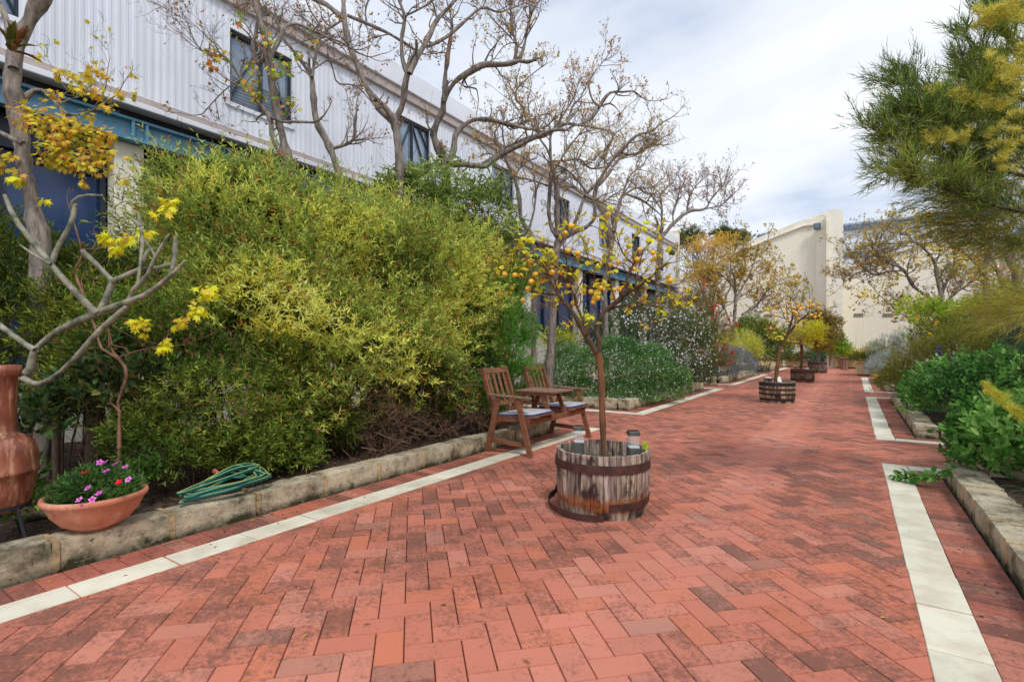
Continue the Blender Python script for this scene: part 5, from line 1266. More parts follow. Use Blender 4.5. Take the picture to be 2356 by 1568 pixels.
# traced yellow tree in front of end wall
lI = [[(585, 900, 26), (592, 760, 26), (600, 660, 22)], [(600, 660, 18), (590, 560, 14), (560, 440, 10), (600, 330, 8)], [(600, 680, 16), (660, 580, 14), (720, 450, 10), (760, 330, 8), (800, 300, 6)], [(640, 800, 20), (690, 765, 18), (745, 730, 16), (800, 650, 14), (850, 610, 10), (920, 580, 8), (1000, 570, 6)],
      [(590, 620, 12), (520, 540, 10), (440, 500, 8), (340, 560, 6)], [(700, 760, 10), (780, 780, 8), (840, 740, 6)], [(560, 860, 16), (510, 720, 12), (480, 620, 10), (400, 540, 8)], [(600, 650, 10), (660, 470, 8), (650, 360, 6)], [(800, 650, 8), (760, 560, 7), (800, 500, 5)]]
th, L, g, lf, r_ = deciduous('autumn_tree', 'yellow leaved tree with a long low limb reaching right before the tall end wall', lI, C6, 21.5, 52, amp=0.15, dens=7, L1=0.9, lv=(5, 5), frac=0.75, tuft=5, LL=0.075, WW=0.05, cols=YO, groundto=[*atD(1690, 800, 22)[:2], 0], rmin=0.0035, rmax=0.02, group=DG, mat='bark')
leafball(lf, r_, C6, 21.3, [(840, 560, 50), (820, 520, 45), (900, 600, 50), (950, 540, 25), (1010, 570, 28), (850, 620, 50), (780, 600, 35), (890, 540, 30), (960, 640, 20), (770, 520, 30), (830, 760, 25), (620, 740, 30), (720, 680, 25)], 46, 0.09, [(130, 130, 44), (160, 150, 50), (190, 160, 56)], 'leaf')
lf.build('foliage', th)
# evergreen beyond the building
b1 = [pH(1690, 552, 60) + [1.8, 1.8, 1.0], pH(1660, 540, 60) + [1.2, 1.2, 0.7], pH(1590, 545, 60) + [1.4, 1.4, 1.0], pH(1570, 560, 60) + [1.4, 1.4, 1.2]]
b0 = atD(1640, 800, 60); b0[2] = 0
crown_tree('evergreen_tree', 'dark evergreen tree showing above the far left roofline', b0, b1, 8, 3000, 6, 0.4, 0.2, 0.13, [(44, 62, 32), (62, 84, 40), (80, 96, 50)], 53, None, rtrunk=0.25, depth=0.5)

# ================================================================== CITRUS TREES
def citrus(label, base, limbs, C, D0, seed, oranges, rad, greens=(), lfn=None, dens=9, L1=0.22, rmin=0.001, LL=0.045, amp=0.35, frac=0.16, lv=(5, 4), bases=None):
    rs = np.random.RandomState(seed); L = trace(limbs, C, D0, rs, amp)
    th = thing('citrus_tree', label, 'tree', base, 'citrus trees in half barrels')
    mb = MB(); L0 = L[0]; L0[0][0] = np.array(base) 
    limbs_mesh(mb, [L0], 12, 0.25); mb.build('trunk', M['bark_brown'], th, smooth=True)
    mb = MB(); limbs_mesh(mb, L[1:], 8, 0.3); mb.build('limbs', M['bark_dark'], th, smooth=True)
    g = twigs_from(rs, L[1:], dens, L1, rmax=0.006, lv=lv, up=0.12, wander=0.25, lr=(0.6, 0.55)); twig_mesh('twigs', g, M['deadtwig'], th, rmin=rmin)
    lf = Leaves(); cols = [(206, 190, 40), (222, 200, 50), (150, 160, 50), (226, 196, 40), (190, 170, 60)]
    tufts(lf, rs, g[2], frac, 3, LL, LL * 0.42, cols, 'leaf6', at=(0.7, 1)); tufts(lf, rs, g[1], frac, 2, LL, LL * 0.42, cols, 'leaf6')
    # oranges hang from real twig tips: each is attached by a short stalk
    tips = np.concatenate([x[0].reshape(-1, 3) for x in g]); mo = None; st = MB()
    rt_ = tips - CP; dd = rt_ @ FW; tpx = CX + (rt_ @ RT) / dd * F_PX; tpy = HY - rt_[:, 2] / dd * F_PX
    for (x, y, gr) in [(a[0], a[1], 0) for a in oranges] + [(a[0], a[1], 1) for a in greens]:
        px, py = C(x, y); k = np.hypot(tpx - px, tpy - (py - 3)).argmin(); D = dd[k]; c = atD(px, py, D) ; r = rad * rs.uniform(0.88, 1.1)
        mb = MB(); mb.ball(c, (r, r, r * 0.92), 14, 10); o = mb.build('orange', M['green_fruit'] if gr else M['orange'], None, smooth=True, loc=c)
        o.parent = th; o.location = tuple(c - np.array(base)); 
        st.tube([tips[k], c + [0, 0, r * 0.9]], 0.0013 if rad < 0.03 else 0.003, 4)
    if oranges: st.build('fruit_stalks', M['deadtwig'], th)
    return th, L, g, lf, rs
OR1 = [(760, 320), (722, 362), (742, 474), (803, 488), (640, 492), (638, 548), (504, 541), (343, 622), (407, 626), (444, 631), (535, 622), (510, 667), (638, 609), (690, 612), (712, 614), (742, 692), (672, 705), (578, 665), (490, 712), (458, 783), (773, 803), (884, 731), (922, 730), (946, 707), (1021, 770), (1028, 720), (1065, 717), (1086, 708), (903, 772), (898, 797), (1002, 563), (1056, 547), (993, 247), (1310, 400), (1190, 467), (1272, 487), (1283, 526), (1175, 530), (1155, 557), (1153, 590), (1380, 662), (1366, 642), (1226, 755), (1208, 779), (925, 770), (803, 520)]
lK = [[(962, 1640, 36), (955, 1500, 38), (950, 1300, 40), (940, 1180, 44), (925, 1115, 54)],
      [(915, 1110, 40), (880, 1050, 38), (850, 1000, 36), (790, 890, 33), (730, 810, 30), (680, 755, 26), (650, 700, 18), (600, 640, 12), (540, 615, 8), (460, 600, 5)],
      [(855, 1000, 26), (845, 920, 22), (800, 840, 20), (780, 760, 18), (745, 660, 16), (700, 600, 12), (640, 560, 8), (600, 500, 5)],
      [(745, 660, 12), (735, 560, 10), (712, 470, 8), (708, 380, 5)], [(690, 755, 14), (620, 745, 12), (540, 740, 9), (470, 715, 7), (390, 690, 5)],
      [(930, 1110, 38), (935, 1020, 34), (915, 975, 30), (945, 890, 32), (975, 850, 28), (1040, 800, 25), (1090, 750, 22), (1160, 710, 18), (1230, 670, 14), (1300, 600, 10), (1370, 550, 6)],
      [(1080, 755, 16), (1110, 650, 15), (1150, 560, 13), (1230, 450, 10), (1320, 370, 6)], [(980, 850, 16), (1050, 828, 14), (1130, 810, 12), (1190, 850, 10), (1250, 880, 7)], [(1130, 812, 9), (1210, 808, 8), (1310, 830, 6), (1400, 830, 4)],
      [(1150, 560, 9), (1090, 500, 9), (1060, 430, 7), (1035, 340, 5)], [(1160, 710, 10), (1180, 600, 10), (1200, 510, 6)], [(680, 755, 12), (650, 640, 10), (560, 560, 8), (480, 520, 5)], [(600, 640, 8), (520, 660, 7), (440, 640, 5)],
      [(780, 760, 9), (830, 660, 8), (870, 560, 6), (850, 470, 4)], [(1230, 670, 9), (1320, 690, 8), (1420, 690, 5)], [(945, 890, 10), (900, 820, 9), (880, 720, 6)], [(1040, 800, 9), (1010, 700, 8), (1000, 600, 5)]]
cb = B1 + [0.015, 0, HB - 0.13]
th, L, g, lf, rsK = citrus('leafless citrus tree full of small oranges in the nearest half barrel', cb, lK, C5, 3.8, 61, OR1, 0.0205, [(1395, 487), (830, 540), (528, 518)], dens=17, L1=0.20, frac=0.12, lv=(5, 4))
leafball(lf, rsK, C5, 3.75, [(1010, 190, 16), (945, 280, 30), (975, 300, 22), (1050, 262, 16), (1112, 255, 14), (1155, 305, 26), (1222, 292, 20), (1225, 318, 16), (1270, 390, 24), (1120, 438, 20), (1400, 455, 28), (1385, 475, 20), (985, 500, 34), (1015, 515, 34), (510, 395, 24), (500, 385, 18), (545, 495, 34), (560, 525, 30), (470, 480, 24), (300, 575, 22), (845, 520, 34), (800, 600, 24), (960, 660, 20), (850, 870, 28), (860, 885, 20), (1210, 645, 30), (1385, 740, 16), (1410, 810, 20), (575, 705, 30), (920, 745, 30), (670, 760, 26), (455, 390, 20), (1250, 590, 24), (1335, 550, 20), (640, 470, 20), (925, 560, 20), (1020, 600, 20), (870, 940, 22), (1330, 850, 18), (370, 710, 30), (600, 560, 26), (1400, 635, 24)], 15, 0.040, [(222, 206, 40), (236, 214, 50), (176, 176, 50), (232, 200, 36), (200, 180, 50)], 'leaf6')
lf.build('foliage', th)
# weeds and a pale green leaf in the first barrel
m = 46; p = B1 + np.column_stack([rsK.normal(0, 0.10, m), rsK.normal(0.0, 0.10, m), np.full(m, HB - 0.12)]); lw = Leaves()
lw.add('blade', p, unit(rnd(rsK, m) * [1, 1, 0.3] + [0, 0, 0.75]), rnd(rsK, m), 0.085 * rsK.uniform(0.5, 1.2, m), 0.006, pal(rsK, m, [(96, 130, 50), (130, 150, 70)]))
pw = atD(1478, 1031, 3.72); lw.add('leaf6', np.array([pw, pw + [0.01, 0, 0.01]]), np.array([[0.7, 0.2, 0.5], [0.2, 0.1, 0.9]]), np.array([[0, -1, 0.2]] * 2), 0.05, 0.045, np.array([S(176, 206, 40)] * 2))
tag(lw.build('weeds', None, loc=B1 + [0, 0, HB - 0.1]), 'sparse green weeds sprouting from the soil of the nearest barrel', 'weeds')

# second citrus
l2 = [[(790, 1290, 50), (815, 1080, 52), (845, 880, 54), (870, 760, 60), (890, 690, 60)], [(890, 690, 50), (930, 600, 50), (985, 500, 40), (1030, 380, 34), (1060, 260, 24), (1045, 150, 14)], [(1035, 360, 20), (940, 290, 16), (800, 250, 10)],
      [(930, 610, 38), (1000, 520, 36), (1075, 420, 34), (1180, 310, 30), (1300, 220, 20), (1440, 170, 12)], [(1180, 310, 18), (1290, 270, 14), (1400, 270, 10)], [(890, 700, 32), (980, 660, 26), (1100, 680, 20), (1200, 700, 12)],
      [(890, 600, 18), (780, 580, 16), (720, 530, 10)], [(1060, 260, 14), (1130, 150, 12), (1180, 60, 8)], [(1180, 310, 14), (1150, 200, 12), (1120, 120, 8)], [(1045, 200, 12), (980, 120, 10), (950, 40, 6)], [(940, 290, 12), (900, 180, 10), (860, 110, 6)], [(1300, 220, 12), (1330, 120, 10), (1320, 30, 6)]]
OR2 = [(1480, 65), (1455, 125), (1495, 210), (1475, 250), (1420, 220), (1340, 120), (1360, 110), (1230, 130), (1225, 125), (1190, 75), (1165, 85), (1145, 100), (1130, 50), (1110, 140), (1080, 125), (1040, 130), (1025, 45), (1000, 45), (1100, 180), (1075, 180), (1105, 205), (1120, 250), (1180, 145), (995, 205), (940, 195), (985, 272), (980, 328), (790, 235), (805, 130), (820, 105), (920, 100), (1255, 245), (1350, 230), (1330, 225), (1155, 290), (1240, 345), (1115, 395), (993, 637), (715, 440), (822, 428), (665, 147), (1320, 20), (1375, 80), (1410, 265), (1295, 95)]
th, L, g, lf, r_ = citrus('leaning citrus tree dotted with oranges in the black strapped barrel', B2 + [-0.03, 0, HB - 0.08], l2, CD, 11.0, 62, OR2, 0.034, dens=8, L1=0.42, rmin=0.0022, LL=0.06, frac=0.10, amp=0.3)
leafball(lf, r_, CD, 11.0, [(780, 560, 70), (880, 560, 60), (720, 520, 50), (640, 140, 40), (720, 120, 40), (1380, 250, 50)], 40, 0.05, [(196, 186, 60), (222, 196, 60), (160, 160, 60)], 'leaf')
lf.build('foliage', th)
# third and fourth citrus (leafy crowns)
def leafy_citrus(label, base, fork_h, blobs, n, cols, seed, r, orn, SL=0.12, L=0.07, gaps=0.0):
    rs = np.random.RandomState(seed); base = np.array(base); th = thing('citrus_tree', label, 'tree', base, 'citrus trees in half barrels'); B = np.array(blobs, float)
    fk = base + [0.02, 0, fork_h]; tr = catmull([list(base) + [r * 1.15], list((base + fk) / 2 + [0.02, 0.0, 0]) + [r], list(fk) + [r]], 8)
    mb = MB(); limbs_mesh(mb, [(tr[:, :3], tr[:, 3])], 8, 0.2); mb.build('trunk', M['bark_brown'] if seed == 63 else M['bark'], th, smooth=True)
    m = 12; i = np.arange(m) % len(B); tgt = B[i, :3] + rnd(rs, m) * B[i, 3:] * 0.7; t2 = np.linspace(0, 1, 7)[None, :, None]; P = fk * (1 - t2) + tgt[:, None] * t2 + rs.normal(0, 0.02, (m, 7, 3)) * np.sin(t2 * pi); Rr = np.full((m, 1), r * 0.6) * np.linspace(1, 0.3, 7)[None]
    a = spawn(rs, P, Rr, 6, t0=0.3, lr=0.5); g2 = grow(rs, *a, 5, 0.25); twig_mesh('limbs', [(P, Rr), g2], M['bark_dark'], th, rmin=0.003, segs=(6, 3))
    lv = Leaves(); Pp, nr = sample_blobs(rs, blobs, n, 0.2, 3.0, 0.7, seed, 0.5, keep=0.3); k = n3(Pp, 3, seed) > -gaps if gaps else np.ones(len(Pp), bool); Pp, nr = Pp[k], nr[k]
    shoots(lv, rs, Pp, nr + rnd(rs, len(Pp)) * 0.6 + [0, 0, 0.2], 5, SL, L, L * 0.5, cols, 60, 'leaf', 2.0, seed); lv.build('foliage', th)
    for _ in range(orn):
        q = rs.randint(len(B)); c = B[q, :3] + unit(rnd(rs, 1)[0] + [0, -0.8, -0.1]) * B[q, 3:] * 0.98; mb = MB(); mb.ball(c, 0.042, 10, 7); o = mb.build('orange', M['orange'], None, smooth=True, loc=c); o.parent = th; o.location = tuple(c - base)
    return th
def pB(x, y, D, rx, rz): return list(atD(x, y, D)) + [rx, rx, rz]
leafy_citrus('citrus tree with lime yellow leaves in the grey barrel with two brown hoops', B3 + [-0.05, 0, HB - 0.08], 1.05, [pB(1850, 765, 17.2, .42, .36), pB(1828, 775, 17.4, .30, .22), pB(1868, 778, 17.2, .36, .30), pB(1880, 760, 17.4, .28, .28), pB(1840, 790, 17.2, .3, .2)], 900, [(150, 146, 36), (196, 184, 44), (222, 204, 56), (176, 176, 50)], 63, 0.045, 8, gaps=0.6)
leafy_citrus('dark leaved citrus tree with orange tinged crown in the farthest half barrel', B4 + [0.0, 0, HB - 0.02], 1.1, [pB(1893, 745, 23.2, .50, .55), pB(1905, 775, 23.2, .55, .45), pB(1880, 735, 23.4, .4, .4), pB(1895, 800, 23.0, .45, .35), pB(1912, 745, 23.6, .40, .42)], 1500, [(70, 78, 34), (96, 92, 38), (146, 112, 50), (120, 116, 44)], 64, 0.06, 6, SL=0.16, L=0.09)
# ================================================================== LEFT BED VEGETATION
rs = np.random.RandomState(77)
def bD(x, y, D, r, rz=None, ry=None): return list(atD(x, y, D)) + [r, ry or r, rz or r]
GRN = [(84, 98, 40), (116, 134, 56), (158, 172, 90), (194, 198, 104), (208, 200, 80), (190, 200, 128)]
main_blobs = [bD(520, 555, 4.9, .74), bD(455, 470, 4.9, .36), bD(600, 470, 5.2, .48), bD(700, 600, 5.4, .92), bD(850, 640, 6.0, 1.08), bD(960, 690, 6.4, .95), bD(1060, 660, 7.0, .8), bD(1060, 800, 6.6, .55),
              bD(640, 790, 4.9, .80), bD(780, 810, 5.2, .90), bD(930, 830, 5.8, .78)  , bD(1010, 900, 6.1, .42), bD(900, 915, 5.6, .38), bD(700, 900, 4.9, .6), bD(770, 975, 4.95, .24), bD(540, 690, 4.5, .6)]
bush('flowering_shrub', 'huge sprawling yellow green shrub with narrow leaves filling the left garden bed', 'shrub', main_blobs, 22000, 11, 0.145, 0.063, 0.0165, GRN, rs,
     lump=0.26, lscale=2.6, depth=0.55, gap=0.6, wisp=0.18, seed=1, scale=1.5, tipcol=(190, 130, 70), xmax=-3.42, droop=0.12, stemn=46, stemmat=M['deadtwig'], inner=0.12,
     flowers=dict(kind='dot', n=110, r=0.008, cols=[(150, 40, 44), (176, 50, 50)], per=5, spread=0.018, out=-0.02))
low_blobs = [bD(470, 930, 4.05, .5), bD(630, 985, 4.45, .42), bD(370, 800, 4.2, .58), bD(560, 880, 4.4, .5), bD(420, 860, 4.1, .45)]
bush('low_green_shrub', 'darker mixed green shrub filling the low front of the bed behind the hose', 'shrub', low_blobs, 6200, 10, 0.12, 0.046, 0.012, [(56, 80, 32), (76, 104, 40), (104, 128, 52), (150, 158, 64), (90, 116, 60)], rs,
     lump=0.28, lscale=3.2, depth=0.5, gap=0.9, wisp=0.1, seed=2, scale=1.5, tipcol=(170, 110, 90), xmax=-3.5, droop=0.12, stemn=14, stemmat=M['deadtwig'])
# loose wands sticking out of the big shrub
wl = Leaves(); P, nr = sample_blobs(rs, main_blobs, 700, 0.1, 2, 0.05, 5, 0.4, xmax=-3.5); d = unit(nr * 0.5 + rnd(rs, len(P)) * 0.5 + [0, 0, 0.8])
th = thing('flowering_shrub', 'wispy grey green shrub stems standing out against the cream column', 'shrub', (-6.2, 2.9, 0.1))
wb = [bD(375, 450, 5.6, .28), bD(390, 530, 5.6, .38), bD(350, 600, 5.4, .32)]
P2, nr2 = sample_blobs(rs, wb, 420, 0.2, 2, 0.8, 6, 0.4, keep=0.0); P2 = np.concatenate([P2, P[:260]]); d2 = np.concatenate([unit(nr2 + [0, 0, 0.7]), d[:260]])
shoots(wl, rs, P2, d2, 9, 0.24, 0.05, 0.012, [(110, 136, 56), (150, 166, 80), (176, 180, 90)], 45, 'leaf', 1.5, 2); wl.build('foliage', th)
st = MB()
for q in range(24):
    a = np.array([-6.2 + rs.normal(0, .15), 2.9 + rs.normal(0, .2), 0.05]); b_ = P2[rs.randint(500)] if len(P2) > 500 else P2[q]; st.tube(catmull([a, (a + b_) / 2 + rs.normal(0, .1, 3), b_], 8), np.linspace(.008, .002, 8), 4)
st.build('stems', M['bark_dark'], th, smooth=True)

# dead brown twiggy skirt below the big shrub
th = thing('dead_brush', 'tangle of dry brown twigs under the right end of the big shrub', 'brush', (-4.3, 4.4, 0.1))
m = 240; S0 = np.column_stack([rs.uniform(-4.6, -3.75, m), rs.uniform(3.1, 6.2, m), rs.uniform(0.1, 0.75, m)]); g1 = grow(rs, S0, rnd(rs, m) * [0.5, 0.8, 0.5] + [0.5, 0, 0.0], 0.45 * rs.uniform(.6, 1.4, m), 0.0045, 7, 0.3)
a = spawn(rs, *g1, 5, lr=0.6); g2 = grow(rs, *a, 5, 0.3); b_ = spawn(rs, *g2, 3, lr=0.6); g3 = grow(rs, *b_, 4, 0.3)
twig_mesh('twigs', [g1, g2, g3], M['deadtwig'], th, rmin=0.0016)

# dark shrub at the left edge
lb_ = [bD(90, 730, 4.6, .62), bD(200, 690, 4.9, .55), bD(0, 680, 4.6, .7), bD(250, 740, 4.4, .6), bD(120, 830, 4.4, .72), bD(-40, 820, 4.4, .8), bD(290, 880, 4.1, .5), bD(310, 660, 5.2, .42)]
bush('dark_shrub', 'darker green narrow leaved shrub behind the frangipani and clay chiminea', 'shrub', lb_, 8500, 10, 0.13, 0.055, 0.014, [(44, 58, 24), (66, 84, 32), (96, 112, 40), (140, 140, 50)], rs, seed=4, scale=1.6, xmax=-3.9, stemn=20)
# low weeds and fern in front
fl_ = [bD(560, 1040, 4.05, .26), bD(420, 1055, 3.75, .22), bD(680, 1040, 4.4, .24), bD(330, 1010, 3.7, .25)]
bush('ground_shrub', 'low trailing yellow green foliage spilling down behind the green hose', 'shrub', fl_, 1500, 9, 0.10, 0.045, 0.012, [(56, 80, 32), (84, 108, 40), (120, 136, 54), (160, 160, 64)], rs, seed=6, scale=3, xmax=-3.62, stemn=8, zmin=0.10)
bl = [bD(250, 800, 3.75, .18), bD(200, 900, 3.6, .2), bD(300, 850, 3.7, .2), bD(130, 960, 3.6, .22)]
bush('broad_leaf_plant', 'dark glossy broad leaved plant between the frangipani limbs', 'plant', bl, 150, 6, 0.14, 0.085, 0.04, [(44, 66, 34), (66, 92, 44), (120, 110, 60)], rs, kind='leaf6', seed=8, stemn=8)
g_ = [bD(60, 1165, 2.95, .12), bD(20, 1120, 3.1, .16), bD(330, 1090, 3.45, .12)]
bush('weeds', 'small green weeds growing at the foot of the chiminea', 'weeds', g_, 260, 6, 0.08, 0.045, 0.02, [(50, 78, 30), (86, 120, 40)], rs, kind='leaf', seed=9, stems=False)
# broad leaved green shrub (upper, behind)
bb = [bD(940, 420, 7.0, .42), bD(1010, 450, 7.0, .5), bD(1080, 520, 7.2, .55), bD(1000, 540, 6.9, .5), bD(1150, 560, 7.5, .45), bD(1110, 620, 7.3, .5), bD(1200, 640, 7.8, .35), bD(1130, 440, 7.4, .30), bD(890, 440, 6.8, .25)]
bush('tall_leafy_shrub', 'tall green shrub with long drooping willow like leaves above the bench', 'shrub', bb, 1250, 8, 0.28, 0.13, 0.024, [(84, 104, 50), (112, 132, 62), (146, 160, 84), (182, 188, 100)], rs, kind='leaf6', ang=48, droop=0.7, seed=10, upb=0.35, lump=0.42, depth=0.85, stemn=30, zmin=0.6, bend=0.4)
b3 = [bD(1150, 850, 6.7, .42), bD(1185, 900, 6.9, .36), bD(1120, 740, 6.8, .45), bD(1190, 780, 7.1, .36), bD(1170, 640, 7.1, .36), bD(1090, 900, 6.3, .32), bD(1090, 700, 6.8, .35), bD(1160, 660, 7.0, .3), bD(1150, 780, 6.75, .30), bD(1120, 840, 6.5, .30), bD(1180, 740, 7.1, .25), bD(1080, 910, 6.2, .22), bD(1130, 930, 6.2, .2), bD(1200, 860, 7.0, .22), bD(1060, 800, 6.4, .3)]
bush('feathery_shrub', 'bright green feathery shrub brushing the back of the timber bench', 'shrub', b3, 7000, 12, 0.13, 0.034, 0.009, [(46, 84, 30), (64, 114, 38), (94, 146, 50), (124, 168, 62)], rs, kind='leaf', ang=45, seed=11, lump=0.34, depth=0.6, upb=0.4, stemn=14, zmin=0.2, scale=2.5)

# ---- frangipani (pruned grey limbs)
lFr = [[(20, 1700, 62), (60, 1640, 66), (115, 1600, 58), (180, 1580, 52)], [(175, 1580, 60), (235, 1520, 62), (252, 1440, 54), (275, 1375, 52)],
       [(272, 1375, 50), (420, 1240, 48), (560, 1165, 50), (700, 1110, 52), (850, 1045, 48), (980, 1000, 46), (1160, 930, 44), (1300, 820, 38), (1380, 750, 32), (1445, 680, 26)],
       [(272, 1370, 46), (150, 1290, 42), (20, 1195, 48), (-80, 1120, 48)], [(760, 1090, 42), (800, 1030, 48), (845, 950, 50), (882, 830, 46)], [(882, 832, 44), (980, 790, 42), (1095, 738, 40), (1200, 735, 36), (1335, 698, 28)],
       [(882, 830, 42), (760, 705, 38), (650, 598, 36)], [(1100, 735, 38), (1125, 670, 36), (1165, 590, 30)], [(1335, 790, 36), (1360, 700, 36), (1370, 600, 36), (1378, 490, 34)],
       [(760, 1080, 46), (640, 970, 46), (560, 880, 46), (440, 750, 42), (400, 695, 42), (290, 570, 42), (190, 440, 38), (110, 330, 36), (40, 165, 30)], [(410, 690, 38), (440, 590, 36), (500, 480, 34), (560, 370, 34), (590, 240, 36)],
       [(575, 270, 26), (560, 220, 26), (640, 162, 26), (800, 160, 18)], [(400, 700, 26), (290, 640, 24), (160, 550, 14)], [(970, 1080, 38), (1010, 980, 38), (1060, 880, 36), (1150, 790, 36), (1220, 640, 30), (1320, 470, 20)],
       [(1080, 850, 24), (1100, 700, 28), (1118, 510, 30), (1100, 400, 28), (1085, 300, 20)], [(1100, 400, 20), (1050, 355, 20), (990, 315, 16)], [(180, 1590, 44), (300, 1640, 36), (450, 1560, 44), (620, 1400, 42), (750, 1250, 40), (880, 1130, 38), (980, 1040, 34)], [(1220, 640, 20), (1170, 560, 18), (1130, 500, 16)]]
r_ = np.random.RandomState(91); L = trace(lFr, CF, 3.25, r_, 0.12)
L[0][0][0] = L[0][0][0]
b = L[0][0][0]; base = np.array([b[0] - 0.2, b[1] + 0.15, 0.1]); th = thing('frangipani', 'pruned leafless frangipani with thick grey green limbs at the left', 'tree', base)
tr = catmull([list(base + [0, 0, -0.05]) + [0.06], list((base + b) / 2) + [0.05], list(b) + [0.042]], 9)
mb = MB(); limbs_mesh(mb, [(tr[:, :3], tr[:, 3]), L[0], L[1]], 12, 0.15); mb.build('trunk', M['bark_frangi'], th, smooth=True)
mb = MB(); limbs_mesh(mb, L[2:], 10, 0.15)
for P, Rr in L[2:]: mb.ball(P[-1], Rr[-1] * 1.02, 8, 6)
mb.build('limbs', M['bark_frangi'], th, smooth=True)
# dark straight stem behind
for pp, lb in (([(440, 1650, 50), (430, 1400, 46), (440, 1100, 34), (455, 800, 24)], 'dark upright stem rising behind the frangipani limbs'), ([(230, 2000, 100), (210, 1850, 90), (260, 1700, 70), (330, 1560, 60), (340, 1450, 50)], 'stout brown trunk behind the chiminea under the dark shrub'), ([(760, 1950, 170), (745, 1800, 160), (700, 1600, 150)], 'thick dark stump like trunk beneath the big shrub')):
    L = trace([pp], CF, 4.1, r_, 0.1); P, Rr = L[0]; e = P[0].copy(); e[2] = 0.05; mb = MB(); limbs_mesh(mb, [(np.vstack([e, P]), np.concatenate([[Rr[0] * 1.15], Rr]))], 10, 0.4)
    tag(mb.build('shrub_trunk', M['bark_dark'], smooth=True, loc=e), lb, 'trunk')
L = trace([[(470, 1880, 30), (560, 1830, 32), (640, 1740, 34), (690, 1640, 30), (690, 1550, 24), (660, 1480, 18)]], CF, 3.7, r_, 0.05); P, Rr = L[0]; mb = MB(); limbs_mesh(mb, L, 8, 0.2)

# ---- young maple with yellow leaf clusters
lM = [[(935, 1950, 30), (940, 1860, 28)], [(938, 1870, 28), (925, 1760, 28), (960, 1680, 30), (985, 1600, 30), (990, 1520, 30), (925, 1430, 30)][::1],
      [(925, 1435, 28), (850, 1390, 26), (780, 1340, 26), (760, 1230, 26), (720, 1130, 24), (680, 1010, 22), (640, 900, 20), (600, 800, 20), (580, 745, 18), (635, 660, 16), (640, 580, 12), (600, 440, 12), (560, 300, 9)],
      [(925, 1435, 20), (1000, 1400, 18), (1120, 1368, 14), (1230, 1348, 11), (1400, 1338, 7), (1520, 1300, 5), (1600, 1272, 4)], [(1010, 1400, 12), (985, 1355, 12), (880, 1330, 12), (860, 1250, 10), (838, 1170, 9), (790, 1160, 6), (690, 1220, 4)],
      [(840, 1170, 7), (880, 1120, 6), (1030, 1130, 5), (1080, 1150, 4)], [(800, 1090, 8), (950, 1050, 6), (1130, 950, 4)], [(1230, 1345, 6), (1300, 1270, 6), (1440, 1150, 5), (1560, 1010, 4), (1610, 930, 4)], [(1300, 1270, 5), (1380, 1200, 4), (1410, 1160, 3)],
      [(690, 1040, 7), (640, 800, 5), (780, 700, 5), (900, 580, 4)], [(600, 740, 6), (740, 600, 5), (860, 480, 4)], [(640, 580, 5), (900, 560, 5), (1100, 460, 4), (1230, 330, 4), (1340, 230, 4), (1400, 80, 3)], [(850, 1150, 5), (1000, 1250, 5), (1270, 1335, 5)]]
th, L, g, lf, r_ = deciduous('young_maple', 'slim reddish stemmed young maple behind the flower bowl with bright yellow leaf clusters', lM, CF, 3.45, 92, amp=0.1, dens=1.2, L1=0.16, lv=(2, 2), frac=0.02, tuft=2, LL=0.04, cols=YEL, mat='bark_red', rmin=0.001, rmax=0.003, group=None, kind='maple', groundto=None)
leafball(lf, r_, CF, 3.38, [(1325, 240, 60), (1300, 270, 50), (1355, 200, 30), (1210, 330, 26), (1150, 430, 40), (1110, 440, 30), (820, 480, 50), (840, 510, 45), (980, 510, 40), (1010, 490, 28), (880, 580, 45), (930, 560, 30), (1620, 910, 55), (1640, 880, 35), (1600, 940, 35), (1540, 1060, 50), (1500, 1090, 30), (1560, 1035, 30), (1410, 1150, 36), (1370, 1180, 30), (1430, 1120, 20), (1080, 1160, 55), (1120, 1170, 50), (1050, 1150, 36), (1135, 1240, 28), (1280, 1330, 42), (1290, 1350, 40), (350, 190, 30), (110, 30, 35), (140, 40, 25)], 26, 0.052, [(226, 216, 30), (240, 224, 44), (210, 196, 34), (236, 176, 70)], 'maple')
lf.build('foliage', th)

# ---- dianthus in the bowl
r_ = np.random.RandomState(14); lv = Leaves(); m = 650
q = np.sqrt(r_.rand(m)) * 0.175; a = r_.rand(m) * 6.283; hgt = 0.160 + 0.15 * np.sqrt(np.clip(1 - (q / 0.19) ** 2, 0, 1)) * r_.uniform(0.2, 1.15, m)
P = BWp + np.column_stack([q * np.cos(a), q * np.sin(a), hgt - 0.03]); out = np.column_stack([np.cos(a) * q * 4, np.sin(a) * q * 4, np.full(m, 0.8)])
shoots(lv, r_, P, out + rnd(r_, m) * 0.4, 6, 0.06, 0.042, 0.009, [(40, 70, 36), (62, 98, 46), (96, 130, 66)], 45, 'leaf', 8, 3)
bt = thing('dianthus_plant', 'bushy green dianthus with pink and red flowers growing in the terracotta bowl', 'flowers', BWp + [0, 0, 0.16])
lv.build('foliage', bt)
def flowers_at(pts, cols, r, nm, cen=None):
    fv = Leaves()
    for (x, y) in pts:
        px, py = C4(x, y); D = 2.62 + 0.36 * np.clip((1000 - y) / 220, 0, 1); c = atD(px, py, D)
        nrm = unit(np.array([0.3, -0.5, 0.9]) + r_.normal(0, 0.3, 3)); 
        for k in range(2): fv.add('flower', c[None] + nrm * 0.003 * k, unit(np.cross(nrm, rnd(r_, 1)[0]))[None], nrm[None], r * (1 - 0.25 * k), r, pal(r_, 1, cols))
        if cen: fv.add('flower', c[None] + nrm * 0.007, unit(np.cross(nrm, rnd(r_, 1)[0]))[None], nrm[None], r * 0.42, r, pal(r_, 1, cen))
    fv.build(nm, bt, M['petal'])
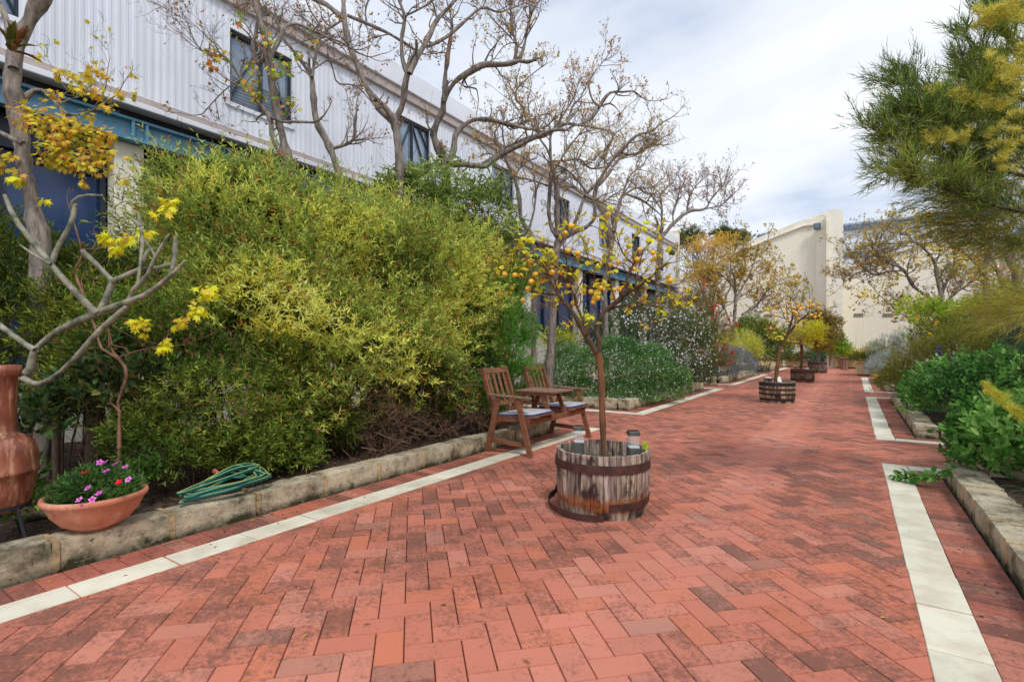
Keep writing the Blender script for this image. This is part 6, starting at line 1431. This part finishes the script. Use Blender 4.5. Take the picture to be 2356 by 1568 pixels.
flowers_at([(570, 782), (608, 780), (660, 793), (715, 810), (610, 832), (503, 930), (565, 960), (528, 995), (468, 1032), (455, 995), (735, 880)], [(226, 110, 200), (236, 140, 210)], 0.021, 'pink_flowers', [(176, 30, 120)])
flowers_at([(678, 895), (480, 843), (497, 838)], [(176, 14, 40), (190, 30, 30)], 0.021, 'red_flowers')
mb = MB(); r5 = np.random.RandomState(3)
for k in range(20):
    a = r5.rand() * 6.28; q = r5.rand() * 0.15; p = BWp + [q * cos(a), q * sin(a), 0.15]; mb.tube([p, p + [q * cos(a) * 0.3, q * sin(a) * 0.3, 0.16]], 0.0015, 4)
mb.build('stalks', M['bark_dark'], bt)

# ================================================================== BED 2 to 4, left
WF = [(236, 238, 240), (250, 250, 250), (226, 226, 236)]
w1 = [bD(1300, 872, 10.9, .62, .52), bD(1390, 855, 10.9, .78, .62), bD(1480, 862, 10.9, .72, .6), bD(1545, 885, 11.1, .52, .45), bD(1265, 885, 10.9, .4, .35), bD(1440, 905, 10.6, .6, .35), bD(1340, 900, 10.6, .5, .32), bD(1520, 905, 10.8, .45, .3), bD(1420, 815, 11.1, .55, .42), bD(1300, 830, 11.1, .45, .4), bD(1500, 830, 11.2, .45, .4), bD(1390, 925, 10.4, .6, .25), bD(1470, 925, 10.5, .5, .25)]
bush('white_flower_bush', 'rounded dense green bush speckled with tiny white flowers behind the timber bench', 'bush', w1, 19000, 12, 0.11, 0.036, 0.009, [(50, 86, 42), (72, 112, 54), (104, 144, 78), (140, 168, 112)], r_, seed=21, lump=0.10, depth=0.25, flowers=dict(n=1900, r=0.0125, cols=WF, out=0.025), upb=0.35, scale=2.5, stemn=14, xmax=-2.95)
w2 = [bD(1430, 770, 13.2, .75), bD(1510, 760, 13.4, .85), bD(1580, 790, 13.8, .85), bD(1600, 860, 13.4, .6), bD(1530, 850, 13.0, .85), bD(1450, 720, 13.4, .45), bD(1540, 705, 13.6, .4)]
bush('white_flower_bush', 'taller looser bush with scattered white blossoms and long arching stems', 'bush', w2, 7500, 11, 0.16, 0.045, 0.009, [(50, 70, 36), (78, 98, 50), (110, 124, 70)], r_, seed=22, lump=0.2, depth=0.5, flowers=dict(n=1900, r=0.023, cols=WF, out=0.05), droop=0.2, stemn=20, xmax=-2.95)
w3 = [bD(1630, 770, 15.6, .75), bD(1610, 730, 15.8, .6), bD(1650, 830, 15.4, .5), bD(1600, 700, 16.2, .5)]
bush('red_flower_shrub', 'wispy shrub with small red flowers right of the white blossomed bush', 'shrub', w3, 1500, 10, 0.26, 0.08, 0.012, [(84, 84, 44), (120, 112, 60), (140, 128, 80)], r_, seed=23, lump=0.3, depth=0.7, flowers=dict(kind='dot', n=46, r=0.028, cols=[(190, 30, 40), (206, 50, 50)], per=6, spread=0.03, out=0.05), stemn=24)
w0 = [bD(1270, 780, 11.5, .4), bD(1310, 790, 11.8, .45), bD(1340, 740, 12.0, .3)]
bush('yellow_green_plant', 'thin yellow green sprigs beside the stair wall', 'plant', w0, 260, 7, 0.26, 0.06, 0.025, [(150, 160, 40), (190, 196, 60)], r_, seed=24, lump=0.3, depth=0.9)
w4 = [bD(1688, 835, 17.6, .60, .50), bD(1665, 850, 17.4, .45, .42), bD(1712, 850, 17.9, .45, .40), bD(1675, 822, 17.8, .4, .4)]
bush('lavender_bush', 'silvery purple lavender bush mounded over the left kerb', 'bush', w4, 2600, 10, 0.14, 0.04, 0.010, [(104, 118, 104), (138, 148, 140), (160, 168, 160)], r_, seed=25, lump=0.12, depth=0.3, flowers=dict(kind='dot', n=900, r=0.013, cols=[(110, 102, 146), (128, 120, 164), (104, 94, 140)], per=2, spread=0.02, out=0.04), stemn=8)
w5 = [bD(1700, 800, 20.5, .75), bD(1670, 800, 19.8, .6), bD(1722, 812, 21.2, .6), bD(1640, 790, 19.5, .5)]
bush('yellow_green_bush', 'soft yellow green bush behind the lavender', 'bush', w5, 1900, 9, 0.18, 0.06, 0.014, [(140, 148, 60), (186, 188, 80), (206, 200, 90)], r_, seed=26, lump=0.15, stemn=8)
w6 = [bD(1765, 790, 24, .9, 1.1), bD(1740, 770, 24.5, .8, 1.0), bD(1790, 800, 24.5, .65, .9), bD(1755, 820, 23.5, .8, .6), bD(1715, 760, 25, .7, .6)]
bush('tall_green_bush', 'tall mid green bush left of the black strapped barrel', 'bush', w6, 3800, 8, 0.2, 0.09, 0.035, [(56, 78, 34), (84, 106, 46), (124, 138, 60), (146, 150, 70)], r_, seed=27, lump=0.22, depth=0.5, stemn=16)
w7 = [bD(1610, 790, 18.5, .6, .8), bD(1580, 810, 17, .5)]
bush('olive_shrub', 'dull olive shrub between the red flowers and the yellow green bush', 'shrub', w7, 900, 8, 0.2, 0.06, 0.02, [(96, 100, 44), (136, 130, 56)], r_, seed=28, lump=0.22, depth=0.5, stemn=10)

# plants in the end wall troughs
def xz(px, py, y): 
    r = ray(px, py); k = y / r[1]; return CP + r * k
for i, (px, py, r, rz, lb, cols, nm, dr) in enumerate([
    (1935, 805, .55, .6, 'green climbing shrub in the trough right of the pier', [(76, 110, 36), (130, 160, 56), (170, 186, 70)], 'trough_shrub', 0.0),
    (1905, 800, .9, .95, 'dark green bush in front of the pier beside the far citrus tree', [(60, 96, 50), (96, 130, 56), (130, 156, 60)], 'trough_shrub', 0.0),
    (1952, 818, .35, .35, 'small lime green plant in the right hand trough', [(120, 150, 50), (170, 190, 60)], 'trough_plant', 0.0),
    (1850, 822, .5, .3, 'low reddish plant in the trough left of the pier', [(110, 96, 66), (130, 130, 80)], 'trough_plant', 0.0),
    (1870, 825, .6, .28, 'blue green succulents in the trough behind the third barrel', [(70, 110, 90), (110, 150, 120)], 'trough_plant', 0.0),
    (1822, 825, .5, .25, 'wiry plant in the leftmost trough', [(96, 100, 60), (130, 130, 80)], 'trough_plant', 0.0)]):
    c = xz(px, py, 34.0); bush(nm, lb, 'plant', [list(c) + [r, .4, rz]], int(700 * r * r + 200), 7, 0.22, 0.11, 0.045, cols, r_, seed=30 + i, lump=0.3, depth=0.8, stemn=6, keep=0.0)
# palm like yellow grass
def strappy(name, label, base, n, L, W, cols, rs, spreadz=0.9, lean=0.8, cat='plant'):
    th = thing(name, label, cat, base); lv = Leaves(); K_ = 7
    a = rs.rand(n) * 6.283; el = rs.uniform(0.35, 1.0, n) * spreadz; d = np.column_stack([np.cos(a) * lean * rs.uniform(.3, 1, n), np.sin(a) * lean * rs.uniform(.3, 1, n), el]); d = unit(d); LL = L * rs.uniform(.6, 1.15, n)
    t = np.linspace(0, 1, K_)[None, :, None]; P = np.array(base) + rs.normal(0, 0.03, (n, 1, 3)) * [1, 1, 0] + d[:, None] * LL[:, None, None] * t + np.array([0, 0, -0.55]) * LL[:, None, None] * t ** 2.3
    side = unit(np.cross(d, [0, 0, 1.0]))[:, None] * (W * np.sqrt(np.clip(1 - t, 0.02, 1)) * np.minimum(1, 0.5 + 2 * t)) / 2
    V = np.concatenate([P - side, P + side], 2).reshape(n, K_, 2, 3); idx = np.arange(n * K_ * 2).reshape(n, K_, 2)
    F = np.stack([idx[:, :-1, 0], idx[:, :-1, 1], idx[:, 1:, 1], idx[:, 1:, 0]], -1).reshape(-1, 4); C = np.repeat(pal(rs, n, cols), K_ * 2, 0)
    mesh_obj('blades', V.reshape(-1, 3), [F], M['leaf'], th, colr=C); return th
c = xz(1975, 838, 33.2); c[2] = 0.3
strappy('palm_clump', 'yellow green palm like clump beside the right hand trough', c, 150, 1.75, 0.05, [(150, 140, 40), (186, 160, 50), (120, 130, 44)], r_, 1.3, 0.6)

# ================================================================== RIGHT SIDE
pb_ = np.array([0.34, 25.6, 0.75])
bush('trailing_plant', 'green trailing plant spilling over the square cream planter box', 'plant', [[0.34, 25.6, .72, .5, .5, .22], [0.75, 25.4, .75, .5, .5, .25], [0.6, 25.2, .35, .25, .25, .35]], 700, 8, 0.15, 0.06, 0.02, [(60, 84, 34), (96, 118, 50), (150, 140, 60)], r_, seed=41, stemn=4)
bush('flowering_plant', 'yellowish flowering plant in the square cream box', 'plant', [[0.7, 26.2, 1.05, .4, .4, .3]], 260, 7, 0.18, 0.07, 0.03, [(150, 150, 60), (190, 180, 80), (206, 206, 190)], r_, seed=42, stemn=4)
bush('silver_bush', 'pale silver grey bush rounding over the right kerb', 'bush', [[0.62, 20.6, .42, .38, .45, .36], [0.85, 21.6, .6, .45, .5, .42], [1.3, 21.0, .7, .5, .5, .5]], 1600, 10, 0.12, 0.035, 0.009, [(128, 142, 138), (156, 168, 164), (176, 186, 180)], r_, seed=43, lump=0.12, depth=0.3, stemn=5)
bush('silver_bush', 'grey leaved shrub standing behind the silver mound on the right', 'bush', [[1.1, 25.0, 1.1, .6, .6, .55], [1.8, 25.4, 1.3, .6, .6, .6]], 900, 9, 0.16, 0.05, 0.015, [(110, 128, 118), (146, 160, 150)], r_, seed=44, lump=0.25, depth=0.5)
bush('brown_green_shrub', 'olive brown shrub with fine leaves leaning over the right hand kerb', 'shrub', [[1.15, 12.6, .75, .62, .75, .6], [1.5, 11.8, 1.0, .65, .7, .7], [0.8, 13.4, .5, .5, .6, .42], [1.7, 13.0, 1.15, .7, .7, .7], [0.75, 14.2, .42, .4, .5, .36], [2.2, 12, 1.1, .6, .6, .7]], 5200, 9, 0.14, 0.045, 0.012, [(84, 76, 34), (116, 104, 48), (110, 128, 50), (146, 140, 60)], r_, seed=45, lump=0.25, depth=0.5, stemn=24,
     flowers=dict(kind='dot', n=10, r=0.03, cols=[(240, 160, 30)], per=4, spread=0.02, out=0.08))
bush('light_green_tree', 'bright lime green young shrub rising above the olive brown one', 'shrub', [[2.0, 15.0, 1.5, .8, .8, .5], [2.6, 14.8, 1.9, .8, .8, .6], [1.5, 15.6, 2.05, .6, .6, .32], [3.0, 14.6, 1.4, .7, .7, .7], [2.3, 14.2, 2.0, .6, .6, .35]], 2200, 8, 0.18, 0.075, 0.03, [(110, 136, 40), (150, 170, 50), (186, 190, 60)], r_, seed=46, lump=0.35, depth=0.8, stemn=22)
LFY = [(46, 82, 36), (68, 114, 46), (98, 146, 62), (132, 170, 92)]
bush('salvia_plant', 'lush mid green broad leaved plants above the second right kerb', 'plant', [[1.15, 9.3, .45, .55, .55, .42], [1.3, 10.3, .55, .6, .6, .5], [1.9, 9.5, .6, .65, .6, .6], [0.9, 10.9, .4, .35, .5, .32], [2.4, 10.2, .8, .7, .7, .6], [1.6, 8.9, .35, .5, .4, .35], [1.9, 8.9, .6, .5, .4, .4]], 2000, 8, 0.15, 0.075, 0.042, LFY, r_, kind='leaf6', seed=47, lump=0.18, depth=0.4, upb=0.6, stemn=20)
bush('salvia_plant', 'leafy green plants spilling over the end of the nearest right kerb', 'plant', [[1.2, 5.75, .42, .42, .42, .34], [1.55, 5.4, .45, .45, .45, .4], [1.1, 6.2, .35, .38, .30, .30], [1.7, 6.1, .55, .5, .5, .42], [1.5, 6.6, .55, .4, .35, .35], [0.98, 5.95, .24, .25, .3, .2], [2.1, 5.6, .7, .5, .5, .5], [1.05, 6.3, .45, .3, .25, .25]], 1600, 8, 0.15, 0.075, 0.044, LFY, r_, kind='leaf6', seed=48, lump=0.18, depth=0.4, upb=0.55, stemn=20)
# fallen / reaching sprig on the paving
sp = thing('leafy_sprig', 'leafy green sprig reaching out across the white slabs at right', 'plant', atZ(2140, 1100, 0.05)); lv = Leaves(); pts = catmull([atZ(2190, 1085, 0.16), atZ(2140, 1098, 0.09), atZ(2100, 1100, 0.05), atZ(2062, 1096, 0.03)], 14)
mb = MB(); mb.tube(pts, 0.004, 6); mb.build('stem', M['bark_brown'], sp, smooth=True)
p = np.repeat(pts, 7, 0) + r_.normal(0, 0.012, (98, 3)) + [0, 0, 0.012]; lv.add('leaf6', p, unit(rnd(r_, 98) + [-0.3, -0.3, 0.05]), rnd(r_, 98) * 0.4 + [0, 0, 1], 0.085 * r_.uniform(.6, 1.1, 98), 0.045, pal(r_, 98, LFY[1:])); lv.build('foliage', sp)
# strappy plant at lower right
strappy('strappy_plant', 'bright green strap leaved clump behind the nearest right kerb', np.array([1.12, 4.62, 0.12]), 70, 0.55, 0.014, [(60, 104, 34), (96, 146, 50), (120, 160, 60)], r_, 1.5, 0.5)
# purple spires
th = thing('salvia_spires', 'two dark purple flower spikes above the leafy plants at right', 'flowers', (1.5, 9.8, 0.4))
mb = MB()
for (x, y, D) in ((715, 1120, 8.6), (800, 1165, 8.2)):
    px, py = C7(x, y); c = atD(px, py, D); mb.tube([c + [0, 0, -0.6], c + [0.01, 0, 0.05]], 0.005, 5)
mb.build('stalks', M['bark_dark'], th); lv = Leaves()
for (x, y, D) in ((715, 1120, 8.6), (800, 1165, 8.2)):
    px, py = C7(x, y); c = atD(px, py, D); m = 70; p = c + np.column_stack([r_.normal(0, .014, m), r_.normal(0, .014, m), r_.uniform(-0.14, .14, m)]); lv.add('dot', p, rnd(r_, m), rnd(r_, m), 0.014, 0.01, pal(r_, m, [(76, 60, 130), (96, 80, 150)]))
lv.build('spikes', th, M['petal'])
# soft dark shrub in the middle right (pine like), close to the camera
bush('needle_shrub', 'dark grey green needle leaved shrub at the right edge below the overhanging tree', 'shrub', [[1.75, 6.9, 1.15, .4, .4, .35], [1.55, 7.3, 1.3, .35, .35, .3], [2.0, 6.4, 1.35, .4, .4, .4], [2.1, 7.2, .95, .5, .5, .4]], 2600, 14, 0.16, 0.05, 0.006, [(36, 54, 44), (52, 76, 58), (76, 100, 74)], r_, kind='needle', ang=50, seed=49, lump=0.3, depth=0.6, stemn=18)

# right hand trees
RG = 'bare autumn trees on the right'
lR1 = [[(745, 1040, 30), (738, 960, 32), (735, 880, 34), (725, 760, 30)], [(725, 760, 26), (705, 650, 26), (690, 560, 22), (640, 480, 16), (560, 420, 14), (480, 430, 10), (350, 430, 6)],
       [(738, 850, 28), (650, 770, 24), (560, 700, 22), (520, 640, 20), (490, 590, 16), (420, 560, 14), (370, 555, 12), (330, 490, 8), (340, 420, 6)], [(490, 600, 16), (400, 605, 14), (310, 625, 12), (255, 602, 10), (200, 615, 8), (130, 640, 5)],
       [(640, 765, 16), (560, 790, 14), (480, 805, 12), (400, 805, 10), (360, 770, 7)], [(410, 805, 12), (450, 855, 12), (510, 885, 10), (570, 930, 8)], [(725, 740, 20), (770, 650, 18), (810, 560, 14), (800, 460, 10), (770, 380, 6)], [(735, 820, 18), (820, 740, 16), (900, 680, 12), (960, 600, 8)],
       [(690, 560, 12), (720, 480, 10), (700, 380, 8), (620, 300, 6)], [(330, 490, 8), (240, 520, 7), (150, 480, 5)], [(560, 420, 10), (480, 340, 8), (400, 330, 6)], [(255, 602, 8), (220, 560, 7), (180, 500, 5)]]
th, L, g, lf, r2 = deciduous('autumn_tree', 'spreading tree right of the tall pier with orange and purple brown twigs', lR1, C7, 15.0, 71, amp=0.2, dens=10, L1=0.85, lv=(6, 5), frac=0.6, tuft=4, LL=0.055, WW=0.035, cols=[(140, 106, 76), (176, 144, 66), (200, 176, 70), (160, 150, 66)], groundto=[*atD(2166, 800, 15.2)[:2], 0], rmin=0.0028, rmax=0.018, group=RG)
leafball(lf, r2, C7, 14.8, [(240, 720, 60), (210, 760, 40), (290, 740, 50), (350, 690, 45), (420, 650, 50), (330, 780, 40), (180, 825, 22), (520, 520, 60), (580, 560, 60), (450, 600, 40), (540, 860, 50), (600, 880, 50), (480, 880, 40), (690, 900, 50), (770, 880, 55), (700, 460, 60), (800, 480, 60), (880, 500, 55), (560, 250, 50), (600, 320, 60), (520, 330, 50)], 50, 0.075, [(110, 116, 44), (170, 150, 56), (196, 170, 60), (206, 184, 70)], 'leaf')
lf.build('foliage', th)
lR2 = [[(1025, 1000, 44), (1020, 830, 42), (1010, 700, 44), (990, 610, 44)], [(990, 610, 34), (1020, 480, 32), (1010, 380, 30), (980, 320, 20), (900, 260, 14)], [(990, 620, 24), (930, 540, 20), (860, 480, 16), (780, 430, 12), (720, 330, 8)], [(1010, 700, 18), (1070, 740, 18), (1110, 790, 16), (1100, 860, 10)], [(1000, 560, 16), (1100, 480, 14), (1150, 380, 10)]]
th, L, g, lf, r2 = deciduous('autumn_tree', 'thicker trunked tree with yellow leaves second from the right edge', lR2, C7, 9.2, 72, amp=0.25, dens=8, L1=0.6, lv=(5, 5), frac=0.5, tuft=4, LL=0.045, WW=0.03, cols=[(176, 130, 60), (206, 170, 60), (216, 190, 70)], groundto=[*atD(2275, 800, 9.4)[:2], 0], rmin=0.002, rmax=0.015, group=RG)
leafball(lf, r2, C7, 9.0, [(840, 480, 60), (900, 520, 60), (960, 560, 50), (930, 640, 40), (990, 650, 40), (720, 440, 50), (860, 420, 40), (780, 360, 50), (850, 560, 40)], 36, 0.05, [(190, 166, 60), (210, 184, 66), (200, 150, 60)], 'leaf')
lf.build('foliage', th)
lR3 = [[(1160, 1100, 54), (1165, 900, 52), (1200, 760, 50), (1190, 600, 44)], [(1190, 620, 34), (1140, 500, 30), (1150, 360, 24), (1100, 250, 16)], [(1180, 820, 30), (1120, 700, 26), (1080, 600, 20), (1040, 480, 14)], [(1195, 700, 30), (1250, 600, 26), (1300, 480, 20)]]
th, L, g, lf, r2 = deciduous('autumn_tree', 'stout grey trunk at the far right edge behind the needle leaved foliage', lR3, C7, 7.2, 73, amp=0.25, dens=6, L1=0.5, frac=0.4, tuft=4, LL=0.04, WW=0.03, cols=[(190, 120, 60), (206, 160, 60)], groundto=[*atD(2330, 800, 7.4)[:2], 0], group=RG)
lf.build('foliage', th)

# ---- big overhanging grevillea at the right
r3 = np.random.RandomState(88)
lG_ = [[(1560, 1700, 60), (1500, 1200, 60), (1480, 800, 50), (1460, 400, 40)], [(1480, 900, 36), (1300, 850, 28), (1100, 800, 24), (950, 750, 20), (780, 690, 16), (640, 610, 12), (555, 568, 9)], [(1300, 850, 16), (1150, 700, 14), (1020, 560, 10), (920, 430, 7)],
       [(1460, 500, 30), (1330, 340, 22), (1220, 210, 16), (1150, 90, 12), (1110, 0, 8)], [(1480, 1050, 30), (1250, 1000, 22), (1000, 960, 18), (800, 930, 14), (600, 940, 10), (470, 960, 8), (360, 885, 5)], [(1490, 1250, 30), (1200, 1180, 22), (950, 1120, 16), (750, 1060, 10), (600, 1060, 7), (440, 1170, 3)],
       [(1500, 1500, 30), (1250, 1450, 22), (1000, 1380, 16), (800, 1300, 12), (560, 1215, 6)], [(1330, 600, 16), (1200, 520, 12), (1090, 380, 8), (970, 225, 5)], [(1460, 300, 20), (1380, 120, 16), (1300, -20, 12)], [(800, 930, 10), (620, 860, 8), (560, 800, 5)], [(1100, 800, 12), (900, 850, 10), (700, 800, 6), (600, 740, 4)],
       [(1250, 1000, 12), (1100, 1100, 10), (900, 1180, 6)], [(1400, 700, 20), (1300, 650, 14), (1200, 640, 9), (1050, 660, 6)]]
L = trace(lG_, CR, 3.55, r3, 0.3)
b = L[0][0][0]; base = np.array([b[0] + 0.15, b[1] + 0.1, 0.05]); th = thing('grevillea_tree', 'large overhanging needle leaved tree with yellow brush flowers at the upper right', 'tree', base)
mb = MB(); tr = catmull([list(base) + [0.06], list(b) + [0.05]], 6); limbs_mesh(mb, [(tr[:, :3], tr[:, 3]), L[0]], 10, 0.3); mb.build('trunk', M['bark_dark'], th, smooth=True)
mb = MB(); limbs_mesh(mb, L[1:], 7, 0.2); mb.build('limbs', M['bark_dark'], th, smooth=True)
S0 = []; D_ = []
for P, Rr in L[1:]:
    ln = np.linalg.norm(np.diff(P, axis=0), axis=1).sum(); n = int(ln * 62)
    for _ in range(n):
        t = r3.rand() * (len(P) - 1.001); j = int(t); T_ = unit(P[j + 1] - P[j]); S0.append(P[j] + (P[j + 1] - P[j]) * (t - j)); D_.append(T_ * 0.8 + rnd(r3, 1)[0] * 0.55 + [0, 0, 0.35])
S0 = np.array(S0); D_ = unit(np.array(D_)); g1 = grow(r3, S0, D_, 0.20 * r3.uniform(.5, 1.3, len(S0)), 0.002, 5, 0.12)
a = spawn(r3, *g1, 3, t0=0.2, ang=35, lr=0.8, up=0.15); g2 = grow(r3, *a, 4, 0.12)
twig_mesh('twigs', [g1, g2], M['bark_dark'], th, segs=(4, 3)); lv = Leaves()
GV = [(56, 78, 40), (80, 106, 50), (112, 132, 58), (150, 156, 70)]
for g, n in ((g1, 13), (g2, 11)):
    dd = unit(g[0][:, -1] - g[0][:, 0]); shoots(lv, r3, g[0][:, 0], dd, n, np.linalg.norm(g[0][:, -1] - g[0][:, 0], axis=1) * 1.05, 0.085, 0.0062, GV, 34, 'needle', 2.0, 5, var=0.15)
lv.build('foliage', th); print('grev', lv.n)
fv = Leaves()
for (x, y, D) in [(720, 960, 3.4), (620, 950, 3.4), (820, 970, 3.4), (560, 990, 3.4), (900, 650, 3.4), (800, 630, 3.45), (960, 700, 3.4), (680, 620, 3.5), (1150, 80, 3.4), (1080, 170, 3.4), (1200, 100, 3.4), (1280, 60, 3.3), (1300, 520, 3.2), (1340, 500, 3.2), (1350, 780, 3.2), (1250, 1080, 3.3), (1330, 640, 3.3), (1180, 560, 3.4), (1100, 130, 3.4), (1250, 30, 3.3)] + [(700 + 55 * q, 965 - 4 * q, 3.35) for q in range(6)] + [(760 + 60 * q, 640 + 12 * q, 3.4) for q in range(9)] + [(1060 + 45 * q, 60 + 22 * (q % 4), 3.35) for q in range(8)] + [(1150 + 40 * q, 380 + 40 * (q % 5), 3.3) for q in range(7)] + [(1180 + 30 * q, 900 + 90 * (q % 4), 3.3) for q in range(6)]:
    px, py = CR(x, y); c = atD(px, py, D); ax = unit(np.array([0.5, 0.2, 0.35]) + r3.normal(0, 0.25, 3)); m = 150; t = r3.uniform(-0.5, 0.5, m)[:, None]; rad_ = unit(np.cross(ax, rnd(r3, m))); fv.add('needle', c + ax * t * 0.13, unit(rad_ + ax * 0.35), rnd(r3, m), 0.042, 0.0045, pal(r3, m, [(190, 180, 80), (206, 196, 100), (176, 164, 70)]))
for (px, py, D) in [(2290, 905, 3.9), (2310, 925, 3.9), (2335, 940, 3.8), (2275, 890, 3.95), (2350, 960, 3.8)]:
    c = atD(px, py, D); ax = unit(np.array([0.6, 0.3, -0.3]) + r3.normal(0, 0.15, 3)); m = 260; t = r3.uniform(-0.5, 0.5, m)[:, None]; rad_ = unit(np.cross(ax, rnd(r3, m))); fv.add('needle', c + ax * t * 0.16, unit(rad_ + ax * 0.5), rnd(r3, m), 0.05, 0.004, pal(r3, m, [(206, 196, 60), (226, 214, 96)]))
fv.build('brush_flowers', th, M['petal'])
# lower drooping skirt of needle foliage at the right edge
lv = Leaves(); bl_ = [list(atD(2345, 560, 4.0)) + [.34, .34, .40], list(atD(2350, 720, 4.2)) + [.28, .28, .32], list(atD(2250, 520, 4.0)) + [.22, .22, .28], list(atD(2300, 420, 3.9)) + [.42, .4, .5], list(atD(2330, 250, 3.8)) + [.35, .35, .5]]
P, nr = sample_blobs(r3, bl_, 1750, 0.25, 3, 0.9, 7, 0.2, keep=0.0); shoots(lv, r3, P, unit(nr * 0.6 + np.array([-0.7, -0.1, -0.15]) + rnd(r3, len(P)) * 0.4), 14, 0.22, 0.09, 0.005, [(84, 96, 44), (120, 126, 54), (154, 150, 66), (180, 172, 84)], 30, 'needle', 2.0, 6); lv.build('hanging_foliage', th)

# ---- litter: fallen leaves and twigs
r6 = np.random.RandomState(4); lv = Leaves(); m = 420
P = np.column_stack([r6.uniform(-3.5, 0.6, m), r6.uniform(0.8, 16, m) , np.full(m, 0.006)]); k = r6.rand(m) < 0.62
P[k, 0] = np.where(r6.rand(k.sum()) < 0.6, -3.5 + np.abs(r6.normal(0, 0.10, k.sum())), 0.64 - np.abs(r6.normal(0, 0.10, k.sum())))
P = P[~((np.abs(P[:, 0] - B1[0]) < .37) & (np.abs(P[:, 1] - B1[1]) < .37))]
lv.add('leaf', P, unit(rnd(r6, len(P)) * [1, 1, 0.12]), np.array([0, 0, 1.0]) + rnd(r6, len(P)) * 0.25, 0.032 * r6.uniform(.4, 1.2, len(P)), 0.012, pal(r6, len(P), [(96, 70, 44), (140, 104, 56), (176, 150, 60), (70, 52, 40)]))
tag(lv.build('fallen_leaves', None), 'scattered dry brown and yellow leaves lying on the red paving', 'fallen leaves', kind='stuff')
lv = Leaves(); m = 5200; P = np.column_stack([r6.uniform(-7, -3.75, m), r6.uniform(0.3, 6.3, m), 0.115 + r6.uniform(0, 0.035, m)]); lv.add('leaf', P, unit(rnd(r6, m) * [1, 1, 0.3]), np.array([0, 0, 1.0]) + rnd(r6, m) * 0.5, 0.05 * r6.uniform(.4, 1.3, m), 0.012, pal(r6, m, [(70, 52, 40), (104, 78, 56), (130, 104, 76), (60, 46, 36)]))
tag(lv.build('leaf_litter', None), 'brown leaf litter covering the soil of the left garden bed', 'leaf litter', kind='stuff')
c = atZ(1010, 1063, 0.0); mb = MB(); rough_block(mb, (c[0], c[1], 0.012), (0.05, 0.09, 0.02), n=(4, 4, 2), amp=0.01, colr=(1.3, 1.25, 1.2)); tag(mb.build('stone_chip', M['lime'], usecol=True, smooth=True, loc=c), 'small pale stone chip lying at the foot of the left kerb', 'stone')
